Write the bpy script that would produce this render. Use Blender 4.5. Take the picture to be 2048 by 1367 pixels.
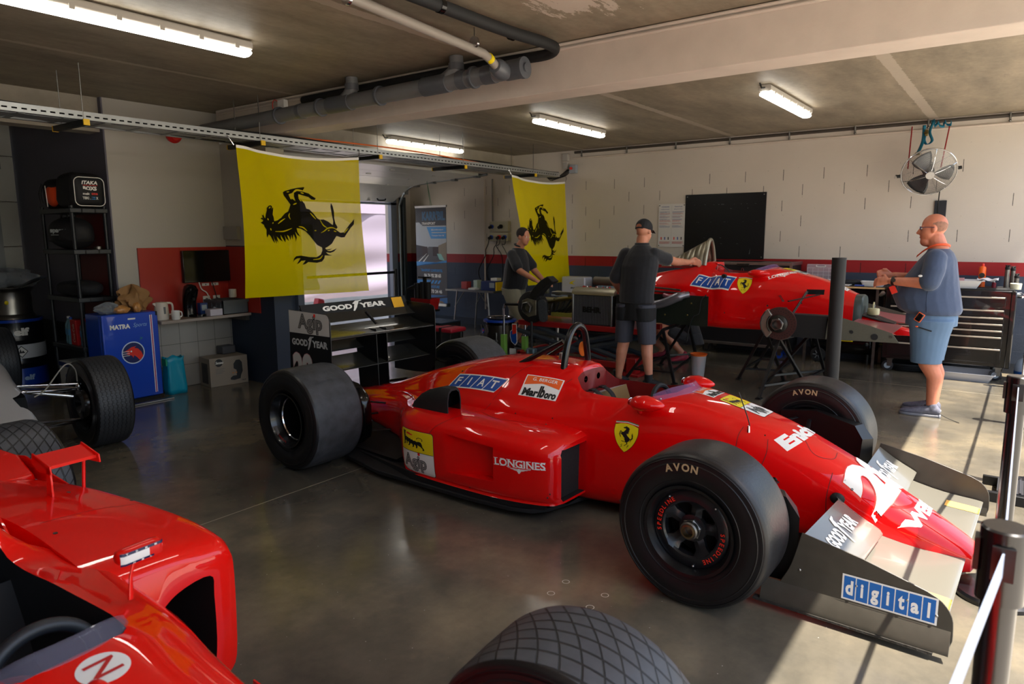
import bpy, bmesh, math, random
from math import sin, cos, pi, radians as R, sqrt, atan2
from mathutils import Vector as V, Matrix, Euler
from mathutils.bvhtree import BVHTree
from mathutils.geometry import tessellate_polygon
for o in list(bpy.data.objects): bpy.data.objects.remove(o)
S = bpy.context.scene
COL = S.collection
random.seed(7)
# ---------------------------------------------------------------- camera
EYE = 1.6
cd = bpy.data.cameras.new('camera'); cam = bpy.data.objects.new('camera', cd); COL.objects.link(cam)
_p, _y, _r = R(8.75), R(36.3), R(-0.27)
fw = V((cos(_y)*cos(_p), sin(_y)*cos(_p), -sin(_p))); rt = V((sin(_y), -cos(_y), 0)); up = rt.cross(fw)
rt2 = rt*cos(_r) + up*sin(_r); up2 = up*cos(_r) - rt*sin(_r)
cam.matrix_world = Matrix(((rt2.x, up2.x, -fw.x, 0), (rt2.y, up2.y, -fw.y, 0), (rt2.z, up2.z, -fw.z, EYE), (0, 0, 0, 1)))
cd.sensor_width = 36; cd.lens = 1385.0/2048*36; cd.clip_start = .05; cd.clip_end = 200
cd.dof.use_dof = True; cd.dof.focus_distance = 4.3; cd.dof.aperture_fstop = 4.0
S.camera = cam
# ---------------------------------------------------------------- sky, sun, exposure
W = bpy.data.worlds.new('sky'); S.world = W; W.use_nodes = True
wn = W.node_tree; bg = wn.nodes['Background']
sky = wn.nodes.new('ShaderNodeTexSky'); sky.sky_type = 'NISHITA'; sky.sun_disc = False
sky.sun_elevation = R(66); sky.sun_rotation = R(180); sky.air_density = 1.2; sky.dust_density = 2.5; sky.ozone_density = 1.0
wn.links.new(sky.outputs[0], bg.inputs[0]); bg.inputs[1].default_value = .33
sl = bpy.data.lights.new('sun', 'SUN'); sl.energy = 15.0; sl.angle = R(.6); sl.color = (1, .93, .83)
so = bpy.data.objects.new('sun', sl); COL.objects.link(so)
SUN = V((0.02, .40, -1)).normalized()
so.rotation_euler = SUN.to_track_quat('-Z', 'Y').to_euler(); so.location = (4, -6, 12)
S.view_settings.view_transform = 'Standard'; S.view_settings.look = 'None'
S.view_settings.exposure = 0.32; S.view_settings.gamma = 1; S.view_settings.use_curve_mapping = False
TUBE = 9.0   # emission of the ceiling tubes
# ---------------------------------------------------------------- mesh helpers
class MB:
    def __init__(s): s.v = []; s.f = []; s.mi = []; s.cur = 0
    def add(s, vs, fs):
        o = len(s.v); s.v += [tuple(q) for q in vs]
        for f in fs: s.f.append([o+i for i in f]); s.mi.append(s.cur)
        return s
    def mat(s, i): s.cur = i; return s
    def box(s, c, d, rz=0, m=None):
        x, y, z = d[0]/2, d[1]/2, d[2]/2
        vs = [V((a*x, b*y, e*z)) for e in (-1, 1) for b in (-1, 1) for a in (-1, 1)]
        q = Matrix.Rotation(rz, 3, 'Z') if m is None else m
        vs = [q @ p + V(c) for p in vs]
        return s.add(vs, [(0,2,3,1), (4,5,7,6), (0,1,5,4), (2,6,7,3), (0,4,6,2), (1,3,7,5)])
    def bb(s, x0, x1, y0, y1, z0, z1):
        return s.box(((x0+x1)/2, (y0+y1)/2, (z0+z1)/2), (abs(x1-x0), abs(y1-y0), abs(z1-z0)))
    def loft(s, rings, cap=True, close=True, wrap=False):
        n = len(rings[0]); vs = [p for r in rings for p in r]; fs = []
        k = len(rings)
        for i in range(k if wrap else k-1):
            j = (i+1) % k
            for a in range(n if close else n-1):
                b = (a+1) % n
                fs.append((i*n+a, i*n+b, j*n+b, j*n+a))
        if cap and not wrap:
            fs.append(tuple(range(n-1, -1, -1))); fs.append(tuple((k-1)*n+a for a in range(n)))
        return s.add(vs, fs)
    def cyl(s, p0, p1, r, r2=None, n=16, cap=True):
        p0, p1 = V(p0), V(p1); d = (p1-p0).normalized()
        a = d.orthogonal().normalized(); b = d.cross(a)
        r2 = r if r2 is None else r2
        return s.loft([[p+(a*cos(2*pi*i/n)+b*sin(2*pi*i/n))*q for i in range(n)] for p, q in ((p0, r), (p1, r2))], cap)
    def tube(s, pts, r, n=8, closed=False, cap=True, flat=1.0, ref=None):
        pts = [V(p) for p in pts]; k = len(pts); rings = []; a = None
        for i, p in enumerate(pts):
            if closed: d = pts[(i+1) % k]-pts[i-1]
            else: d = pts[min(i+1, k-1)]-pts[max(i-1, 0)]
            d.normalize()
            if a is None:
                a = (V(ref)-d*V(ref).dot(d)).normalized() if ref else d.orthogonal().normalized()
            else:
                a = a-d*a.dot(d)
                a = a.normalized() if a.length > 1e-6 else d.orthogonal().normalized()
            b = d.cross(a); q = r[i] if isinstance(r, (list, tuple)) else r
            rings.append([p+(a*cos(2*pi*j/n)+b*flat*sin(2*pi*j/n))*q for j in range(n)])
        return s.loft(rings, cap, True, closed)
    def lathe(s, prof, o=(0,0,0), ax=(0,0,1), n=32, ref=None):
        o = V(o); ax = V(ax).normalized(); a = (V(ref) if ref else ax.orthogonal()).normalized(); b = ax.cross(a)
        rings = [[o+ax*z+(a*cos(2*pi*i/n)+b*sin(2*pi*i/n))*max(r, 1e-4) for i in range(n)] for r, z in prof]
        return s.loft(rings, False)
    def prism(s, poly, o, u, v, t):
        """polygon (a,b) in frame o,u,v extruded by vector t"""
        o, u, v, t = V(o), V(u), V(v), V(t)
        lo = [o+u*a+v*b for a, b in poly]; n = len(lo); hi = [p+t for p in lo]
        tri = tessellate_polygon([[V((a, b, 0)) for a, b in poly]])
        fs = [tuple(x) for x in tri]+[tuple(n+i for i in reversed(x)) for x in tri]
        fs += [(i, (i+1) % n, n+(i+1) % n, n+i) for i in range(n)]
        return s.add(lo+hi, fs)
    def ell(s, c, r, n=16, k=10, m=None):
        c = V(c); r = r if isinstance(r, (tuple, list)) else (r, r, r); rings = []
        for i in range(k+1):
            t = pi*i/k; q = max(sin(t), 1e-3)
            ring = [V((r[0]*q*cos(2*pi*j/n), r[1]*q*sin(2*pi*j/n), -r[2]*cos(t))) for j in range(n)]
            rings.append([c+(m @ p if m else p) for p in ring])
        return s.loft(rings, True)
    def surf(s, fn, nu, nv):
        vs = [fn(i/nu, j/nv) for i in range(nu+1) for j in range(nv+1)]
        fs = [(i*(nv+1)+j, (i+1)*(nv+1)+j, (i+1)*(nv+1)+j+1, i*(nv+1)+j+1) for i in range(nu) for j in range(nv)]
        return s.add(vs, fs)
    def xf(s, m, start=0):
        s.v[start:] = [tuple(m @ V(p)) for p in s.v[start:]]; return s
def par(o, p):
    if p is not None: o.parent = p
    return o
def obj(name, mb, mat, parent=None, smooth=40, bevel=0, sub=0, solid=0, loc=None, rot=None, label=None, weld=False, seg=2):
    me = bpy.data.meshes.new(name); me.from_pydata(mb.v, [], mb.f)
    for m in (mat if isinstance(mat, (list, tuple)) else [mat]): me.materials.append(m)
    if max(mb.mi or [0]): me.polygons.foreach_set('material_index', mb.mi)
    bm = bmesh.new(); bm.from_mesh(me)
    if weld: bmesh.ops.remove_doubles(bm, verts=bm.verts, dist=1e-5)
    bmesh.ops.recalc_face_normals(bm, faces=bm.faces); bm.to_mesh(me); bm.free()
    if smooth:
        me.polygons.foreach_set('use_smooth', [True]*len(me.polygons))
        me.set_sharp_from_angle(angle=R(smooth))
    me.update()
    o = bpy.data.objects.new(name, me); COL.objects.link(o)
    if loc: o.location = loc
    if rot: o.rotation_euler = rot
    if label: o['label'] = label
    if solid: m = o.modifiers.new('s', 'SOLIDIFY'); m.thickness = solid; m.offset = 0
    if bevel: m = o.modifiers.new('b', 'BEVEL'); m.width = bevel; m.segments = seg; m.limit_method = 'ANGLE'; m.angle_limit = R(35)
    if sub: m = o.modifiers.new('u', 'SUBSURF'); m.levels = sub; m.render_levels = sub
    return par(o, parent)
def thing(name, label, cat, loc=(0,0,0), rz=0, group=None):
    o = bpy.data.objects.new(name, None); COL.objects.link(o); o.empty_display_size = .1
    o.location = loc; o.rotation_euler = (0, 0, rz); o['label'] = label; o['category'] = cat
    if group: o['group'] = group
    return o
def tag(o, label, cat, group=None):
    o['label'] = label; o['category'] = cat
    if group: o['group'] = group
    return o
def struct(name, mb, mat, **k):
    k.setdefault('smooth', 0); o = obj(name, mb, mat, **k)
    if not k.get('parent'): o['kind'] = 'structure'
    return o
def dup(root, loc=None, rz=None, label=None, group=None, scale=None):
    def cp(o, p):
        c = o.copy(); COL.objects.link(c); c.parent = p
        for ch in list(o.children): cp(ch, c)
        return c
    r = cp(root, None)
    if loc: r.location = loc
    if rz is not None: r.rotation_euler = (0, 0, rz)
    if label: r['label'] = label
    if group: r['group'] = group
    if scale: r.scale = scale
    return r
def bez(pts, n=8):
    """Catmull-Rom through points"""
    pts = [V(p) for p in pts]; out = []
    for i in range(len(pts)-1):
        p0 = pts[i-1] if i else pts[0]*2-pts[1]; p1, p2 = pts[i], pts[i+1]
        p3 = pts[i+2] if i+2 < len(pts) else pts[-1]*2-pts[-2]
        for j in range(n):
            t = j/n
            out.append(.5*((2*p1)+(p2-p0)*t+(2*p0-5*p1+4*p2-p3)*t*t+(3*p1-p0-3*p2+p3)*t**3))
    return out+[pts[-1]]
def cr2(pts, n=6, closed=False):
    q = [(a, b, 0) for a, b in pts]
    if closed: q = [q[-1]]+q+[q[0], q[1]]
    r = bez(q, n)
    if closed: r = r[n:-n-1]
    return [(p.x, p.y) for p in r]
def lerp(t, xs, ys):
    if t <= xs[0]: return ys[0]
    for i in range(len(xs)-1):
        if t <= xs[i+1]:
            k = (t-xs[i])/(xs[i+1]-xs[i]); a, b = ys[i], ys[i+1]
            if isinstance(a, (tuple, list)): return [p+(q-p)*k for p, q in zip(a, b)]
            return a+(b-a)*k
    return ys[-1]
# ---------------------------------------------------------------- lettering and marks
_tc = {}
def text2d(s, size=1.0, bold=0.0, shear=0.0, sx=1.0, space=1.0, align='CENTER'):
    key = (s, bold, shear, space, align)
    if key not in _tc:
        c = bpy.data.curves.new('t', 'FONT'); c.body = s; c.size = 1; c.offset = bold; c.shear = shear
        c.space_character = space; c.align_x = align; c.align_y = 'CENTER'; c.resolution_u = 3
        o = bpy.data.objects.new('t', c); COL.objects.link(o)
        dg = bpy.context.evaluated_depsgraph_get(); me = bpy.data.meshes.new_from_object(o.evaluated_get(dg))
        _tc[key] = ([(v.co.x, v.co.y) for v in me.vertices], [tuple(p.vertices) for p in me.polygons])
        bpy.data.objects.remove(o); bpy.data.curves.remove(c); bpy.data.meshes.remove(me)
    vs, fs = _tc[key]
    return [(a*size*sx, b*size) for a, b in vs], fs
def poly2d(pts):
    return list(pts), [tuple(t) for t in tessellate_polygon([[V((a, b, 0)) for a, b in pts]])]
def rect2d(x0, y0, x1, y1, sh=0):
    return [(x0, y0), (x1, y0), (x1+sh*(y1-y0), y1), (x0+sh*(y1-y0), y1)], [(0, 1, 2, 3)]
def circ2d(x, y, r, n=24, ry=None):
    return [(x+r*cos(2*pi*i/n), y+(ry or r)*sin(2*pi*i/n)) for i in range(n)], [tuple(range(n))]
def ring2d(x, y, r0, r1, n=28, a0=0, a1=2*pi):
    full = abs(a1-a0-2*pi) < 1e-6
    vs = []
    for i in range(n+1):
        t = a0+(a1-a0)*i/n; vs += [(x+r0*cos(t), y+r0*sin(t)), (x+r1*cos(t), y+r1*sin(t))]
    return vs, [(2*i, 2*i+1, 2*i+3, 2*i+2) for i in range(n)]
def rrect(x0, y0, x1, y1, r, n=5):
    out = []
    for cx, cy, a in ((x1-r, y1-r, 0), (x0+r, y1-r, 90), (x0+r, y0+r, 180), (x1-r, y0+r, 270)):
        for i in range(n+1): t = R(a+90*i/n); out.append((cx+r*cos(t), cy+r*sin(t)))
    return out
def mv(sh, dx, dy, sc=1.0, rot=0):
    c, s = cos(rot), sin(rot)
    return [((a*c-b*s)*sc+dx, (a*s+b*c)*sc+dy) for a, b in sh[0]], sh[1]
_bv = {}
def bvh_of(o):
    """BVH of an object in its parent's space (the root's space for a direct part)"""
    if o.name not in _bv:
        bpy.context.view_layer.update()
        dg = bpy.context.evaluated_depsgraph_get(); e = o.evaluated_get(dg); me = e.to_mesh()
        mt = o.matrix_parent_inverse @ o.matrix_basis if o.parent else o.matrix_world
        _bv[o.name] = BVHTree.FromPolygons([mt @ v.co for v in me.vertices], [tuple(p.vertices) for p in me.polygons]); e.to_mesh_clear()
    return _bv[o.name]
def decal(name, items, o, u, v, parent=None, target=None, lift=.0015, seg=.03, depth=.5, label=None, bend=None, sm=40):
    """items: (shape2d, material[, extra lift]). Laid in plane o,u,v; with target, wrapped onto that surface."""
    o, u, v = V(o), V(u).normalized(), V(v); v = (v-u*v.dot(u)).normalized(); n = u.cross(v)
    mb = MB(); mats = []; 
    for it in items:
        (vs, fs), m = it[0], it[1]; ex = it[2] if len(it) > 2 else 0
        if m not in mats: mats.append(m)
        bm = bmesh.new(); bv = [bm.verts.new((a, b, 0)) for a, b in vs]
        for f in fs:
            try: bm.faces.new([bv[i] for i in f])
            except Exception: pass
        if target is not None or bend:
            bmesh.ops.triangulate(bm, faces=[f for f in bm.faces if len(f.verts) > 4])
            for _ in range(6):
                es = [e for e in bm.edges if e.calc_length() > seg]
                if not es: break
                bmesh.ops.subdivide_edges(bm, edges=es, cuts=1, use_grid_fill=False)
                bmesh.ops.triangulate(bm, faces=[f for f in bm.faces if len(f.verts) > 4])
        bm.verts.index_update(); out = []
        for q in bm.verts:
            p = o+u*q.co.x+v*q.co.y
            if bend: p = V(bend(q.co.x, q.co.y, lift+ex))
            elif target is not None:
                h = target.ray_cast(p+n*depth*.5, -n, depth)
                if h[0] is None:
                    h = target.find_nearest(p); p = h[0]+h[1]*(lift+ex*1.6)
                else: p = h[0]+n*(lift+ex*1.6)
            else: p = p+n*(lift+ex)
            out.append(p)
        mb.mat(mats.index(m)); mb.add(out, [[x.index for x in f.verts] for f in bm.faces]); bm.free()
    me = bpy.data.meshes.new(name); me.from_pydata(mb.v, [], mb.f)
    for m in mats: me.materials.append(m)
    me.polygons.foreach_set('material_index', mb.mi)
    if target is not None or bend: me.polygons.foreach_set('use_smooth', [True]*len(me.polygons))
    ob = bpy.data.objects.new(name, me); COL.objects.link(ob)
    if label: ob['label'] = label
    return par(ob, parent)
# ---------------------------------------------------------------- materials
MT = {}
def srgb(c): return tuple(((x/255)/12.92 if x/255 <= .04045 else ((x/255+.055)/1.055)**2.4) for x in c)+(1,)
def mat(name, col, rough=.5, metal=0, coat=0, bump=0, bscale=40, var=0, vscale=6, alpha=1, trans=0, emit=0, spec=.5, cr=.03, stretch=None, sheen=0, sss=0, ecol=None):
    if name in MT: return MT[name]
    m = bpy.data.materials.new(name); m.use_nodes = True; nt = m.node_tree; b = nt.nodes['Principled BSDF']
    c = srgb(col) if max(col) > 1.01 else tuple(col)+(1,)
    b.inputs['Base Color'].default_value = c; b.inputs['Roughness'].default_value = rough; b.inputs['Metallic'].default_value = metal
    b.inputs['Coat Weight'].default_value = coat; b.inputs['Coat Roughness'].default_value = cr
    b.inputs['Specular IOR Level'].default_value = spec; b.inputs['Alpha'].default_value = alpha
    b.inputs['Transmission Weight'].default_value = trans; b.inputs['Sheen Weight'].default_value = sheen
    if sss: b.inputs['Subsurface Weight'].default_value = sss; b.inputs['Subsurface Radius'].default_value = (.012, .004, .002)
    if emit: b.inputs['Emission Color'].default_value = srgb(ecol) if ecol else c; b.inputs['Emission Strength'].default_value = emit
    if var or bump:
        tc = nt.nodes.new('ShaderNodeTexCoord'); mp = nt.nodes.new('ShaderNodeMapping'); nt.links.new(tc.outputs['Object'], mp.inputs[0])
        if stretch: mp.inputs['Scale'].default_value = stretch
    if var:
        nz = nt.nodes.new('ShaderNodeTexNoise'); nz.inputs['Scale'].default_value = vscale; nz.inputs['Detail'].default_value = 6
        nt.links.new(mp.outputs[0], nz.inputs['Vector'])
        rp = nt.nodes.new('ShaderNodeMapRange'); rp.inputs['From Min'].default_value = .3; rp.inputs['From Max'].default_value = .7
        rp.inputs['To Min'].default_value = 1-var; rp.inputs['To Max'].default_value = 1+var
        nt.links.new(nz.outputs[0], rp.inputs[0])
        mx = nt.nodes.new('ShaderNodeMix'); mx.data_type = 'RGBA'; mx.blend_type = 'MULTIPLY'; mx.inputs[0].default_value = 1
        mx.inputs[6].default_value = c; nt.links.new(rp.outputs[0], mx.inputs[7]); nt.links.new(mx.outputs[2], b.inputs['Base Color'])
        rr = nt.nodes.new('ShaderNodeMapRange'); rr.inputs['To Min'].default_value = max(rough-.12*var*3, .02); rr.inputs['To Max'].default_value = min(rough+.12*var*3, 1)
        nt.links.new(nz.outputs[0], rr.inputs[0]); nt.links.new(rr.outputs[0], b.inputs['Roughness'])
    if bump:
        n2 = nt.nodes.new('ShaderNodeTexNoise'); n2.inputs['Scale'].default_value = bscale; n2.inputs['Detail'].default_value = 4
        nt.links.new(mp.outputs[0], n2.inputs['Vector'])
        bp = nt.nodes.new('ShaderNodeBump'); bp.inputs['Strength'].default_value = bump; bp.inputs['Distance'].default_value = .01
        nt.links.new(n2.outputs[0], bp.inputs['Height']); nt.links.new(bp.outputs[0], b.inputs['Normal'])
    MT[name] = m; return m
RED = mat('red_paint', (222, 0, 2), .5, coat=1, spec=.1, cr=.02)
RED2 = mat('orange_red_paint', (240, 12, 2), .5, coat=1, spec=.1, cr=.02)
BLK = mat('black_satin', (12, 12, 13), .38)
GLOSS = mat('black_gloss', (8, 8, 9), .15)
MATB = mat('black_matte', (14, 14, 15), .7)
CARB = mat('carbon', (30, 29, 26), .35, var=.15, vscale=120)
RUB = mat('rubber', (26, 27, 30), .42, var=.25, vscale=9, bump=.15, bscale=90)
RUBW = mat('rubber_side', (17, 17, 19), .4, var=.15, vscale=14)
RUBO = mat('rubber_worn', (60, 61, 64), .62, var=.35, vscale=14, bump=.35, bscale=60)
ALU = mat('aluminium', (170, 170, 168), .35, metal=1, var=.1)
CHR = mat('chrome', (215, 215, 218), .12, metal=1)
STEEL = mat('steel', (120, 118, 114), .4, metal=1, var=.15, vscale=20)
DMET = mat('dark_metal', (62, 60, 56), .45, metal=.8, var=.2, vscale=25)
WHT = mat('white_paint', (225, 224, 220), .45)
WDEC = mat('white_decal', (238, 236, 230), .45)
BDEC = mat('black_decal', (12, 12, 12), .5)
BLUD = mat('blue_decal', (10, 72, 160), .45)
YELD = mat('yellow_decal', (238, 214, 12), .45)
REDD = mat('red_decal', (225, 42, 20), .5)
GRND = mat('green_decal', (30, 120, 60), .5)
ORGD = mat('orange_decal', (240, 96, 24), .5)
TAN = mat('tan_lettering', (165, 140, 105), .7)
GRY = mat('grey_plastic', (98, 101, 104), .5, var=.1)
LGRY = mat('light_grey_plastic', (150, 160, 168), .45, var=.05)
BLUP = mat('blue_paint', (8, 62, 168), .35, coat=.4)
SKIN = mat('skin', (196, 132, 104), .5, sss=.12, var=.08, vscale=18)
SKIN2 = mat('skin_pink', (205, 128, 98), .48, sss=.12, var=.08, vscale=18)
HAIR = mat('short_hair', (38, 30, 26), .85, bump=.6, bscale=300)
NAVY = mat('navy_cloth', (17, 20, 28), .8, sheen=.2, bump=.8, bscale=8, var=.15)
YELC = mat('yellow', (225, 190, 14), .5)
# ---------------------------------------------------------------- room
def nodes(name):
    m = bpy.data.materials.new(name); m.use_nodes = True; nt = m.node_tree; return m, nt, nt.nodes['Principled BSDF']
def N(nt, t, **k):
    n = nt.nodes.new(t)
    for a, b in k.items():
        if a.startswith('i_'): n.inputs[int(a[2:]) if a[2:].isdigit() else a[2:].replace('_', ' ')].default_value = b
        else: setattr(n, a, b)
    return n
def L(nt, a, b): nt.links.new(a, b)
def ramp(nt, src, stops):
    r = nt.nodes.new('ShaderNodeValToRGB'); L(nt, src, r.inputs[0]); e = r.color_ramp.elements
    while len(e) < len(stops): e.new(.5)
    for x, (p, c) in zip(e, stops): x.position = p; x.color = srgb(c) if max(c) > 1.01 else tuple(c)+(1,)
    return r
def mixc(nt, fac, a, b, mode='MIX'):
    m = nt.nodes.new('ShaderNodeMix'); m.data_type = 'RGBA'; m.blend_type = mode
    for s, i in ((fac, 0), (a, 6), (b, 7)):
        if hasattr(s, 'default_value') and not isinstance(s, (tuple, float, int)): L(nt, s, m.inputs[i])
        else: m.inputs[i].default_value = s
    return m.outputs[2]
def mth(nt, op, a, b=0.0, c=None):
    m = nt.nodes.new('ShaderNodeMath'); m.operation = op
    for s, i in ((a, 0), (b, 1), (c, 2)):
        if s is None: continue
        if isinstance(s, (int, float)): m.inputs[i].default_value = s
        else: L(nt, s, m.inputs[i])
    return m.outputs[0]
# polished concrete floor
FLO, nt, b = nodes('polished_concrete')
geo = N(nt, 'ShaderNodeNewGeometry'); P = geo.outputs['Position']
n1 = N(nt, 'ShaderNodeTexNoise', i_Scale=.9, i_Detail=8.0, i_Roughness=.62); L(nt, P, n1.inputs['Vector'])
n2 = N(nt, 'ShaderNodeTexNoise', i_Scale=7.0, i_Detail=9.0, i_Roughness=.7); L(nt, P, n2.inputs['Vector'])
r1 = ramp(nt, n1.outputs[0], [(.32, (66, 64, 58)), (.5, (96, 90, 78)), (.68, (132, 120, 98))])
r2 = ramp(nt, n2.outputs[0], [(.3, (.84, .84, .84)), (.65, (1, 1, 1))])
col = mixc(nt, 1.0, r1.outputs[0], r2.outputs[0], 'MULTIPLY')
vo = N(nt, 'ShaderNodeTexVoronoi', i_Scale=16.0, i_Randomness=1.0); L(nt, P, vo.inputs['Vector'])
sp = mth(nt, 'LESS_THAN', vo.outputs['Distance'], .035); col = mixc(nt, mth(nt, 'MULTIPLY', sp, .6), col, srgb((190, 188, 180)))
sx = N(nt, 'ShaderNodeSeparateXYZ'); L(nt, P, sx.inputs[0])
jl = None
for s, v in ((1, 3.60), (1, -1.2), (0, 8.3), (0, .9)):
    d = mth(nt, 'ABSOLUTE', mth(nt, 'SUBTRACT', sx.outputs[s], v)); q = mth(nt, 'LESS_THAN', d, .0045)
    jl = q if jl is None else mth(nt, 'MAXIMUM', jl, q)
col = mixc(nt, mth(nt, 'MULTIPLY', jl, .55), col, srgb((176, 166, 145)))
L(nt, col, b.inputs['Base Color'])
rr = N(nt, 'ShaderNodeMapRange', i_1=.3, i_2=.7, i_3=.10, i_4=.24); L(nt, n2.outputs[0], rr.inputs[0]); L(nt, rr.outputs[0], b.inputs['Roughness'])
bp = N(nt, 'ShaderNodeBump', i_Strength=.03, i_Distance=.01); L(nt, n2.outputs[0], bp.inputs['Height']); L(nt, bp.outputs[0], b.inputs['Normal'])
b.inputs['Specular IOR Level'].default_value = .55
# ceiling concrete with plaster joints along X
CEI, nt, b = nodes('board_marked_concrete')
geo = N(nt, 'ShaderNodeNewGeometry'); P = geo.outputs['Position']
mp = N(nt, 'ShaderNodeMapping'); mp.inputs['Scale'].default_value = (1, 3.2, 1); L(nt, P, mp.inputs[0])
n1 = N(nt, 'ShaderNodeTexNoise', i_Scale=1.1, i_Detail=9.0, i_Roughness=.65); L(nt, mp.outputs[0], n1.inputs['Vector'])
n3 = N(nt, 'ShaderNodeTexNoise', i_Scale=14.0, i_Detail=6.0, i_Roughness=.7); L(nt, P, n3.inputs['Vector'])
r1 = ramp(nt, n1.outputs[0], [(.3, (122, 113, 98)), (.5, (146, 135, 116)), (.7, (166, 152, 131))])
r3 = ramp(nt, n3.outputs[0], [(.3, (.82, .82, .82)), (.62, (1, 1, 1))])
col = mixc(nt, 1.0, r1.outputs[0], r3.outputs[0], 'MULTIPLY')
n4 = N(nt, 'ShaderNodeTexNoise', i_Scale=1.7, i_Detail=7.0, i_Roughness=.75); L(nt, mp.outputs[0], n4.inputs['Vector'])
r4 = ramp(nt, n4.outputs[0], [(.60, (0, 0, 0)), (.68, (1, 1, 1))]); st = mth(nt, 'MULTIPLY', r4.outputs[0], .35); col = mixc(nt, st, col, srgb((92, 86, 78)))
sx = N(nt, 'ShaderNodeSeparateXYZ'); L(nt, P, sx.inputs[0]); jl = None
wob = mth(nt, 'MULTIPLY', mth(nt, 'SUBTRACT', n3.outputs[0], .5), .06)
for v, w in ((5.68, .03), (3.34, .045), (.98, .05), (-1.4, .05)):
    d = mth(nt, 'ABSOLUTE', mth(nt, 'ADD', mth(nt, 'SUBTRACT', sx.outputs[1], v), wob)); q = mth(nt, 'LESS_THAN', d, w)
    jl = q if jl is None else mth(nt, 'MAXIMUM', jl, q)
col = mixc(nt, mth(nt, 'MULTIPLY', jl, .75), col, srgb((186, 174, 158)))
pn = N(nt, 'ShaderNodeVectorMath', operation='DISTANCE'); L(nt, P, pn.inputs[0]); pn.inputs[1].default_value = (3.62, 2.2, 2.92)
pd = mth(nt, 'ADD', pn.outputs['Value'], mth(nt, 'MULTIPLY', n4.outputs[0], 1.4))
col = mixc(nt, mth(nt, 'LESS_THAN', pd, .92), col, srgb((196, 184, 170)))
L(nt, col, b.inputs['Base Color']); b.inputs['Roughness'].default_value = .55
bp = N(nt, 'ShaderNodeBump', i_Strength=.25, i_Distance=.01); L(nt, n3.outputs[0], bp.inputs['Height']); L(nt, bp.outputs[0], b.inputs['Normal'])
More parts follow.
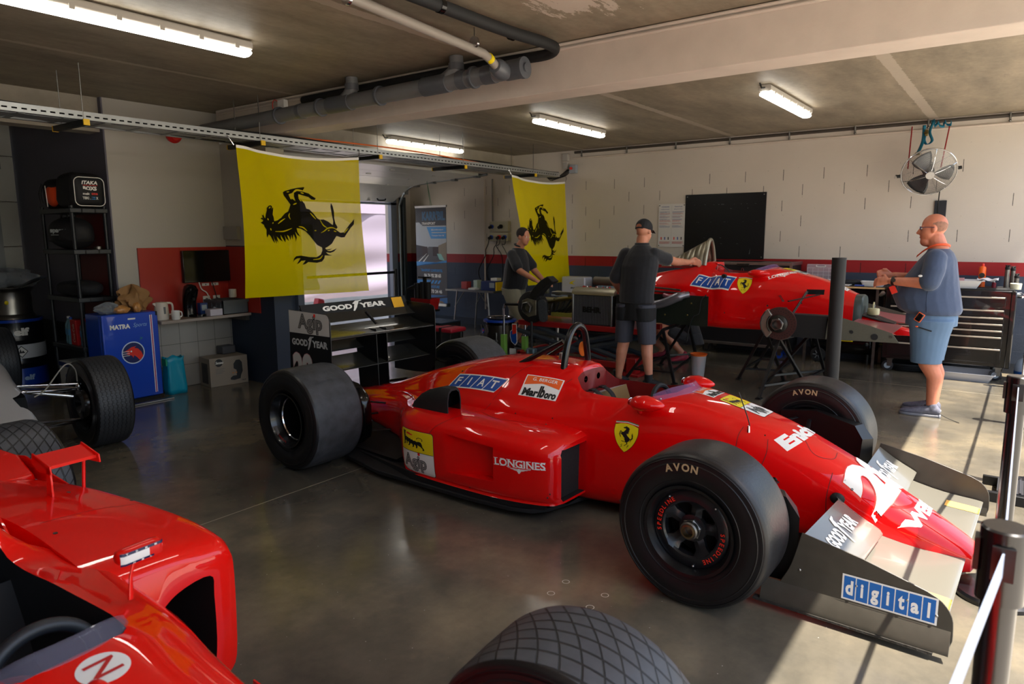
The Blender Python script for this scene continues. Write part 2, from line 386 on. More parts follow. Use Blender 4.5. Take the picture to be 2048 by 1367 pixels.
# painted block wall with coloured bands; axis = coordinate that runs along the wall
def blockwall(name, axis, blocks=True, hi=(214, 205, 193), bandmode=1):
    m, nt, b = nodes(name)
    geo = N(nt, 'ShaderNodeNewGeometry'); sx = N(nt, 'ShaderNodeSeparateXYZ'); L(nt, geo.outputs['Position'], sx.inputs[0])
    z = sx.outputs[2]; a = sx.outputs[axis]
    n2 = N(nt, 'ShaderNodeTexNoise', i_Scale=60.0, i_Detail=5.0, i_Roughness=.7); L(nt, geo.outputs['Position'], n2.inputs['Vector'])
    n1 = N(nt, 'ShaderNodeTexNoise', i_Scale=1.5, i_Detail=4.0); L(nt, geo.outputs['Position'], n1.inputs['Vector'])
    c = mixc(nt, n1.outputs[0], srgb(hi), srgb(tuple(int(x*.93) for x in hi)))
    if bandmode:
        c = mixc(nt, mth(nt, 'LESS_THAN', z, 1.27), c, srgb((160, 22, 26)))
        c = mixc(nt, mth(nt, 'LESS_THAN', z, 1.115), c, srgb((58, 68, 86)))
        c = mixc(nt, mth(nt, 'LESS_THAN', z, .12), c, srgb((40, 46, 58)))
    h = mth(nt, 'MULTIPLY', n2.outputs[0], .35)
    if blocks:
        H, Lb = .2, .5
        zz = mth(nt, 'DIVIDE', mth(nt, 'SUBTRACT', z, .07), H); row = mth(nt, 'FLOOR', zz); fz = mth(nt, 'FRACT', zz)
        off = mth(nt, 'MULTIPLY', mth(nt, 'MODULO', row, 2.0), .5)
        aa = mth(nt, 'ADD', mth(nt, 'DIVIDE', mth(nt, 'ADD', a, 40.1), Lb), off); fa = mth(nt, 'FRACT', aa); cell = mth(nt, 'FLOOR', mth(nt, 'ADD', aa, .5))
        dv = mth(nt, 'MULTIPLY', mth(nt, 'MINIMUM', fa, mth(nt, 'SUBTRACT', 1.0, fa)), Lb)
        dh = mth(nt, 'MULTIPLY', mth(nt, 'MINIMUM', fz, mth(nt, 'SUBTRACT', 1.0, fz)), H)
        wn_ = N(nt, 'ShaderNodeTexWhiteNoise', noise_dimensions='2D'); cb = N(nt, 'ShaderNodeCombineXYZ'); L(nt, cell, cb.inputs[0]); L(nt, row, cb.inputs[1]); L(nt, cb.outputs[0], wn_.inputs['Vector'])
        open_ = mth(nt, 'GREATER_THAN', wn_.outputs['Value'], .35)
        isb = mth(nt, 'LESS_THAN', z, 2.5)
        vl = mth(nt, 'MULTIPLY', mth(nt, 'LESS_THAN', dv, mth(nt, 'MULTIPLY', n2.outputs[0], .007)), mth(nt, 'GREATER_THAN', dh, .03))
        vl = mth(nt, 'MULTIPLY', mth(nt, 'MULTIPLY', vl, open_), isb)
        c = mixc(nt, mth(nt, 'MULTIPLY', vl, .9), c, srgb((30, 28, 26)))
        gv = mth(nt, 'MULTIPLY', mth(nt, 'LESS_THAN', dv, .006), isb); gh = mth(nt, 'MULTIPLY', mth(nt, 'LESS_THAN', dh, .006), isb)
        h = mth(nt, 'SUBTRACT', h, mth(nt, 'MULTIPLY', mth(nt, 'MAXIMUM', gv, gh), .9))
        h = mth(nt, 'ADD', h, mth(nt, 'MULTIPLY', mth(nt, 'GREATER_THAN', z, 2.5), 1.5))
    vo = N(nt, 'ShaderNodeTexVoronoi', i_Scale=9.0); L(nt, geo.outputs['Position'], vo.inputs['Vector'])
    c = mixc(nt, mth(nt, 'MULTIPLY', mth(nt, 'LESS_THAN', vo.outputs['Distance'], .04), .5), c, srgb((90, 82, 74)))
    L(nt, c, b.inputs['Base Color']); b.inputs['Roughness'].default_value = .6
    bp = N(nt, 'ShaderNodeBump', i_Strength=.5, i_Distance=.008); L(nt, h, bp.inputs['Height']); L(nt, bp.outputs[0], b.inputs['Normal'])
    return m
BLOCK = blockwall('painted_block_wall', 1)
PLAIN = blockwall('painted_wall_bands', 0, False, (205, 196, 186))
BEAM = mat('beam_paint', (206, 194, 182), .6, bump=.12, bscale=40, var=.05)
TVW = mat('pale_grey_wall', (178, 174, 166), .6, bump=.1, bscale=60)
GBW = mat('grey_blue_wall', (100, 98, 112), .6, bump=.1, bscale=60)
DBW = mat('dark_grey_wall', (48, 46, 46), .6)
NBW = mat('dark_blue_pier', (34, 46, 66), .55, bump=.1, bscale=60)
LIN = mat('rough_lintel', (158, 150, 136), .7, bump=.5, bscale=12, var=.12)
DOORP = mat('door_panel', (205, 206, 204), .3, var=.04)
APR = mat('apron_concrete', (178, 170, 156), .8, var=.1)
XR, YF = 9.68, -.56
s = MB().surf(lambda a, b_: V((-5+a*14.68, YF+b_*(9.9-YF), 0)), 1, 1); struct('floor', s, FLO)
struct('floor_outside', MB().bb(-40, 50, -40, 60, -.12, -.004), APR)
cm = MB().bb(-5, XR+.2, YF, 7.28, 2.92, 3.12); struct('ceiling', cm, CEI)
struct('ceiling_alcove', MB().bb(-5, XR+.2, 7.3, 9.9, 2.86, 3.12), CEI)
struct('roof', MB().bb(-6, XR+1, YF, 10.5, 3.14, 3.5), APR)
struct('wall_right', MB().bb(XR, XR+.2, YF, 9.7, 0, 2.92), BLOCK)
struct('trim_beam', MB().bb(4.30, 4.56, YF+.2, 7.05, 2.60, 2.919), BEAM, bevel=.006)
struct('wall_lintel_right', MB().bb(4.66, XR, 7.06, 7.3, 2.62, 3.12), LIN)
struct('wall_lintel_left', MB().bb(-5, 3.22, 7.28, 7.5, 2.6, 3.12), LIN)
# central pier with the kitchen wall
struct('wall_kitchen', MB().bb(3.235, 4.42, 7.22, 7.45, 0, 2.92), TVW)
struct('wall_blue_grey', MB().bb(3.22, 3.234, 7.22, 9.62, 0, 2.92), GBW)
struct('trim_dark_band', MB().bb(3.212, 3.22, 7.23, 9.6, 0, .67), DBW)
struct('wall_pier', MB().bb(4.42, 4.64, 6.38, 7.45, 0, 1.5).bb(4.56,4.64,7.26,9.6,0,1.1), NBW)
struct('wall_pier_upper', MB().bb(4.42, 4.64, 6.38, 7.45, 1.501, 2.6).bb(4.56,4.64,7.26,9.6,1.101,2.86), TVW)
# tiles below the counter
TILE, nt, b = nodes('wall_tiles')
tc = N(nt, 'ShaderNodeNewGeometry'); sx = N(nt, 'ShaderNodeSeparateXYZ'); L(nt, tc.outputs['Position'], sx.inputs[0])
fx = mth(nt, 'FRACT', mth(nt, 'DIVIDE', mth(nt, 'ADD', sx.outputs[0], 10.0), .2)); fz = mth(nt, 'FRACT', mth(nt, 'DIVIDE', sx.outputs[2], .235))
g = mth(nt, 'MAXIMUM', mth(nt, 'LESS_THAN', fx, .022), mth(nt, 'LESS_THAN', fz, .02))
L(nt, mixc(nt, g, srgb((150, 144, 136)), srgb((70, 66, 62))), b.inputs['Base Color']); b.inputs['Roughness'].default_value = .3
struct('wall_tiles', MB().bb(3.42, 4.418, 7.20, 7.218, 0, .70), TILE)
# back wall beyond the right door, door frame
struct('wall_back', MB().bb(4.64, 6.98, 9.5, 9.7, 0, 2.86).bb(9.22, XR, 9.5, 9.7, 0, 2.86).bb(6.98, 9.22, 9.5, 9.7, 2.5, 2.86), PLAIN)
FR = mat('grey_frame', (118, 126, 142), .4)
dr = struct('door_1', MB().bb(6.98, 7.10, 9.42, 9.5, 0, 2.42).bb(9.10, 9.24, 9.42, 9.5, 0, 2.42).bb(6.98, 9.24, 9.42, 9.5, 2.16, 2.20), FR)
# raised sectional panels
def panelpath(s):   # s metres from the lower edge
    pts = [(9.40, 2.20), (8.95, 2.46), (8.55, 2.52), (7.34, 2.58)]
    acc = 0
    for a, c in zip(pts, pts[1:]):
        l = sqrt((a[0]-c[0])**2+(a[1]-c[1])**2)
        if s <= acc+l or c is pts[-1]: k = min((s-acc)/l, 1); return a[0]+(c[0]-a[0])*k, a[1]+(c[1]-a[1])*k
        acc += l
for i in range(4):
    y0, z0 = panelpath(i*.54+.005); y1, z1 = panelpath(min(i*.54+.535, 2.1))
    mb = MB(); mb.loft([[V((x, y0, z0)), V((x, y1, z1)), V((x, y1+.0, z1+.04)), V((x, y0+.0, z0+.04))] for x in (5.0, 9.12)])
    mb.box((7.4, (y0+y1)/2, (z0+z1)/2-.004), (.08, .03, .012)); mb.box((8.5, y0*.9+y1*.1, z0*.9+z1*.1-.004), (.05, .04, .014)); mb.box((6.3, y0*.9+y1*.1, z0*.9+z1*.1-.004), (.05, .04, .014))
    q = struct('door_panel', mb, DOORP, parent=dr)
hd = MB(); hd.tube(bez([(8.62, 9.26, 2.25), (8.62, 9.22, 2.22), (8.74, 9.2, 2.225), (8.8, 9.24, 2.25)], 5), .012, 6); obj('handle', hd, MATB, dr)
TRK = mat('galvanised', (128, 132, 134), .45, metal=.75, var=.1)
tr = MB()
for x in (4.9, 9.26):
    tr.tube(bez([(x, 9.36, 0), (x, 9.36, 1.9), (x, 9.34, 2.2), (x, 9.1, 2.46), (x, 8.6, 2.53), (x, 7.3, 2.6)], 6), .022, 6)
    for yy, zz in ((9.2, 2.38), (8.9, 2.5), (8.5, 2.54), (8.0, 2.56), (7.5, 2.59)): tr.box((x-.02, yy, zz), (.09, .09, .07))
    tr.box((x, 9.36, .25), (.08, .1, .3))
struct('door_track', tr, TRK, parent=dr)
struct('door_jamb', MB().bb(9.3, 9.36, 9.30, 9.42, 0, 2.3), mat('dark_green_steel', (48, 56, 58), .5), parent=dr)
# left bay closed door
d2 = MB()
for i in range(6): d2.bb(-4.9, 3.15, 9.3, 9.34, i*.5+.005, i*.5+.495)
struct('door_2', d2, mat('door_panel_white', (176, 178, 172), .5, var=.04))
t2 = MB().bb(2.72, 2.76, 9.2, 9.28, .9, 2.6).bb(2.86, 2.94, 9.2, 9.3, 0, 2.6); o = struct('door_3', t2, TRK)
struct('trim_door_box', MB().bb(1.2, 2.8, 8.6, 9.2, 2.3, 2.5), mat('grey_box', (92, 100, 108), .5))
struct('wall_left', MB().bb(-5.2, -5, YF, 9.7, 0, 2.92), PLAIN)
struct('wall_back_left', MB().bb(-5, 3.2, 9.5, 9.7, 0, 2.92), PLAIN)
struct('wall_front', MB().bb(-5, -1.4, YF-.2, YF, 0, 2.92), PLAIN)
# conduits at the top of the fan wall and on the beam
cn = MB().tube([(XR-.02, YF, 2.885), (XR-.02, 5.85, 2.885)], .02, 8); obj('conduit', cn, mat('dark_conduit', (70, 64, 58), .5), None); tag(bpy.data.objects['conduit'], 'dark thin conduit along the top edge of the block wall', 'pipe')
cn = MB().tube([(XR-.015, YF, 2.80), (XR-.015, 5.9, 2.80)], .014, 8); tag(obj('conduit', cn, BEAM), 'cream painted conduit just under the dark one on the block wall', 'pipe')
for i in range(8):
    y = .25+i*.78; q = MB().cyl((XR-.045, y, 2.91), (XR-.045, y, 2.84), .012, n=8); q.ell((XR-.045, y, 2.825), .016, 8, 6)
    tag(obj('hook', q, STEEL), 'small metal ceiling hook above the block wall', 'hook', 'ceiling hooks above the block wall')
# ---------------------------------------------------------------- ceiling fittings
DIF = mat('lit_diffuser', (1.0, .97, .9), .5, emit=TUBE)
HOUS = mat('lamp_housing', (172, 168, 160), .45)
def tube_light(x, y, label, L_=1.5):
    t = thing('tube_light', label, 'ceiling light', (x, y, 2.92), 0)
    h = MB(); r = rrect(-.055, -.062, .055, -.004, .018)
    h.loft([[V((s, a, b)) for a, b in r] for s in (-L_/2, L_/2)]); obj('housing', h, HOUS, t)
    d = MB(); r = rrect(-.05, -.105, .05, -.0625, .03)
    rings = []
    for s, k in ((-L_/2-.01, .55), (-L_/2+.012, .95), (-L_/2+.03, 1), (L_/2-.03, 1), (L_/2-.012, .95), (L_/2+.01, .55)):
        rings.append([V((s, a*k, -.0625+(b+.0625)*k)) for a, b in r])
    d.loft(rings); obj('diffuser', d, DIF, t)
    for i in range(6):
        for sgn in (-1, 1):
            c = MB().box((-L_/2+.12+i*(L_-.24)/5, sgn*.056, -.058), (.03, .012, .028)); obj('clip', c, HOUS, t)
    w = MB().tube(bez([(-L_/2, 0, -.03), (-L_/2-.05, .01, -.04), (-L_/2-.06, .02, -.01), (-L_/2-.08, .02, -.003)], 4), .007, 6); obj('cable', w, MATB, t)
    return t
tube_light(2.22, 4.42, 'large lit strip light on the ceiling at the upper left')
tube_light(7.26, 4.45, 'lit strip light on the ceiling just right of the long beam')
tube_light(7.43, 6.93, 'lit strip light behind the slotted cable tray, near the rear lintel')
tube_light(7.28, 1.99, 'lit strip light on the ceiling nearest to the hanging fan')
tube_light(2.22, 1.99, 'unseen lit strip light added on the ceiling near the front left corner')  # out of view; added to continue the lamp rows, for light and reflections
# cable tray
TRAY = mat('galvanised_tray', (168, 172, 172), .4, metal=.6, var=.1)
STRUT = mat('dark_strut', (46, 48, 50), .5, metal=.5)
YCAP = mat('yellow_cap', (235, 190, 20), .5)
t = thing('cable_tray', 'long perforated metal cable tray hung below the ceiling, full of black cables', 'cable tray', (0, 6.15, 2.5))
def flange(y, z0, z1):
    mb = MB(); x = -4.9; p = .062; w = .036; hh = .3
    zc = z0+(z1-z0)*.42; a, b_ = zc-.006, zc+.006
    mb.bb(x, 9.38, y-.0015, y+.0015, z0, a); mb.bb(x, 9.38, y-.0015, y+.0015, b_, z1)
    while x < 9.3:
        mb.bb(x+w, x+p, y-.0015, y+.0015, a, b_); x += p
    return mb
f = flange(-.2, 0, .06); f.bb(-4.9, 9.38, -.2, -.185, .058, .06); f.bb(-4.9, 9.38, -.2, -.155, -.001, .0015); obj('near_side_rail', f, TRAY, t)
f = flange(.2, 0, .06); f.bb(-4.9, 9.38, .155, .2, -.001, .0015); obj('far_side_rail', f, TRAY, t)
f = MB()
for i in range(48): f.bb(-4.8+i*.3, -4.8+i*.3+.045, -.155, .155, -.002, .002)
f.bb(-4.9, 9.38, -.10, .10, .003, .005); obj('rung', f, TRAY, t); bpy.data.objects['rung']['kind'] = 'stuff'
for x in (2.52, 4.07, 5.57, 7.05, 8.65):
    m = MB().bb(x-.02, x+.02, -.24, .32, -.045, -.004); obj('support_strut', m, STRUT, t)
    for ya, yb in ((-.252, -.238), (.318, .33)): obj('end_cap', MB().bb(x-.022, x+.022, ya, yb, -.047, -.002), YCAP, t, label='yellow plastic strut end cap')
    for yy in (-.21, .21): obj('hanging_rod', MB().cyl((x, yy*.95, -.02), (x, yy*.95, .418), .004, n=6), STEEL, t)
cb = MB(); rng = random.Random(3)
for k in range(17):
    y0 = rng.uniform(-.15, .12); ph = rng.uniform(0, 6); pts = []
    for i in range(60):
        x = -4.9+i*.242; env = .5+.5*sin(x*.9+1.0)
        pts.append((x, y0+.03*sin(x*1.3+ph), .02+.007*(k % 7)+.055*env*rng.uniform(.7, 1.1)*(k/17)+.012*sin(x*2.1+ph)))
    cb.tube(bez(pts, 2), .009+.004*(k % 3), 5)
obj('cable_bundle', cb, MATB, t)
pts = [(-1+i*.35, -.13+.05*sin(i*.5), .075+.03*sin(i*.37+1)) for i in range(28)]
obj('orange_cable', MB().tube(bez(pts, 4), .008, 6), mat('orange_cable', (226, 104, 30), .5), t, label='orange cable on top of the black ones')
# pipes beside the beam
PGR = mat('grey_pvc', (112, 114, 116), .45, var=.12, vscale=3)
PGD = mat('grey_pvc_dark', (84, 88, 94), .4, var=.1)
INS = mat('pipe_insulation', (20, 22, 24), .75, bump=.1, bscale=30)
t = thing('drain_pipe', 'thick grey drain pipe running along the concrete beam', 'pipe', (4.12, 0, 2.715))
y0, y1 = 2.93, 7.0
zc = lambda y: .035-(y-2.9)*.014
obj('pipe', MB().cyl((0, y0, zc(y0)), (0, y1, zc(y1)), .062, n=28), PGR, t)
def collar(ya, yb, r=.067, m=PGD, nm='collar'): obj(nm, MB().cyl((0, ya, zc(ya)), (0, yb, zc(yb)), r, n=28), m, t)
collar(2.93, 3.06, .068); collar(2.90, 2.93, .073, nm='end_cap'); obj('end_knob', MB().cyl((0, 2.885, zc(2.9)), (0, 2.90, zc(2.9)), .03), PGD, t)
collar(3.16, 3.26); collar(3.42, 3.50); collar(3.60, 3.86, .07); collar(4.7, 4.98, .07); collar(5.35, 5.4); 
for yy in (3.36, 4.35, 5.1, 5.7): obj('clamp', MB().lathe([(.064, -.012), (.078, -.012), (.078, .012), (.064, .012), (.064, -.012)], (0, yy, zc(yy)), (0, 1, 0), 24), PGD, t)
for yy in (3.53, 4.69):
    obj('riser', MB().tube(bez([(0, yy+.16, zc(yy)), (0, yy+.05, zc(yy)+.05), (0, yy, .12), (0, yy, .199)], 5), .052, 20), PGR, t)
    obj('riser_collar', MB().cyl((0, yy, .1), (0, yy, .15), .058, n=24), PGD, t)
t = thing('branch_pipe', 'thin grey waste pipe joining the thick drain pipe from the upper left', 'pipe', (0, 3.0, 2.8))
obj('pipe', MB().tube([(0.2, -.03, .095), (2.4, -.03, .05), (3.78, 0, -.01), (3.90, .02, -.035), (3.98, .04, -.06)], .029, 16), mat('grey_pvc_light', (150, 144, 136), .5), t)
obj('bulb_coupling', MB().lathe([(.0, -.10), (.045, -.10), (.062, -.07), (.064, .0), (.045, .05), (0, .05)], (4.04, .04, -.07), (1, .1, -.15), 24), PGD, t)
for x in (2.6, 3.65):
    obj('pipe_clamp', MB().cyl((x-.01, -.03, .03), (x+.01, -.03, .03), .035, n=20), CHR, t); obj('clamp_rod', MB().cyl((x, -.03, .06), (x, -.03, .119), .004, n=6), STEEL, t)
obj('sticker', MB().cyl((3.84, .005, -.02), (3.875, .012, -.03), .0305, n=16), YELD, t, label='yellow sticker')
t = thing('insulated_pipe', 'black foam insulated pipe bending from the ceiling to the beam', 'pipe', (0, 0, 2.8))
pa = bez([(0.2, 2.74, .06), (2.7, 2.70, .045), (3.5, 2.66, .03), (3.95, 2.63, .035), (4.12, 2.66, .035), (4.2, 2.8, .03), (4.245, 3.2, .05), (4.245, 4.2, .05), (4.245, 5.5, .04)], 8)
obj('pipe', MB().tube(pa, .036, 18), INS, t)
for p, q in ((2.3, 2.32), (3.0, 3.03), (3.66, 3.69)): obj('joint_band', MB().cyl((p, 2.69, .04), (q, 2.685, .038), .039, n=18), GLOSS, t)
for k, z in enumerate((2.905, 2.875)):
    tag(obj('conduit', MB().tube([(4.287, YF, z), (4.287, 7.0, z)], .011, 8), BEAM), ('upper' if k == 0 else 'lower')+' of two thin conduits in the corner of beam and ceiling', 'pipe')
t = thing('junction_box', 'small white junction box near the end of the beam with a red wire', 'electrical box', (4.22, 5.78, 2.83))
obj('box', MB().box((0, 0, 0), (.05, .1, .09)), WHT, t, bevel=.005)
obj('red_wire', MB().tube(bez([(-.02, .04, .03), (-.03, .09, .05), (-.02, .13, 0), (0, .12, -.1), (.02, .13, -.14)], 5), .004, 6), REDD, t)
obj('black_wire', MB().tube(bez([(0, -.03, -.045), (0, -.02, -.1), (.01, 0, -.16)], 4), .005, 6), MATB, t)
tag(obj('siren', MB().lathe([(0, -.02), (.075, -.02), (.075, .02), (.04, .05), (0, .05)], (3.76, 6.93, 2.60), (0, -1, -.3), 28), mat('siren_red', (190, 20, 22), .4)), 'round red alarm sounder half hidden behind the cable tray', 'alarm')
# boxes at the corner of the fan wall
t = thing('electrical_box', 'pair of small grey boxes at the top corner of the block wall', 'electrical box', (XR-.04, 6.0, 2.72))
obj('upper_box', MB().box((0, 0, .1), (.07, .1, .11)), HOUS, t, bevel=.004); obj('lower_box', MB().box((0, 0, -.03), (.06, .08, .1)), HOUS, t, bevel=.004)
t = thing('emergency_switch', 'grey switch box with a red button high on the block wall', 'switch', (XR-.04, 5.86, 2.63))
obj('box', MB().box((0, 0, 0), (.07, .12, .13)), LGRY, t, bevel=.005); obj('button', MB().cyl((-.036, .02, .01), (-.06, .02, .01), .022), REDD, t)
cbm = MB()
for k in range(5): cbm.tube(bez([(-.0, .05+.015*k, -.0), (-.02, .1+.03*k, -.08), (-.03, .22+.04*k, -.12-.01*k), (-.15, .4, -.12)], 5), .006, 6)
obj('cable', cbm, MATB, t)
# ---------------------------------------------------------------- flags
FLAG = bpy.data.materials.new('yellow_flag_cloth'); FLAG.use_nodes = True; nt = FLAG.node_tree; nt.nodes.remove(nt.nodes['Principled BSDF']); out = nt.nodes['Material Output']
def clothmat(nt, out, c, tr, see):
    d = N(nt, 'ShaderNodeBsdfDiffuse'); d.inputs[0].default_value = srgb(c); q = N(nt, 'ShaderNodeBsdfTranslucent'); q.inputs[0].default_value = srgb(c)
    m1 = N(nt, 'ShaderNodeMixShader', i_0=tr); L(nt, d.outputs[0], m1.inputs[1]); L(nt, q.outputs[0], m1.inputs[2])
    tp = N(nt, 'ShaderNodeBsdfTransparent'); m2 = N(nt, 'ShaderNodeMixShader', i_0=see); L(nt, m1.outputs[0], m2.inputs[1]); L(nt, tp.outputs[0], m2.inputs[2]); L(nt, m2.outputs[0], out.inputs[0])
clothmat(nt, out, (238, 218, 4), .4, .10)
FBLK = bpy.data.materials.new('black_flag_print'); FBLK.use_nodes = True; nt = FBLK.node_tree; nt.nodes.remove(nt.nodes['Principled BSDF']); clothmat(nt, nt.nodes['Material Output'], (16, 16, 16), .05, .07)
HORSE = [(-0.496,0.16),(-0.473,0.184),(-0.448,0.193),(-0.425,0.187),(-0.433,0.151),(-0.419,0.172),(-0.408,0.171),(-0.416,0.14),(-0.427,0.101),(-0.415,0.078),(-0.41,0.035),(-0.37,0.043),(-0.313,0.072),(-0.254,0.124),(-0.215,0.145),(-0.182,0.217),(-0.216,0.263),(-0.251,0.309),(-0.258,0.34),(-0.239,0.355),(-0.162,0.38),(-0.084,0.4),(0.004,0.413),(0.006,0.401),(-0.018,0.375),(-0.095,0.379),(-0.135,0.357),(-0.15,0.341),(-0.194,0.325),(-0.186,0.296),(-0.14,0.27),(-0.12,0.259),(-0.133,0.306),(-0.128,0.345),(-0.113,0.352),(-0.092,0.366),(-0.018,0.363),(0.06,0.347),(0.079,0.332),(0.145,0.296),(0.126,0.278),(0.086,0.283),(0.052,0.308),(-0.021,0.323),(-0.077,0.334),(-0.08,0.304),(-0.044,0.27),(-0.006,0.235),(0.01,0.183),(0.049,0.175),(0.097,0.128),(0.135,0.08),(0.165,0.066),(0.217,0.069),(0.278,0.045),(0.34,0.008),(0.351,0.05),(0.341,0.117),(0.33,0.21),(0.343,0.248),(0.364,0.211),(0.375,0.152),(0.368,0.084),(0.379,0.025),(0.405,-0.017),(0.386,-0.033),(0.364,-0.035),(0.433,-0.077),(0.477,-0.073),(0.518,-0.025),(0.554,0.018),(0.625,0.073),(0.614,0.015),(0.563,-0.021),(0.516,-0.077),(0.48,-0.125),(0.441,-0.129),(0.376,-0.111),(0.342,-0.145),(0.296,-0.196),(0.231,-0.229),(0.199,-0.241),(0.205,-0.256),(0.229,-0.258),(0.294,-0.247),(0.255,-0.263),(0.213,-0.271),(0.271,-0.276),(0.358,-0.248),(0.313,-0.281),(0.259,-0.295),(0.201,-0.287),(0.226,-0.309),(0.284,-0.322),(0.226,-0.323),(0.182,-0.321),(0.171,-0.354),(0.138,-0.387),(0.076,-0.4),(-0.025,-0.39),(-0.056,-0.409),(-0.094,-0.418),(-0.075,-0.396),(-0.054,-0.372),(-0.103,-0.375),(-0.134,-0.398),(-0.164,-0.411),(-0.138,-0.382),(-0.111,-0.346),(-0.15,-0.349),(-0.185,-0.364),(-0.206,-0.388),(-0.194,-0.351),(-0.163,-0.326),(-0.1,-0.32),(-0.001,-0.337),(0.079,-0.339),(0.132,-0.311),(0.156,-0.27),(0.157,-0.236),(0.097,-0.206),(0.06,-0.16),(0.022,-0.11),(-0.025,-0.061),(-0.082,-0.033),(-0.13,-0.029),(-0.123,-0.07),(-0.092,-0.118),(-0.125,-0.102),(-0.152,-0.066),(-0.136,-0.126),(-0.154,-0.174),(-0.154,-0.134),(-0.175,-0.094),(-0.191,-0.15),(-0.202,-0.102),(-0.217,-0.159),(-0.231,-0.118),(-0.257,-0.102),(-0.237,-0.167),(-0.271,-0.141),(-0.292,-0.101),(-0.281,-0.149),(-0.287,-0.181),(-0.317,-0.141),(-0.343,-0.101),(-0.34,-0.137),(-0.318,-0.173),(-0.355,-0.153),(-0.39,-0.121),(-0.374,-0.184),(-0.397,-0.156),(-0.393,-0.195),(-0.419,-0.148),(-0.434,-0.109),(-0.413,-0.191),(-0.438,-0.164),(-0.458,-0.125),(-0.483,-0.101),(-0.503,-0.136),(-0.51,-0.101),(-0.507,-0.055),(-0.531,-0.024),(-0.534,-0.009),(-0.572,0.014),(-0.545,0.026),(-0.54,0.041),(-0.571,0.052),(-0.551,0.064),(-0.539,0.052),(-0.554,0.094),(-0.537,0.083),(-0.533,0.114),(-0.529,0.075),(-0.517,0.057),(-0.509,0.099),(-0.493,0.145)]
HLINES = [ [(0.165,0.064),(0.203,0.006),(0.253,-0.023)],[(0.162,-0.076),(0.209,-0.056),(0.258,-0.028),(0.328,-0.02),(0.402,-0.047)],[(-0.105,-0.011),(-0.052,-0.021),(-0.006,-0.057)],[(0.052,0.137),(0.114,0.071)],[(0.032,-0.365),(0.109,-0.356),(0.153,-0.32)],[(-0.153,0.218),(-0.107,0.236)],[(-0.135,0.357),(-0.095,0.378),(-0.027,0.376)],[(-0.363,0.01),(-0.315,0.04),(-0.262,0.069)],[(-0.2,0.128),(-0.214,0.097),(-0.198,0.06)],[(-0.492,0.061),(-0.481,0.04)],[(-0.472,0.161),(-0.449,0.177)],[(0.257,-0.056),(0.284,-0.045)],[(0.081,-0.054),(0.107,-0.051)],[(-0.405,-0.07),(-0.313,-0.068),(-0.256,-0.055),(-0.188,-0.031)],[(0.342,-0.056),(0.379,-0.064)],[(-0.081,0.296),(-0.049,0.258)],[(-0.048,0.351),(-0.008,0.344)],[(-0.216,0.346),(-0.183,0.353)],[(-0.182,0.292),(-0.164,0.273)],[(-0.436,0.008),(-0.424,0.023)],[(-0.461,-0.039),(-0.454,-0.062)],[(0.477,-0.081),(0.529,-0.029)] ]
def flag(TL, TR, BR, BL, label, seed, hs=1.0, hc=(0, 0), wav=.02):
    TL, TR, BR, BL = map(V, (TL, TR, BR, BL)); n = V((0, -1, 0))
    def F(u, v, lift=0):
        p = TL*(1-u)*(1-v)+TR*u*(1-v)+BR*u*v+BL*(1-u)*v
        sag = .05*sin(pi*u)*(1-v)**2 - .03*sin(pi*u)*v*0
        side = -.03*sin(pi*v)*(1 if u < .5 else -1)*abs(2*u-1)*-1
        d = wav*(sin(7*u+2.2*v+seed)*.5+.6*sin(13*u-3*v+seed*2)*(.3+v*.5)+.4*sin(26*(u+v*.25)+seed)*(1-v)*.6)
        fold = .035*math.exp(-((u-.06-.35*v)/.07)**2)*(1-v)+.03*math.exp(-((u-.93+.1*v)/.05)**2)
        return p+V((side, 0, -sag))+n*(d+fold+lift)
    t = thing('flag', label, 'flag', (TL+TR)/2, 0)
    inv = -V(t.location)
    obj('cloth', MB().surf(lambda u, v: F(u, v)+inv, 60, 60), FLAG, t, smooth=180)
    obj('hem', MB().surf(lambda u, v: F(u, v*.018, .002)+inv, 60, 1), WDEC, t, smooth=180, label='white top hem')
    def bend(x, y, l):
        u = .5+(x*hs+hc[0]); v = .5-(y*hs+hc[1])
        return F(u, v, .0025+l)+inv
    sc = lambda P: [(a/1.52, b/1.47) for a, b in P]
    its = [(poly2d(sc(HORSE)), FBLK)]
    for ln in HLINES:
        ln = cr2(sc(ln), 4); w = .0045; L1 = []; L2 = []
        for i, p in enumerate(ln):
            a, b_ = ln[max(i-1, 0)], ln[min(i+1, len(ln)-1)]; dx, dy = b_[0]-a[0], b_[1]-a[1]; l = sqrt(dx*dx+dy*dy) or 1
            ww = w*(.35+.65*sin(pi*i/(len(ln)-1))); L1.append((p[0]-dy/l*ww, p[1]+dx/l*ww)); L2.append((p[0]+dy/l*ww, p[1]-dx/l*ww))
        k = len(L1); its.append(((L1+L2, [(i, i+1, k+i+1, k+i) for i in range(k-1)]), FLAG, .002))
    decal('horse_print', its, (0, 0, 0), (1, 0, 0), (0, 0, 1), t, bend=bend, seg=.03, label='black prancing horse print lying on its back')
    for c, dx in ((TL, -.03), (TR, .03)):
        obj('tie_clip', MB().tube([c+inv, c+inv+V((dx, 0, .04)), c+inv+V((dx*1.6, .02, .08))], .005, 6), CHR, t)
    return t
flag((3.77, 6.0-.08, 2.43), (5.24, 6.0-.08, 2.44), (5.36, 5.93, .99), (3.80, 5.93, 1.02), 'large yellow flag hanging from the cable tray near the kitchen corner', 1.0)
flag((8.06, 5.92, 2.44), (9.5, 5.92, 2.43), (9.62, 5.9, .86), (8.45, 5.9, .86), 'yellow flag hanging against the block wall behind the engine', 4.2)
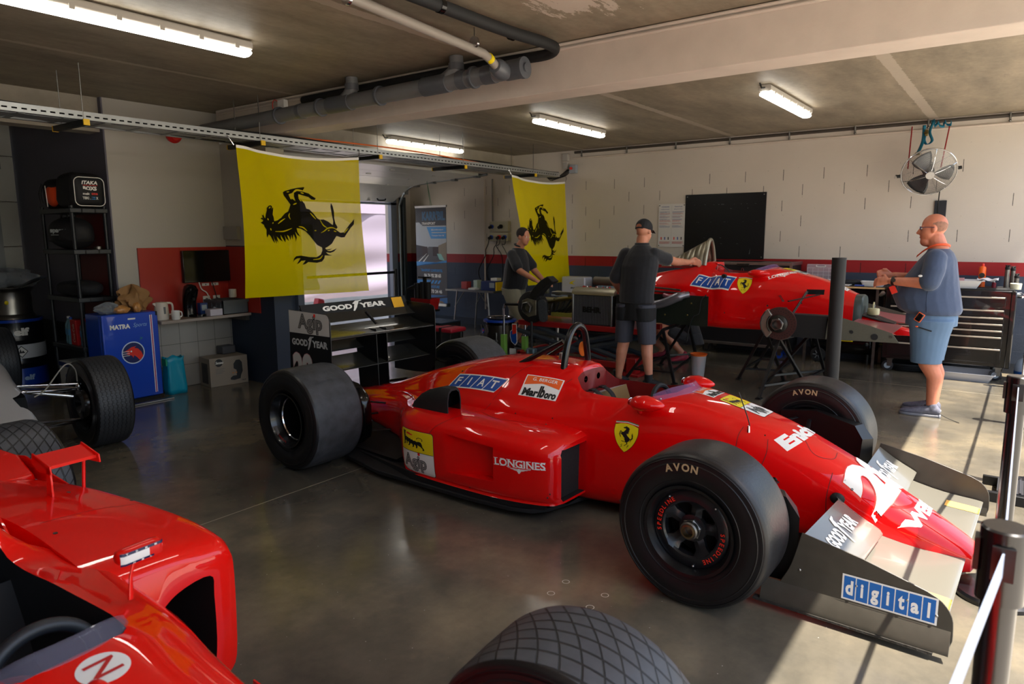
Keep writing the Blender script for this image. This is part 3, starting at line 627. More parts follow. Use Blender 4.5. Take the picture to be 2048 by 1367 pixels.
# ---------------------------------------------------------------- fan
t = thing('fan', 'round silver wire cage fan hung high on the block wall by red cords', 'fan', (9.2, .94, 2.28))
tl = Matrix.Rotation(R(-24), 4, 'Y') @ Matrix.Rotation(R(90), 4, 'Y')   # local z -> -x-ish (front)
fx = V((-1, 0, 0)); fx.rotate(Euler((0, R(-34), 0))); fx.normalize(); fx=V((-.84,-.25,-.48)).normalized(); fy = V((0, 1, 0)); fy=(fy-fx*fy.dot(fx)).normalized(); fz = fy.cross(fx)*-1
Fp = lambda r, a, d: fy*(r*cos(a))+fz*(r*sin(a))+fx*d
WIR = mat('fan_wire', (150, 150, 150), .3, metal=1)
g = MB(); Rr = .275
prof = lambda r: .085*(1-(r/Rr)**2.6)
for k in range(23):
    r = .05+k*(Rr-.05)/22; g.tube([Fp(r, 2*pi*i/48, prof(r)) for i in range(48)], .0013, 4, closed=True)
obj('front_grille', g, WIR, t); g = MB()
for k in range(14):
    r = .06+k*(Rr-.06)/13; g.tube([Fp(r, 2*pi*i/48, -prof(r)*.9) for i in range(48)], .0013, 4, closed=True)
for k in range(10): g.tube([Fp(.05+(Rr-.05)*j/8, 2*pi*k/10, -prof(.05+(Rr-.05)*j/8)*.9) for j in range(9)], .002, 4)
obj('rear_grille', g, WIR, t); g = MB()
for k in range(6): g.tube([Fp(.05+(Rr-.05)*j/8, 2*pi*k/6+.26, prof(.05+(Rr-.05)*j/8)+.003) for j in range(9)], .0035, 5)
obj('spoke', g, CHR, t)
obj('rim', MB().tube([Fp(Rr, 2*pi*i/60, 0) for i in range(60)], .008, 8, closed=True), CHR, t)
obj('badge', MB().cyl(fx*.082, fx*.094, .048, .044, 28), CHR, t)
obj('motor', MB().cyl(fx*-.16, fx*-.03, .07, .06, 24), DMET, t)
bl = MB()
for k in range(3):
    a0 = 2*pi*k/3+.9
    bl.surf(lambda u, v: Fp(.04+.2*u, a0+(v-.5)*(.9+.25*sin(pi*u)), .02+(v-.5)*.07), 6, 6)
obj('blade', bl, mat('fan_blade', (84, 86, 88), .4, metal=.7), t, solid=.002)
obj('bracket', MB().tube(bez([Fp(.285, 0, 0), Fp(.32, 0, -.03), Fp(.33, .2, -.12), Fp(.3, .5, -.16)][:3], 5), .012, 8), CHR, t)
for s in (0, pi): obj('side_knob', MB().cyl(Fp(.28, s, 0), Fp(.315, s, 0), .018), MATB, t)
for y in (.25, -.13): obj('bungee_cord', MB().tube([(.40, y, .56), (.02, y*.85, .05)], .007, 6), mat('red_cord', (150, 24, 34), .6), t)
obj('power_cord', MB().tube(bez([(-.0, -.12, -.22), (.2, -.1, -.3), (.42, -.08, -.42), (.46, -.09, -.6)], 6), .006, 6), MATB, t)
t = thing('ratchet_strap', 'knotted turquoise ratchet strap hanging above the wire cage fan', 'strap', (9.55, 1.0, 2.78))
TURQ = mat('turquoise_webbing', (6, 108, 138), .6)
def ribbon(pts, w, wd):
    mb = MB(); wd = V(wd); q = bez(pts, 6); mb.v = [tuple(p+wd*s*w/2) for p in q for s in (-1, 1)]; mb.f = [(2*i, 2*i+1, 2*i+3, 2*i+2) for i in range(len(q)-1)]; mb.mi = [0]*len(mb.f); return mb
obj('webbing', ribbon([(0, .06, .06), (0, .06, -.1), (-.1, .07, -.2), (-.22, .08, -.27)], .035, (0, 1, 0)), TURQ, t, solid=.003)
obj('loop', ribbon([(0, -.03, .1), (0, .0, -.02), (0, -.03, -.12), (0, .02, -.16), (0, .05, -.1), (0, .03, -.02)], .03, (.6, 1, 0)), TURQ, t, solid=.003)
kn = MB(); rng = random.Random(5)
kp = [(rng.uniform(-.02, .02), -.02-.19*i/16+rng.uniform(-.02, .02), .07+rng.uniform(-.04, .035)) for i in range(17)]
kn = ribbon(kp, .03, (.3, .3, 1)); obj('knot', kn, TURQ, t, solid=.003)
obj('ratchet', MB().box((-.02, .03, -.03), (.03, .03, .07)).cyl((-.03, .01, -.03), (-.03, .055, -.03), .012).box((-.22, .08, -.28), (.03, .05, .03)), mat('brass', (130, 116, 70), .35, metal=1), t, bevel=.003)
tag(obj('cable_duct', MB().bb(XR-.02, XR-.001, .78, .90, 1.55, 1.98), mat('dark_duct', (34, 38, 46), .5), bevel=.002), 'dark vertical cover strip on the block wall below the fan', 'cable cover')
# ---------------------------------------------------------------- racing car kit
def dense(stations, dy=.05, smooth=True):
    """stations: [(y, [(x,z)...])] -> interpolated list (Catmull-Rom in y)"""
    out = []; n = len(stations)
    for i in range(n-1):
        y1, p1 = stations[i]; y2, p2 = stations[i+1]
        y0, p0 = stations[i-1] if i else (2*y1-y2, p1); y3, p3 = stations[i+2] if i+2 < n else (2*y2-y1, p2)
        k = max(1, int(round((y2-y1)/dy)))
        for j in range(k):
            t = j/k; y = y1+(y2-y1)*t
            if smooth:
                h00, h10, h01, h11 = 2*t**3-3*t*t+1, t**3-2*t*t+t, -2*t**3+3*t*t, t**3-t*t
                row = []
                for a0, a1, a2, a3 in zip(p0, p1, p2, p3):
                    q = []
                    for c in (0, 1):
                        m1 = (a2[c]-a0[c])/max(y2-y0, 1e-6)*(y2-y1); m2 = (a3[c]-a1[c])/max(y3-y1, 1e-6)*(y2-y1)
                        if y1-y0 < .03 or i == 0: m1 = a2[c]-a1[c]
                        if y3-y2 < .03 or i+2 >= n: m2 = a2[c]-a1[c]
                        q.append(h00*a1[c]+h10*m1+h01*a2[c]+h11*m2)
                    row.append(tuple(q))
            else: row = [(a[0]+(b_[0]-a[0])*t, a[1]+(b_[1]-a[1])*t) for a, b_ in zip(p1, p2)]
            out.append((y, row))
    out.append(stations[-1]); return out
def hullmesh(stations, dy=.05, k=4, straight=()):
    """half profiles from top centre to bottom centre, mirrored into closed rings"""
    mb = MB(); rings = []
    for y, row in dense(stations, dy):
        r = cr2(row, k); r[0] = (0, r[0][1]); r[-1] = (0, r[-1][1])
        r = [(max(a, 0), b_) for a, b_ in r]
        ring = [V((a, y, z)) for a, z in r]+[V((-a, y, z)) for a, z in reversed(r[1:-1])]
        rings.append(ring)
    return mb.loft(rings)
def cut(o, cutters, op='DIFFERENCE', ang=35):
    tmp = []
    for mb, m in cutters:
        c = obj('tmp', mb, m, o.parent); tmp.append(c)
        q = o.modifiers.new('c', 'BOOLEAN'); q.operation = op; q.object = c; q.solver = 'EXACT'; q.material_mode = 'TRANSFER'
    bpy.context.view_layer.update(); dg = bpy.context.evaluated_depsgraph_get()
    me = bpy.data.meshes.new_from_object(o.evaluated_get(dg)); o.modifiers.clear(); old = o.data; o.data = me; bpy.data.meshes.remove(old)
    me.polygons.foreach_set('use_smooth', [True]*len(me.polygons)); me.set_sharp_from_angle(angle=R(ang))
    for c in tmp: bpy.data.objects.remove(c)
    return o
def campix(px, py):
    d = V(((px-1024)/1385.0, -(py-683.5)/1385.0, -1.0)); return (cam.matrix_world.to_3x3() @ d).normalized()
def hit(root, bv, px, py):
    """where the sight line through a photo pixel meets a surface, in root space (used to read a mark's place off the photo)"""
    m = Matrix.LocRotScale(root.location, root.rotation_euler, None).inverted(); o = m @ cam.matrix_world.translation; d = m.to_3x3() @ campix(px, py)
    h = bv.ray_cast(o, d); 
    return h[0]
def sdecal(name, root, bv, TL, TR, BL, items, asp=None, parent=None, lift=.0015, seg=.025, label=None, sc=1.0, depth=.4):
    a, b_, c = (hit(root, bv, *p) for p in (TL, TR, BL))
    if None in (a, b_, c): print('MISS', name, a, b_, c); return None
    u = b_-a; w = u.length; v = a-c; v = v-u.normalized()*v.dot(u.normalized()); h = v.length
    ctr = (b_+c)*.5
    its = [(([(x*w*sc, y*h*sc) for x, y in it[0][0]], it[0][1]),)+tuple(it[1:]) for it in items]
    return decal(name, its, ctr, u, v, parent or root, bv, lift, seg, depth, label)
def merged_bvh(objs):
    vs = []; fs = []
    bpy.context.view_layer.update(); dg = bpy.context.evaluated_depsgraph_get()
    for o in objs:
        me = o.evaluated_get(dg).to_mesh(); n = len(vs); mt = o.matrix_basis
        vs += [mt @ v.co for v in me.vertices]; fs += [tuple(n+i for i in p.vertices) for p in me.polygons]; o.evaluated_get(dg).to_mesh_clear()
    return BVHTree.FromPolygons(vs, fs)
def fitw(sh, w, h, cx=0, cy=0):
    """scale a flat shape to a w x h box centred on cx,cy"""
    xs = [p[0] for p in sh[0]]; ys = [p[1] for p in sh[0]]; a = w/(max(xs)-min(xs)); b_ = h/(max(ys)-min(ys))
    mx, my = (max(xs)+min(xs))/2, (max(ys)+min(ys))/2
    return [((x-mx)*a+cx, (y-my)*b_+cy) for x, y in sh[0]], sh[1]
def horse_upright():
    P = [(b_, -a) for a, b_ in HORSE]   # head (left on the flag) up, legs to the left
    return [(-x, y) for x, y in P]
HU = horse_upright()
def shield_items():
    out = [(-.5, .36)]
    q = cr2([(-.5, .36), (-.25, .42), (0, .44), (.25, .42), (.5, .36)], 3)+cr2([(.5, .36), (.5, .1), (.36, -.2), (.16, -.4), (0, -.5)], 4)[1:]+cr2([(0, -.5), (-.16, -.4), (-.36, -.2), (-.5, .1), (-.5, .36)], 4)[1:-1]
    it = [(poly2d([(x*1.04, y*1.03) for x, y in q]), BDEC, -.0006), (poly2d(q), YELD)]
    it.append((fitw(poly2d(HU), .62, .66, .02, .03), BDEC, .0008))
    for m, y in ((GRND, .485), (WDEC, .455), (REDD, .43)): it.append((poly2d([(-.5, y-.035), (0, y+.015), (.5, y-.035), (.5, y-.012), (0, y+.038), (-.5, y-.012)]), m, .0004))
    it.append((fitw(text2d('S', 1, 0, .3), .09, .1, -.14, -.30), BDEC, .0008)); it.append((fitw(text2d('F', 1, 0, .3), .09, .1, .14, -.30), BDEC, .0008))
    return it
def fiat_items(sh=.0):
    it = [(poly2d([(-.5, -.5), (.40, -.5), (.5, .5), (-.40, .5)]), WDEC)]
    for i, ch in enumerate('FIAT'):
        x0 = -.47+i*.2225; x1 = x0+.205; it.append((poly2d([(x0, -.42), (x1, -.42), (x1+.085, .42), (x0+.085, .42)]), BLUD, .0006))
        it.append((fitw(text2d(ch, 1, .02, .12), .115 if ch != 'I' else .04, .52, (x0+x1)/2+.042, 0), WDEC, .0012))
    return it
def dog_items(cx, cy, w, h):
    body = [(-.46, .46), (-.44, .53), (-.41, .48), (-.36, .50), (-.33, .42), (-.37, .36), (-.34, .30), (-.38, .26), (-.34, .22), (-.36, .12), (-.30, .16), (-.26, .10), (-.22, .13), (-.18, .06), (-.12, .09), (-.08, .02), (-.02, .05), (.02, -.02), (.10, .01), (.16, -.04), (.26, 0), (.34, -.03), (.38, -.14), (.40, -.30), (.46, -.40), (.47, -.5), (.40, -.52), (.41, -.42), (.32, -.30), (.24, -.26), (.20, -.22), (.20, -.34), (.17, -.44), (.12, -.44), (.14, -.36), (.11, -.26), (.06, -.24), (.05, -.34), (.02, -.42), (-.03, -.42), (0, -.34), (-.03, -.24), (-.10, -.22), (-.14, -.34), (-.18, -.40), (-.23, -.38), (-.18, -.30), (-.19, -.18), (-.25, -.16), (-.26, -.30), (-.31, -.32), (-.30, -.24), (-.32, -.12), (-.36, -.14), (-.36, -.30), (-.40, -.40), (-.44, -.38), (-.42, -.28), (-.42, -.05), (-.43, .20)]
    tail = ring2d(.28, .12, .10, .13, 14, -.6, pi)
    fl = [(-.32, .38), (-.26, .45), (-.16, .44), (-.08, .38), (0, .36), (-.04, .30), (-.14, .30), (-.26, .33)]
    f = lambda s: ([(x*w+cx, y*h+cy) for x, y in s[0]], s[1])
    return [(f(poly2d(body)), BDEC, .0008), (f(tail), BDEC, .0008), (f(poly2d(fl)), REDD, .0008)]
def agip_text(cx, cy, w, h, asp=1):
    k = lambda b_: mv(([(x*w, y*h) for x, y in text2d('Agip', 1, b_, 0, 1, 1.02)[0]], text2d('Agip', 1, b_, 0, 1, 1.02)[1]), cx, cy)
    it = [(k(.045), BDEC, .0008), (k(.0), WDEC, .0014), (k(-.02), BDEC, .0018)]
    return it
def agip_items():
    it = [(poly2d(rrect(-.5, -.5, .5, .5, .07)), BDEC, -.0005), (poly2d(rrect(-.49, -.49, .49, .49, .07)), WDEC)]
    up = [p for p in rrect(-.49, -.49, .49, .49, .07) if p[1] > 0]; it.append((poly2d([(.49, .02)]+up+[(-.49, .02)]), YELD, .0005)); it.append((rect2d(-.49, .012, .49, .022), BDEC, .0008))
    it += dog_items(-.08, .27, .70, .36)
    it += agip_text(-.05, -.22, .36, .40); it.append((rect2d(.055, -.045, .115, .015), REDD, .002))
    return it
def berger_items():
    it = [(poly2d([(-.5, -.5), (.5, -.5), (.5, .5), (-.5, .5)]), WDEC)]
    it.append((poly2d([(-.47, .02), (0, .16), (.47, .02), (.47, .46), (-.47, .46)]), ORGD, .0005))
    it.append((fitw(text2d('G. BERGER', 1, .01), .66, .15, .04, .32), WDEC, .001))
    it.append((fitw(text2d('Mar', 1, .05), .42, .36, -.22, -.29), BDEC, .001)); it.append((fitw(text2d('lb', 1, .05), .17, .52, .075, -.21), BDEC, .001)); it.append((fitw(text2d('oro', 1, .05), .30, .26, .315, -.34), BDEC, .001))
    return it
def longines_items():
    it = [(fitw(text2d('LONGINES', 1, .025), 1.0, .52, 0, .2), WDEC)]
    for i in range(8): x = -.47+i*.134; it.append((rect2d(x-.05, -.06, x+.035, -.02), WDEC)); it.append((rect2d(x-.05, .42, x+.035, .46), WDEC))
    for s in (-1, 1):
        for j in range(3): it.append((poly2d([(s*.02, -.14-.06*j), (s*(.24-.06*j), -.10-.06*j), (s*(.22-.06*j), -.13-.06*j), (s*.02, -.18-.06*j)]), WDEC))
    it.append((rect2d(-.02, -.45, .02, -.12), WDEC)); it.append((rect2d(-.035, -.36, .035, -.22), WDEC, -.0002)); return it
def goodyear_items(m=None, w=1.0, h=1.0):
    m = m or WDEC
    foot = poly2d([(.0, .62), (.13, .66), (.12, .58), (.06, .50), (.05, .30), (.02, .05), (0, -.2), (-.06, -.62), (-.09, -.58), (-.06, -.25), (-.05, .0), (-.03, .2), (-.07, .30), (-.04, .45)])
    it = [(fitw(text2d('GOOD', 1, .05), .44, .62, -.27, .0), m), (fitw(text2d('YEAR', 1, .05), .42, .62, .28, .0), m), (([(x*.8+.02, y) for x, y in foot[0]], foot[1]), m, .0003)]
    return [(([(x*w, y*h) for x, y in i[0][0]], i[0][1]),)+tuple(i[1:]) for i in it]
def arc_text(s, r, a_mid, size, bold=.03, flip=False, dens=1.0):
    """letters on a circle in a plane, centred on the origin"""
    out = []; n = len(s); st = size*.78*dens/r
    for i, ch in enumerate(s):
        a = a_mid-(i-(n-1)/2)*st*(-1 if flip else 1)
        if ch == ' ': continue
        out.append(mv(text2d(ch, size, bold), r*cos(a), r*sin(a), 1, a-pi/2+(pi if flip else 0)))
    return out
# ---- wheels; axis along local x, outer face towards -x
TYK = {}
def tyre_profile(R0, W_, rim, bulge=.012, sh=.035):
    w = W_/2
    return [(rim-.004, -w*.86), (rim+.012, -w*.93), ((R0+rim)/2-.01, -w-bulge*.3), ((R0+rim)/2+.045, -w), (R0-sh*1.1, -w*.985), (R0-sh*.45, -w*.955), (R0-.006, -w*.88), (R0, -w*.74), (R0+.002, 0), (R0, w*.74), (R0-.006, w*.88), (R0-sh*.45, w*.955), (R0-sh*1.1, w*.985), ((R0+rim)/2+.045, w), ((R0+rim)/2-.01, w+bulge*.3), (rim+.012, w*.93), (rim-.004, w*.86)]
def tyre(parent, name, R0, W_, rim, mats, n=72, rot=0):
    mb = MB(); pr = tyre_profile(R0, W_, rim); k0 = len(pr)
    prd = []
    for i in range(k0-1):
        for j in range(3): t = j/3; prd.append(tuple(pr[i][c]*(1-t)+pr[i+1][c]*t for c in (0, 1)))
    prd.append(pr[-1])
    mb.lathe([(r, z) for r, z in prd], (0, 0, 0), (1, 0, 0), n)
    nr = len(prd); 
    for i, f in enumerate(mb.f):
        row = i//n; mb.mi[i] = 1 if 6*3 <= row < 10*3 else 0
    # moulded rings on the side wall
    o = obj(name, mb, mats, parent, smooth=60)
    for s in (-1, 1):
        g = MB()
        for r, q in ((R0-.045, .0035), (rim+.03, .004), (R0-.024, .0025)):
            xx = -s*lerp(r, [p[0] for p in pr[:8]], [abs(p[1]) for p in pr[:8]])
            g.lathe([(r-q, xx), (r, xx-s*.0022), (r+q, xx)], (0, 0, 0), (1, 0, 0), n)
        obj('moulded_ring', g, mats[0], o)
    return o
# ---------------------------------------------------------------- the red racing car in the middle
CR = thing('racing_car', 'whole red racing car with race number 28, parked on its wheels in the middle', 'racing car', (3.74, 1.02, 0), R(-2.0))
HS = [ # y, half profile top -> bottom
 (-.965, [(0,.155),(.02,.155),(.04,.15),(.055,.135),(.06,.12),(.06,.10),(.05,.085),(.03,.08),(0,.08)]),
 (-.95, [(0,.175),(.04,.173),(.07,.163),(.09,.145),(.095,.12),(.093,.09),(.08,.07),(.05,.062),(0,.06)]),
 (-.90, [(0,.205),(.05,.203),(.09,.19),(.112,.165),(.118,.135),(.115,.09),(.10,.062),(.06,.055),(0,.055)]),
 (-.70, [(0,.322),(.07,.315),(.12,.29),(.145,.25),(.155,.20),(.155,.14),(.14,.10),(.08,.085),(0,.085)]),
 (-.40, [(0,.475),(.09,.465),(.15,.435),(.18,.385),(.195,.30),(.20,.20),(.185,.12),(.10,.09),(0,.09)]),
 (-.10, [(0,.60),(.11,.59),(.175,.555),(.215,.49),(.235,.38),(.24,.22),(.225,.11),(.12,.07),(0,.07)]),
 (.15, [(0,.668),(.12,.66),(.20,.63),(.245,.565),(.27,.44),(.275,.25),(.26,.10),(.15,.06),(0,.06)]),
 (.38, [(0,.715),(.13,.707),(.225,.675),(.275,.61),(.305,.48),(.315,.26),(.30,.09),(.18,.055),(0,.055)]),
 (.56, [(0,.715),(.15,.705),(.25,.675),(.305,.61),(.34,.49),(.35,.27),(.34,.09),(.2,.05),(0,.05)]),
 (.75, [(0,.69),(.15,.68),(.26,.655),(.325,.59),(.365,.48),(.38,.28),(.37,.09),(.22,.05),(0,.05)]),
 (.95, [(0,.68),(.15,.675),(.27,.655),(.345,.60),(.395,.50),(.41,.30),(.40,.09),(.25,.05),(0,.05)]),
 (1.08, [(0,.70),(.15,.69),(.25,.66),(.345,.60),(.41,.51),(.43,.30),(.42,.09),(.25,.05),(0,.05)]),
 (1.14, [(0,.785),(.12,.775),(.205,.70),(.33,.60),(.415,.52),(.44,.30),(.43,.09),(.25,.05),(0,.05)]),
 (1.25, [(0,.795),(.13,.785),(.225,.72),(.335,.61),(.43,.525),(.45,.30),(.44,.09),(.25,.05),(0,.05)]),
 (1.50, [(0,.80),(.13,.79),(.24,.735),(.345,.63),(.45,.53),(.48,.30),(.45,.09),(.25,.05),(0,.05)]),
 (1.80, [(0,.78),(.13,.77),(.235,.72),(.345,.615),(.45,.51),(.48,.30),(.45,.09),(.25,.05),(0,.05)]),
 (2.15, [(0,.705),(.12,.695),(.21,.65),(.32,.55),(.43,.475),(.46,.30),(.42,.09),(.25,.05),(0,.05)]),
 (2.50, [(0,.60),(.11,.59),(.18,.55),(.27,.475),(.36,.42),(.38,.30),(.34,.10),(.2,.08),(0,.08)]),
 (2.85, [(0,.475),(.09,.47),(.15,.45),(.20,.42),(.25,.38),(.27,.28),(.25,.15),(.15,.12),(0,.12)]),
 (3.20, [(0,.385),(.08,.382),(.14,.372),(.18,.35),(.205,.32),(.215,.27),(.21,.20),(.14,.17),(0,.17)]),
 (3.50, [(0,.325),(.07,.322),(.12,.315),(.155,.30),(.175,.28),(.18,.25),(.175,.21),(.12,.19),(0,.19)]),
]
hull = obj('bodywork', hullmesh(HS, .045, 4), RED, CR, smooth=50, label='red nose, cockpit surround and engine cover')
CK = MB()   # cockpit opening
def ckr(y): return lerp(y, [.50, .56, .64, .8, .95, 1.05, 1.125], [.10, .17, .215, .235, .235, .215, .17])
rings = []
for y in (.50, .53, .56, .6, .64, .7, .8, .9, .98, 1.05, 1.1, 1.125):
    w = ckr(y); rings.append([V((-w, y, .95)), V((w, y, .95)), V((w, y, .5)), V((w*.9, y, .18)), V((-w*.9, y, .18)), V((-w, y, .5))])
CK.loft(rings)
holes = [(MB().cyl((s*.075, 1.0, .70), (s*.075, 1.3, .715), .021, n=16), GLOSS) for s in (-1, 1)]
slots = [(MB().bb(-.5, -.1, yy, yy+w_, z0, z1), MATB) for yy, w_, z0, z1 in ((3.22, .03, .285, .32), (3.06, .035, .27, .325), (2.80, .035, .26, .35), (3.05, .03, .20, .245), (2.83, .03, .14, .20))]
cut(hull, [(CK, mat('cockpit_inside', (120, 8, 8), .5))]+holes+slots, ang=38)
# side pods
def pod_station(y, xo, zt, zb, inner=.30, r=.07, xi=None):
    return (y, [(inner, zt+.01), (xo-.30 if xo > .62 else (inner+xo)/2, zt+.012), (xo-.12, zt+.004), (xo-.06, zt-.012), (xo-.02, zt-.04), (xo, zt-.085), (xo+.003, (zt+zb)/2), (xo-.003, zb+.06), (xo-.02, zb+.015), (xo-.05, zb), (inner, zb)])
PS = [pod_station(.915, .66, .445, .115), pod_station(.94, .705, .462, .11), pod_station(1.0, .735, .475, .11), pod_station(1.15, .765, .49, .105), pod_station(1.35, .782, .50, .10), pod_station(1.6, .79, .503, .10),
      pod_station(1.9, .785, .498, .10), pod_station(2.05, .76, .492, .10), pod_station(2.15, .70, .485, .11), pod_station(2.25, .61, .475, .12, .28), pod_station(2.4, .48, .46, .13, .22), pod_station(2.6, .37, .445, .14, .15), pod_station(2.85, .29, .41, .15, .1), pod_station(3.1, .235, .37, .17, .05)]
def pod(s):
    mb = MB(); rings = []
    for y, row in dense(PS, .04):
        r = cr2(row, 3); rings.append([V((s*a, y, z)) for a, z in r])
    mb.loft(rings)
    o = obj('side_pod', mb, RED, CR, smooth=50)
    inl = MB().loft([[V((s*a, y, z)) for a, z in ((.40, .425), (xo-.03, .425), (xo-.012, .40), (xo-.012, .15), (xo-.03, .128), (.40, .128))] for y, xo in ((.80, .62), (.94, .675), (1.12, .72))])
    # side outlet: deep at the front, running out flush towards the rear
    du = MB().loft([[V((s*x, y, z)) for x, y, z in q] for q in (
        [(.69, 1.30, .405), (.95, 1.30, .405), (.95, 1.30, .205), (.69, 1.30, .205)],
        [(.797, 1.68, .425), (.95, 1.68, .425), (.95, 1.68, .185), (.797, 1.68, .185)])])
    cut(o, [(inl, MATB), (du, RED)], ang=38)
    obj('radiator', MB().loft([[V((s*.40, .955, .13)), V((s*.662, .955, .13)), V((s*.662, .955, .42)), V((s*.40, .955, .42))], [V((s*.40, .97, .13)), V((s*.665, .97, .13)), V((s*.665, .97, .42)), V((s*.40, .97, .42))]]), mat('radiator_core', (20, 20, 20), .7, bump=1, bscale=200), CR)
    return o
podR, podL = pod(-1), pod(1)
BV = merged_bvh([hull, podR, podL])
# floor and skirts
fl = [(-.24, .62), (-.32, .95), (-.62, 1.02), (-.70, 1.08), (-.745, 1.2), (-.775, 1.5), (-.79, 2.3), (-.70, 2.75), (-.62, 2.85), (-.60, 3.1), (-.4, 3.3)]
pl = fl+[(-a, b_) for a, b_ in reversed(fl)]
obj('floor_pan', MB().prism(pl, (0, 0, .035), (1, 0, 0), (0, 1, 0), (0, 0, .028)), MATB, CR, bevel=.006)
for s in (-1, 1):
    sk = MB(); sk.loft([[V((s*x, y, z)) for x, z in ((xo, .06), (xo-.02, .06), (xo-.02, zt), (xo, zt))] for y, xo, zt in ((1.02, .66, .12), (1.2, .735, .115), (1.5, .765, .11), (2.0, .77, .11), (2.25, .70, .09), (2.7, .6, .07))])
    obj('skirt', sk, MATB, CR, smooth=30)
obj('plate', MB().box((-.47, .99, .075), (.1, .05, .02)).cyl((-.40, 1.0, .08), (-.40, 1.0, .11), .015), GLOSS, CR)
for s in (-1, 1):
    dif = MB(); dif.loft([[V((s*.62, 2.3, .09)), V((s*.60, 2.3, .09)), V((s*.34, 2.3, .12)), V((s*.36, 2.3, .12))], [V((s*.58, 3.25, .10)), V((s*.56, 3.25, .10)), V((s*.22, 3.25, .20)), V((s*.24, 3.25, .20))]])
    obj('diffuser', dif, MATB, CR)
# turbo snorkels on the pods
for s in (-1, 1):
    sn = MB(); rings = []
    for y, h, w in ((1.765, .17, .062), (1.78, .175, .064), (1.85, .172, .062), (1.95, .145, .055), (2.03, .105, .045), (2.10, .05, .03), (2.13, .012, .015)):
        z0 = .485; rings.append([V((s*.60-s*0+a*w, y, z0+b_*h)) for a, b_ in ((-1, -.1), (-1, .55), (-.85, .85), (-.5, 1), (.5, 1), (.85, .85), (1, .55), (1, -.1))])
    so_ = obj('turbo_snorkel', sn.loft(rings), MATB, CR, smooth=50)
    cut(so_, [(MB().loft([[V((s*.60+a*.054, y, .485+b_*.165)) for a, b_ in ((-1, 0), (-1, .55), (-.8, .85), (-.4, .95), (.4, .95), (.8, .85), (1, .55), (1, 0))] for y in (1.70, 1.86)]), GLOSS)], ang=40)
# cockpit: seat, belt, headrest lines, wheel
seat = MB(); rings = []
for t in range(9):
    a = t/8; y = 1.10-.10*a-.12*a*a; z = .60-.42*a; w = .16+.02*sin(pi*a)
    rings.append([V((x*w, y-.07*abs(x)**2+.0, z+.03*(abs(x)**2)*(1-a)-.0)) for x in (-1.25, -1, -.6, 0, .6, 1, 1.25)]+[V((x*w, y+.03, z)) for x in (1.25, 0, -1.25)])
obj('seat', seat.loft(rings), mat('tan_suede', (150, 118, 72), .9, sheen=.3), CR, smooth=60)
obj('seat_pan', MB().bb(-.2, .2, .62, 1.0, .18, .2), MATB, CR)
for s in (-1, 1):
    o = obj('seat_belt', ribbon([(s*.06, 1.12, .63), (s*.06, 1.07, .64), (s*.06, 1.01, .60), (s*.05, .97, .52), (s*.04, .93, .4)], .045, (1, 0, 0)), mat('belt_black', (16, 16, 18), .7), CR, solid=.004)
    obj('buckle', MB().box((s*.06, 1.085, .642), (.05, .03, .012)), DMET, o, bevel=.002)
stw = MB().tube([(.125*cos(2*pi*i/28), .64+.02*sin(2*pi*i/28), .60+.115*sin(2*pi*i/28)) for i in range(28)], .014, 8, closed=True); sw = obj('steering_wheel', stw, MATB, CR)
obj('spoke', MB().box((0, .645, .60), (.22, .012, .03)).cyl((0, .56, .59), (0, .65, .60), .03), DMET, sw)
# roll hoop
hp = bez([(-.15, 1.25, .70), (-.125, 1.245, .86), (-.08, 1.24, .985), (0, 1.24, 1.03), (.08, 1.24, .985), (.125, 1.245, .86), (.15, 1.25, .70)], 8)
rh = obj('roll_hoop', MB().tube(hp, .022, 14), mat('hoop_black', (14, 15, 17), .22), CR, smooth=70)
for s in (-1, 1): obj('brace', MB().tube([(s*.075, 1.30, .93), (s*.16, 1.62, .745)], .017, 10), bpy.data.materials['hoop_black'], rh)
obj('hoop_plug', MB().cyl((0, 1.36, .78), (0, 1.36, .84), .022, .016), ALU, rh)
obj('marker', MB().ell((.118, 1.275, .86), (.006, .03, .05), 12, 8), mat('orange_marker', (250, 150, 60), .4), rh)
# windscreen
WS = bpy.data.materials.new('windscreen_plastic'); WS.use_nodes = True; nt = WS.node_tree; b = nt.nodes['Principled BSDF']; b.inputs['Base Color'].default_value = srgb((150, 110, 165)); b.inputs['Roughness'].default_value = .03
b.inputs['Alpha'].default_value = .22; b.inputs['Coat Weight'].default_value = .6
def wsf(u, v):
    a = (u-.5)*2; x = .25*a*(1-.1*v); y = .40+.15*abs(a)**1.8; zb = {0: .0}.get(0)
    h = BV.ray_cast(V((x, y, 1.2)), V((0, 0, -1))); z0 = h[0].z if h[0] is not None else .73
    z0 = max(z0, .66)
    y2 = y+.055*v*(1-abs(a)*.3); return V((x, y2, z0-.006+v*(.05-.02*abs(a)**3)))
wsc = obj('windscreen', MB().surf(wsf, 28, 5), WS, CR, smooth=180, solid=.003)
for a in (.04, .96): p = wsf(a, .3); obj('screw', MB().ell(p, .007, 8, 6), ALU, wsc)
# mirrors
for s in (-1, 1):
    mr = MB(); rings = []
    for t, r in ((0, .012), (.06, .035), (.2, .055), (.45, .062), (.7, .05), (.88, .03), (1, .01)):
        y = .66-.20*t; rings.append([V((s*.345+r*1.15*cos(2*pi*i/14), y, .685+r*.72*sin(2*pi*i/14))) for i in range(14)])
    m_ = obj('mirror_pod', mr.loft(rings), RED, CR, smooth=70)
    obj('mirror_glass', MB().ell((s*.345, .662, .685), (.035, .004, .022), 14, 6), CHR, m_)
    obj('mirror_stalk', MB().cyl((s*.31, .62, .62), (s*.335, .62, .66), .012), RED, m_)
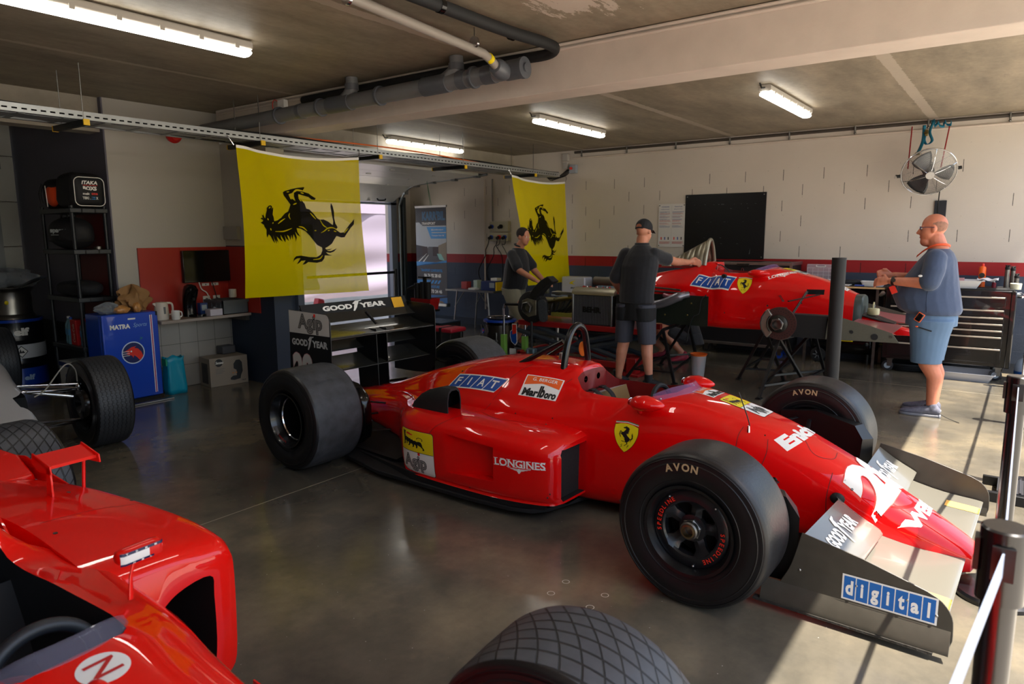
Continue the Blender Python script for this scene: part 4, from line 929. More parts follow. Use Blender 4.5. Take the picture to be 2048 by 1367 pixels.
# antenna, filler, plug, rivets
p = hit(CR, BV, 1497, 862); obj('antenna', MB().tube(bez([p, p+V((0, 0, .05)), p+V((.0, .06, .2))], 4), .003, 6), DMET, CR); obj('antenna_base', MB().cyl(p-V((0, 0, .005)), p+V((0, 0, .03)), .009, .006), CHR, CR)
for px, py, r in ((1548, 960, .017), (1228, 982, .022), (1704, 978, .006), (1690, 960, .004), (925, 742, .008), (1105, 836, .004), (1031, 826, .004), (1092, 848, .004), (1240, 1000, .004), (1095, 995, .005), (940, 974, .004), (825, 940, .009), (834, 952, .004), (1100, 988, .004), (1530, 870, .004), (1520, 938, .005), (1600, 872, .004)):
    p = hit(CR, BV, px, py)
    if p is None: continue
    q = BV.find_nearest(p); n = q[1]; d = MB().lathe([(r, -.002), (r, .0015), (r*.7, .003), (r*.45, .001), (0, .0015)], p, n, 14)
    obj('fastener' if r < .015 else 'access_plug', d, RED if r > .02 else (GLOSS if r > .015 else DMET), CR)
obj('brass_nozzle', MB().cyl(hit(CR, BV, 1548, 960), hit(CR, BV, 1548, 960)+V((-.02, 0, 0)), .006), mat('brass', (150, 120, 60), .3, metal=1), CR)
# panel joints: thin grooves
GRV = mat('panel_gap', (90, 4, 4), .6)
def groove(pix, w=.0016, m=None, tgt=None):
    P = [hit(CR, tgt or BV, *q) for q in pix]; P = [q for q in P if q is not None]
    if len(P) < 2: return
    mb = MB(); P = bez(P, 6); Q = []
    for i, q in enumerate(P):
        h = (tgt or BV).find_nearest(q); nn = h[1]; d = (P[min(i+1, len(P)-1)]-P[max(i-1, 0)]).normalized(); sd = d.cross(nn).normalized()
        Q.append(h[0]+nn*.0012-sd*w); Q.append(h[0]+nn*.0012+sd*w)
    mb.add(Q, [(2*i, 2*i+1, 2*i+3, 2*i+2) for i in range(len(P)-1)]); obj('panel_joint', mb, m or GRV, CR, smooth=0)
groove([(1067, 728), (1035, 745), (1010, 770), (960, 822), (900, 838), (865, 858), (838, 905), (828, 938)])
groove([(1487, 853), (1476, 872), (1470, 905)]); groove([(1536, 878), (1533, 905), (1521, 935)]); groove([(1665, 945), (1652, 1000), (1655, 1060)])
groove([(1130, 767), (1178, 756)]); groove([(1600, 865), (1625, 905), (1665, 918), (1675, 905)]); groove([(962, 823), (1000, 838), (1100, 850)])
# marks on the body
sdecal('blue_lettered_decal', CR, BV, (908, 747), (1012, 757), (898, 774), fiat_items(), seg=.02, lift=.002)
sdecal('driver_name_decal', CR, BV, (1052, 748), (1126, 760), (1040, 790), berger_items(), seg=.02, lift=.002)
sdecal('shield_decal', CR, BV, (1229, 837), (1274, 846), (1230, 900), [(([(x, y*.98) for x, y in i[0][0]], i[0][1]),)+tuple(i[1:]) for i in shield_items()], seg=.02, lift=.002)
sdecal('oil_brand_decal', CR, BV, (810, 853), (877, 870), (810, 927), agip_items(), seg=.02, lift=.002)
sdecal('watch_brand_lettering', CR, BV, (990, 912), (1092, 924), (990, 940), [(([(x, y*1.0) for x, y in i[0][0]], i[0][1]),)+tuple(i[1:]) for i in longines_items()], seg=.02, lift=.002)
enic = [(fitw(text2d('Enichem', 1, .06), 1, .9), WDEC)]
sdecal('sponsor_lettering', CR, BV, (1546, 878), (1592, 850), (1562, 912), [(([(x*2.0+.55, y) for x, y in i[0][0]], i[0][1]), i[1]) for i in enic], seg=.02, lift=.002)
for s in (0,):
    n28 = [(([(x*1.0, y*1.0) for x, y in fitw(text2d('28', 1, .09), .36, .26)[0]], text2d('28', 1, .09)[1]), REDD), (fitw(text2d('28', 1, .075), .35, .25), WDEC, .001)]
decal('race_number', [(([(x, y) for x, y in i[0][0]], i[0][1]),)+tuple(i[1:]) for i in n28], (0.0, -.53, .42), (1, 0, 0), (0, .87, .5), CR, BV, lift=.002, seg=.015, depth=.3)
decal('nose_lettering', [(fitw(text2d('WEBER', 1, .05), .32, .07), WDEC)], (0, -.74, .30), (1, 0, 0), (0, .85, .52), CR, BV, lift=.002, seg=.015, depth=.25)
decal('nose_badge', [(rect2d(-.045, -.018, .045, .018), BDEC, -.0004), (rect2d(-.043, -.016, .043, .016), mat('amber_decal', (236, 196, 110), .5)), (fitw(text2d('DUC', 1, .05), .075, .022), BDEC, .001)], (0, -.96, .115), (1, 0, 0), (0, 0, 1), CR, BV, lift=.003, seg=.01, depth=.2)
decal('oil_brand_decal', [(([(x*.17, y*.26) for x, y in i[0][0]], i[0][1]),)+tuple(i[1:]) for i in agip_items()], (0.03, .14, .68), (1, 0, 0), (0, .94, .33), CR, BV, lift=.002, seg=.02, depth=.3)
decal('driver_name_decal', [(([(x*.17, y*.13) for x, y in i[0][0]], i[0][1]),)+tuple(i[1:]) for i in berger_items()], (0.03, .36, .74), (1, 0, 0), (0, .97, .2), CR, BV, lift=.002, seg=.02, depth=.3)
SUP = [('MAGNETI', .60, .10), ('WEBER', .20, .17), ('SKF', -.10, .17), ('SPEEDLINE', -.45, .12)]
decal('supplier_lettering', [(fitw(text2d(t_, 1, .03), .075, h_*.32, 0, z_*.18), mat('faded_white', (150, 120, 116), .6)) for t_, z_, h_ in SUP], (-.62, 2.30, .31), (-.70, -.72, 0), (0, 0, 1), CR, BV, lift=.002, seg=.02, depth=.5)
# ---- front wing
FWG = mat('wing_grey', (100, 97, 88), .25, coat=.3)
FW = mat('wing_dark', (66, 62, 54), .4, var=.1, vscale=20)
for s in (-1, 1):
    x0, x1 = .10, .785
    def foil(yle, zle, yte, zte, th, cam_=.02, n=10):
        up_ = []; lo_ = []
        for i in range(n+1):
            t = i/n; t2 = t*t; y = yle+(yte-yle)*t2; z = zle+(zte-zle)*t2 - cam_*sin(pi*t2); k = th*(1.7*sqrt(max(t2, 0))*(1-t2)+.02)
            up_.append((y, z+k)); lo_.append((y, z-k*.6))
        return up_+list(reversed(lo_))
    m_ = MB().loft([[V((s*x, y, z+dz)) for y, z in foil(-.93, .135, -.545, .195, .016)] for x, dz in ((.06, .0), (x0+.1, 0), (x1-.05, -.01), (x1, -.01))]); o = obj('front_wing_main_plane', m_, FWG, CR, smooth=50)
    m_ = MB().loft([[V((s*x, y+dy, z)) for y, z in foil(-.60, .225, -.40, .345, .012, .012)] for x, dy in ((.225, .0), (.26, -.015), (x1-.02, 0), (x1, 0))]); o2 = obj('front_wing_flap', m_, FWG, CR, smooth=50)
    obj('flap_bracket', MB().ell((s*.21, -.40, .33), (.018, .035, .03), 10, 8), MATB, o2)
    bvw = merged_bvh([o, o2])
    decal('tyre_brand_lettering', goodyear_items(None, .36, .11), (s*.50, -.495, .30), (1, 0, 0), (0, .85, .52), o2, bvw, lift=.002, seg=.02, depth=.3)
    decal('orange_tape', [(rect2d(-.05, -.02, .05, .16), mat('masking_tape', (226, 172, 80), .7))], (s*.60, -.93, .17), (1, 0, 0), (0, 1, 0), o, bvw, lift=.002, seg=.02, depth=.3, label='orange tape strip')
    ep = cr2([(-.295, .075), (-.31, .10), (-.335, .15), (-.365, .22), (-.40, .365)], 3)+[(-.64, .318)]+cr2([(-.86, .258), (-.915, .23), (-.95, .18), (-.957, .12), (-.957, .085)], 3)+[(-.95, .06)]
    e = MB().prism([(y, z) for y, z in ep], (s*.795, 0, 0), (0, 1, 0), (0, 0, 1), (s*.006, 0, 0)); eo = obj('end_plate', e, FW, CR, bevel=.002)
    ft = MB().loft([[V((s*x, y, z)) for x, z in ((.80, .125), (.83, .055), (.83, .035), (.82, .035), (.79, .06))] for y in (-.95, -.25)]); obj('end_plate_foot', ft, FW, eo, smooth=30)
    obj('skid', MB().bb(s*.80, s*.835, -.90, -.22, .025, .034), mat('skid_rub', (46, 42, 36), .9, bump=1, bscale=50), eo)
    for yy, zz in ((-.40, .20), (-.62, .20), (-.80, .20), (-.90, .17)): obj('rivet', MB().ell((s*.802, yy, zz), (.003, .006, .006), 8, 6), ALU, eo)
    if s < 0:
        its = [(rect2d(-.168, -.054, .168, .054), WDEC)]
        for i, ch in enumerate('digital'):
            x = -.161+i*.0465; its.append((rect2d(x, -.047, x+.0425, .047), mat('digital_blue', (10, 98, 178), .45), .0006))
            w_ = {'i': .010, 'l': .009, 't': .022}.get(ch, .028); h_ = {'d': .062, 'g': .062, 'l': .062, 'i': .058, 't': .058, 'a': .044}[ch]
            its.append((fitw(text2d(ch, 1, .04), w_, h_, x+.021, {'g': -.012, 'a': -.008}.get(ch, 0)), WDEC, .0012))
        decal('computer_brand_decal', its, (s*.802, -.735, .185), (0, -1, 0), (0, -.0, 1), eo, None, lift=.001)
# ---- rear wing
for s in (-1, 1):
    pts = cr2([(3.58, .50), (3.56, 1.035)], 1)+cr2([(3.12, 1.02), (3.065, 1.0), (3.05, .95)], 3)+([(3.05, .45)] if s < 0 else cr2([(3.05, .60), (3.06, .50), (3.14, .42), (3.3, .40)], 3))+[(3.58, .40)]
    e = MB().prism(pts, (s*.545, 0, 0), (0, 1, 0), (0, 0, 1), (s*.007, 0, 0)); eo = obj('rear_end_plate', e, BLK, CR, bevel=.002)
    if s < 0:
        bnd = [(x, y) for x, y in rrect(-.252, -.08, .252, .078, .045)]
        bnd = [(-.252, -.085), (.252, -.085)]+[p for p in rrect(-.252, -.08, .252, .078, .045) if p[1] > 0 and p[0] > 0]+[(-.252, .088)]
        decal('oil_brand_panel', [(poly2d(bnd), mat('panel_grey', (186, 184, 180), .5))]+[(([(x*1.0, y) for x, y in mv(([(a*.16, b_*.15) for a, b_ in text2d('Agip', 1, bb_, 0, 1, 1.02)[0]], text2d('Agip', 1, bb_, 0, 1, 1.02)[1]), 0.02, .005)[0]], text2d('Agip', 1, bb_, 0, 1, 1.02)[1]), mm, ll) for bb_, mm, ll in ((.045, BDEC, .0008), (0, bpy.data.materials['panel_grey'], .0014), (-.02, BDEC, .0018))]+[(rect2d(.067, .052, .09, .075), REDD, .002)], (-.553, 3.31, .945), (0, -1, 0), (0, 0, 1), eo, None, lift=.001)
        decal('tyre_brand_lettering', goodyear_items(mat('faded_lettering', (170, 172, 172), .5), .46, .085), (-.553, 3.31, .79), (0, -1, 0), (0, 0, 1), eo, None, lift=.001)
        decal('race_number', [(fitw(text2d('28', 1, .07), .26, .27), mat('pink_outline', (190, 130, 130), .5)), (fitw(text2d('28', 1, .055), .25, .26), bpy.data.materials['panel_grey'], .0008)], (-.553, 3.41, .575), (0, -1, 0), (0, 0, 1), eo, None, lift=.001)
def wingbox(name, yle, zle, yte, zte, th, cb_, x0=-.543, x1=.543, m=FWG):
    return obj(name, MB().loft([[V((x, y, z)) for y, z in foil(yle, zle, yte, zte, th, cb_)] for x in (x0, x1)]), m, CR, smooth=50)
RWG = mat('rear_wing_carbon', (46, 45, 42), .25, coat=.4)
uf = wingbox('rear_wing_upper_flap', 3.30, .93, 3.44, 1.045, .012, .015, m=RWG)
wingbox('rear_wing_main_plane', 3.06, .835, 3.36, .90, .028, .03, m=RWG); wingbox('rear_wing_lower_flap', 3.30, .70, 3.45, .80, .010, .012, m=RWG); wingbox('rear_wing_lower_plane', 3.12, .575, 3.36, .655, .016, .02, m=RWG)
uft = obj('rear_wing_top_panel', MB().loft([[V((x, y, z)) for y, z in ((3.40, .985), (3.385, .99), (3.425, 1.075), (3.44, 1.072))] for x in (-.543, .543)]), MATB, CR)
decal('tyre_brand_lettering', goodyear_items(None, .66, .07), (-.03, 3.402, 1.03), (1, 0, 0), (0, .42, .9), uft, None, lift=.004)
decal('orange_tape', [(rect2d(-.06, -.055, .06, .04), mat('amber_tape', (228, 168, 20), .6))], (.435, 3.402, 1.03), (1, 0, 0), (0, .42, .9), uft, None, lift=.005, label='orange tape strip')
for x in (-.04, .07): obj('wing_post', MB().prism([(3.12, .30), (3.36, .30), (3.40, .86), (3.14, .86)], (x, 0, 0), (0, 1, 0), (0, 0, 1), (.006, 0, 0)), BLK, CR)
obj('wing_strut', MB().tube([(-.02, 3.28, .99), (.02, 3.20, .89)], .012, 8), BLK, CR); obj('tail_light_bar', MB().tube([(.06, 3.38, .36), (.16, 3.0, .44)], .012, 8), BLK, CR)
obj('gearbox', MB().bb(-.12, .12, 3.2, 3.72, .16, .30).cyl((0, 3.6, .23), (0, 3.8, .23), .07), DMET, CR, bevel=.02)
# ---- suspension arms
ARM = mat('arm_black', (20, 20, 22), .28)
def arm(a, b_, r=.012, fl_=.45, nm='suspension_arm'): return obj(nm, MB().tube([a, b_], r, 10, flat=fl_, ref=(0, 1, 0)), ARM, CR, smooth=60)
for s in (-1, 1):
    for a, b_ in (((.225, -.12, .44 if s > 0 else .36), (.76, .0, .47 if s > 0 else .38)), ((.25, .22, .46 if s > 0 else .36), (.76, .04, .47 if s > 0 else .38)), ((.21, -.12, .17), (.78, 0, .20)), ((.27, .25, .17), (.78, .02, .20)), ((.24, .05, .36), (.76, .09, .40)), ((.24, .1, .52 if s > 0 else .36), (.72, .06, .26))):
        arm((s*a[0], a[1], a[2]), (s*b_[0], b_[1], b_[2]-(.05 if s < 0 else 0)), .013)
    for a, b_ in (((.16, 3.05, .33), (.70, 2.95, .45)), ((.22, 2.70, .34), (.70, 2.92, .45)), ((.18, 3.1, .19), (.70, 3.0, .20)), ((.24, 2.6, .17), (.70, 2.92, .20)), ((.2, 3.2, .32), (.70, 3.08, .40)), ((.22, 2.85, .26), (.70, 2.93, .28))):
        arm((s*a[0], a[1], a[2]), (s*b_[0], b_[1], b_[2]), .014)
    # brake duct scoop inside the front wheel
    bd = MB().loft([[V((s*x, y, z)) for x, y, z in q] for q in (
        [(.64, -.31, .16), (.735, -.37, .17), (.735, -.37, .40), (.64, -.33, .41)], [(.66, -.26, .10), (.735, -.31, .10), (.735, -.31, .48), (.66, -.28, .48)], [(.70, -.05, .09), (.74, -.05, .09), (.74, -.05, .53), (.69, -.05, .53)], [(.71, .16, .14), (.74, .16, .14), (.74, .16, .50), (.70, .16, .50)])])
    obj('brake_duct', bd, BLK, CR, smooth=30)
    rd = MB(); rings = []
    for y, h, w in ((2.62, .10, .03), (2.66, .16, .05), (2.75, .22, .055), (2.9, .24, .055), (3.05, .22, .05)):
        rings.append([V((s*.58+a*w, y, .33+b_*h)) for a, b_ in ((-1, -1), (-1, .8), (-.6, 1), (.6, 1), (1, .8), (1, -1))])
    obj('rear_brake_duct', rd.loft(rings), GLOSS, CR, smooth=50)
# ---- wheels
RIMB = mat('rim_black', (16, 17, 19), .28, coat=.3)
def wheel_front(s):
    w = MB(); x = -.155 # outer face at -x
    w.lathe([(.196, -.135), (.203, -.150), (.190, -.147), (.182, -.13), (.174, -.115), (.170, -.10), (.168, .10), (.185, .14), (.196, .135)], (0, 0, 0), (1, 0, 0), 56)
    o = obj('front_wheel', w, RIMB, CR, smooth=40)
    f = MB().lathe([(.172, -.108), (.165, -.114), (.128, -.118), (.120, -.112)], (0, 0, 0), (1, 0, 0), 56)
    # five spoke face
    for k in range(5):
        a = 2*pi*k/5+.5; ring = []
        for r, wd, xx in ((.045, 1.15, -.085), (.07, .72, -.084), (.10, .50, -.092), (.13, .72, -.112)):
            ring.append([V((xx, r*cos(a-wd/2), r*sin(a-wd/2))), V((xx-.012, r*cos(a), r*sin(a))), V((xx, r*cos(a+wd/2), r*sin(a+wd/2))), V((xx+.02, r*cos(a+wd/2), r*sin(a+wd/2))), V((xx+.02, r*cos(a-wd/2), r*sin(a-wd/2)))])
        f.loft(ring)
    f.lathe([(.06, -.07), (.06, -.095), (.045, -.10), (.03, -.10)], (0, 0, 0), (1, 0, 0), 36)
    f.lathe([(.120, -.112), (.120, -.08), (.165, -.07)], (0, 0, 0), (1, 0, 0), 56)
    obj('spoke_face', f, mat('rim_face', (30, 32, 36), .3, coat=.3, metal=.3), o, smooth=35)
    n_ = MB().lathe([(.047, -.092), (.047, -.112), (.040, -.118), (.040, -.118)], (0, 0, 0), (1, 0, 0), 6); n_.lathe([(.040, -.10), (.040, -.135), (.034, -.14), (.027, -.14), (.025, -.11), (0, -.108)], (0, 0, 0), (1, 0, 0), 32)
    obj('wheel_nut', n_, STEEL, o, smooth=35)
    obj('hub_ring', MB().lathe([(.030, -.125), (.030, -.145), (.024, -.147), (.023, -.12)], (0, 0, 0), (1, 0, 0), 28), mat('brass2', (150, 132, 96), .35, metal=1), o)
    obj('brake_disc', MB().lathe([(.05, -.02), (.135, -.02), (.135, .01), (.05, .01)], (0, 0, 0), (1, 0, 0), 48), DMET, o)
    c = MB().loft([[V((xx, r*cos(a), r*sin(a))) for r, xx in ((.085, -.045), (.14, -.045), (.14, .03), (.085, .03))] for a in (2.5, 2.75, 3.0, 3.25, 3.5)]); obj('brake_caliper', c, mat('caliper', (96, 84, 78), .5, metal=.5), o, smooth=30)
    for a in (.9, 2.3, 4.6): obj('rim_bolt', MB().ell((-.116, .162*cos(a), .162*sin(a)), .006, 8, 6), ALU, o)
    decal('rim_lettering', [(sh, REDD) for sh in arc_text('SPEEDLINE', .144, R(158), .027, .02)]+[(sh, REDD) for sh in arc_text('SPEEDLINE', .144, R(-28), .027, .02)], (-.1185, 0, 0), (0, -1, 0), (0, 0, 1), o, None, lift=.001)
    t_ = tyre(o, 'tyre', .345, .30, .197, [RUBW, RUB])
    pr = tyre_profile(.345, .30, .197); rad = lambda r: lerp(r, [p[0] for p in pr[:8]], [p[1] for p in pr[:8]])
    def bend(x, y, l): r = sqrt(x*x+y*y); return V((rad(r)-l-.0015, -x, y))
    decal('tyre_brand_lettering', [(sh, TAN) for sh in arc_text('AVON', .283, R(97), .044, .035, dens=1.15)], (0, 0, 0), (0, -1, 0), (0, 0, 1), t_, bend=bend, seg=.02)
    decal('tyre_small_lettering', [(sh, mat('moulded_text', (30, 30, 32), .6)) for sh in arc_text('8.0/25.0-13', .27, R(200), .028, .01)+arc_text('13 X 11', .30, R(-110), .03, .01)], (0, 0, 0), (0, -1, 0), (0, 0, 1), t_, bend=bend, seg=.02)
    return o
def wheel_rear():
    w = MB().lathe([(.185, -.195), (.193, -.208), (.18, -.205), (.172, -.185), (.160, -.15), (.15, -.11), (.147, -.05), (.14, .0), (.125, .01), (.12, .05), (.155, .1), (.175, .2), (.185, .195)], (0, 0, 0), (1, 0, 0), 56)
    o = obj('rear_wheel', w, RIMB, CR, smooth=40)
    obj('rim_step', MB().lathe([(.150, -.12), (.156, -.13), (.152, -.14)], (0, 0, 0), (1, 0, 0), 56), CHR, o)
    f = MB()
    for k in range(5):
        a = 2*pi*k/5; f.loft([[V((xx, r*cos(a-wd/2), r*sin(a-wd/2))), V((xx, r*cos(a+wd/2), r*sin(a+wd/2))), V((xx+.03, r*cos(a+wd/2), r*sin(a+wd/2))), V((xx+.03, r*cos(a-wd/2), r*sin(a-wd/2)))] for r, wd, xx in ((.04, .9, .06), (.125, .4, .03))])
    f.lathe([(.05, .03), (.05, .0), (.03, -.01), (0, -.01)], (0, 0, 0), (1, 0, 0), 30); obj('spoke_face', f, RIMB, o)
    tyre(o, 'tyre', .352, .41, .186, [RUBW, RUBO])
    def bend(x, y, l): r = .165-.02*0; a = y; return V((-.165+x*.8, -(.157-l)*cos(a), (.157-l)*sin(a)))
    decal('rim_lettering', [(sh, REDD) for sh in arc_text('SPEEDLINE', .158, R(235), .022, .02)], (-.19, 0, 0), (0, -1, 0), (0, 0, 1), o, None, lift=.001)
    decal('rim_sticker', [(poly2d([(.17*cos(R(a)), .17*sin(R(a))) for a in (205, 212, 220, 228)]+[(.135*cos(R(a)), .135*sin(R(a))) for a in (228, 220, 212, 205)]), mat('silver_sticker', (150, 150, 150), .4))], (-.192, 0, 0), (0, -1, 0), (0, 0, 1), o, None)
    return o
wf = wheel_front(-1); wf.location = (-.898, 0, .345)
for nm, base, x, y, z in (('front_wheel', wf, .893, 0, .345),):
    c = dup(base); c.parent = CR; c.location = (x, y, z)
wr = wheel_rear(); wr.location = (-.845, 2.93, .352)
c = dup(wr); c.parent = CR; c.location = (.845, 2.93, .352)
for o in (c,): o.rotation_euler = (0, 0, pi)
# ---------------------------------------------------------------- second car: red monocoque on trestles
C2 = thing('racing_car_chassis', 'red racing car body without wheels, raised on black trestles by the block wall', 'racing car', (7.6, 1.67, .60), 0)
def t2(p): return (p[0]*.95, (p[1]-.05)*.97)
H2 = []
for y, row in HS:
    if y < -.42: continue
    if y > 1.3: break
    if y >= 1.08: row = [(0, .70), (.12, .695), (.22, .67), (.30, .60), (.36, .50), (.385, .30), (.38, .09), (.2, .05), (0, .05)]
    if y == 1.14: row = [(0, .765), (.10, .75), (.16, .70), (.26, .60), (.36, .50), (.39, .30), (.38, .09), (.2, .05), (0, .05)]
    if y >= 1.25: row = [(0, .775), (.12, .765), (.19, .71), (.29, .61), (.37, .50), (.39, .30), (.38, .09), (.2, .05), (0, .05)]
    H2.append((y*.92, [t2(q) for q in row]))
for y, row in ((1.42, [(0,.72),(.13,.71),(.20,.67),(.29,.59),(.37,.50),(.39,.30),(.38,.09),(.2,.05),(0,.05)]), (1.75, [(0,.66),(.14,.655),(.21,.63),(.29,.57),(.37,.48),(.39,.30),(.38,.09),(.2,.05),(0,.05)]), (2.05, [(0,.60),(.14,.595),(.21,.575),(.29,.53),(.37,.46),(.39,.30),(.38,.09),(.2,.05),(0,.05)])):
    H2.append((y*.92, [t2(q) for q in row]))
h2 = obj('monocoque', hullmesh(H2, .045, 4), RED, C2, smooth=50)
ck = MB(); rings = []
for y in (.50, .53, .56, .6, .64, .7, .8, .9, .98, 1.05, 1.1, 1.125):
    w = ckr(y)*.97; rings.append([V((-w, y*.92, .95)), V((w, y*.92, .95)), V((w, y*.92, .45)), V((w*.9, y*.92, .14)), V((-w*.9, y*.92, .14)), V((-w, y*.92, .45))])
ck.loft(rings); 
cut(h2, [(ck, bpy.data.materials['cockpit_inside']), (MB().bb(-.5, -.19, -.10, .06, .40, .45), MATB), (MB().bb(-.5, -.30, .98, 1.14, .555, .61), mat('shadow_gap', (60, 50, 46), .8))], ang=38)
bh = MB(); rr = [(max(a*.93, 0), z*.96+.01) for a, z in cr2(H2[0][1], 4)]; ring = lambda y, k: [V((a*k, y, .2+(z-.2)*k)) for a, z in rr]+[V((-a*k, y, .2+(z-.2)*k)) for a, z in reversed(rr[1:-1])]
obj('front_bulkhead', bh.loft([ring(-.36, 1), ring(-.43, 1), ring(-.445, .94)]), mat('bulkhead_green', (58, 74, 74), .4, coat=.2), C2, smooth=40)
BV2 = merged_bvh([h2])
# hoop with filled back
hp2 = bez([(-.15, 1.16, .66), (-.11, 1.16, .80), (-.05, 1.16, .91), (0, 1.16, .94), (.05, 1.16, .91), (.11, 1.16, .80), (.15, 1.16, .66)], 6)
HOOPM = mat('hoop_metal', (150, 144, 128), .38, metal=.8, var=.1)
rh2 = obj('roll_hoop', MB().tube(hp2, .022, 12), HOOPM, C2, smooth=70)
sh_ = MB(); back = [V((p.x*.55, 1.16+.03+(.94-p.z)*.0+.42*(1-(p.z-.66)/.30), .655+(p.z-.66)*.10)) if 0 else V((p.x*.9, 1.60, .64)) for p in hp2]
n_ = len(hp2); rows = []
for t in (0, .25, .5, .75, 1): rows.append([V((p.x*(1-.1*t), 1.18+.50*t*(1-.0), p.z*(1-t)+(.64+(p.z-.66)*.12)*t)) for p in hp2])
for r in range(4):
    o_ = len(sh_.v); sh_.add(rows[r]+rows[r+1], [(i, i+1, n_+i+1, n_+i) for i in range(n_-1)])
obj('hoop_fairing', sh_, HOOPM, rh2, smooth=60, solid=.004)
obj('headrest', MB().bb(-.10, .10, 1.02, 1.07, .56, .70), RED, C2, bevel=.02)
obj('seat', MB().bb(-.17, .17, .85, 1.0, .35, .575), bpy.data.materials['tan_suede'], C2, bevel=.03); obj('seat_belt', ribbon([(-.08, 1.05, .68), (-.09, .98, .66), (-.10, .90, .60), (-.09, .85, .5)], .04, (1, 0, 0)), bpy.data.materials['belt_black'], C2, solid=.004)
obj('electrical_plug', MB().cyl((-.345, .86, .565), (-.39, .86, .565), .022), MATB, C2)
for s in (-1, 1):
    mr = MB(); rings = []
    for t, r in ((0, .01), (.06, .033), (.25, .052), (.5, .055), (.75, .042), (.92, .022), (1, .006)): rings.append([V((s*.345+r*1.1*cos(2*pi*i/14), .62-.22*t, .60+r*.75*sin(2*pi*i/14))) for i in range(14)])
    obj('mirror_pod', mr.loft(rings), RED, C2, smooth=70)
wsc2 = obj('windscreen', MB().surf(lambda u, v: V((.23*(u-.5)*2, .40+.14*abs((u-.5)*2)**1.6+.04*v, .655-.05*abs((u-.5)*2)**2+.035*v)), 20, 3), WS, C2, smooth=180, solid=.003)
sdecal('blue_lettered_decal', C2, BV2, (1385, 548), (1468, 553), (1385, 572), fiat_items(), lift=.002, seg=.015)
sdecal('cigarette_brand_decal', C2, BV2, (1367, 535), (1394, 535), (1364, 549), [(poly2d([(-.5, -.5), (.46, -.5), (.5, .5), (-.46, .5)]), WDEC), (poly2d([(-.44, .12), (.05, .3), (.48, .08), (.5, .5), (-.42, .5)]), mat('orange_pale', (245, 150, 40), .5), .0005), (fitw(text2d('Marlb  ro', 1, .03), .88, .45, 0, -.18), BDEC, .001)], lift=.002, seg=.02)
sdecal('shield_decal', C2, BV2, (1475, 553), (1502, 555), (1475, 586), shield_items(), lift=.002, seg=.02)
sdecal('watch_brand_lettering', C2, BV2, (1536, 553), (1590, 543), (1539, 563), longines_items(), lift=.002, seg=.02)
decal('oil_brand_decal', [(([(x*.17, y*.24) for x, y in i[0][0]], i[0][1]),)+tuple(i[1:]) for i in agip_items()], (0.0, .22, .64), (1, 0, 0), (0, .94, .33), C2, BV2, lift=.002, seg=.02, depth=.4)
decal('nose_lettering', [(fitw(text2d('ENI', 1, .06), .2, .08), WDEC)], (0, -.25, .45), (1, 0, 0), (0, .87, .5), C2, BV2, lift=.002, seg=.02, depth=.3)
for px, py, r in ((1378, 585, .012), (1449, 625, .006), (1535, 611, .009), (1603, 606, .008), (1362, 533, .006)):
    p = hit(C2, BV2, px, py)
    if p is None: continue
    q = BV2.find_nearest(p)[1]; obj('fastener', MB().lathe([(r, -.002), (r, .002), (r*.5, .001), (0, .001)], p, q, 12), DMET, C2)
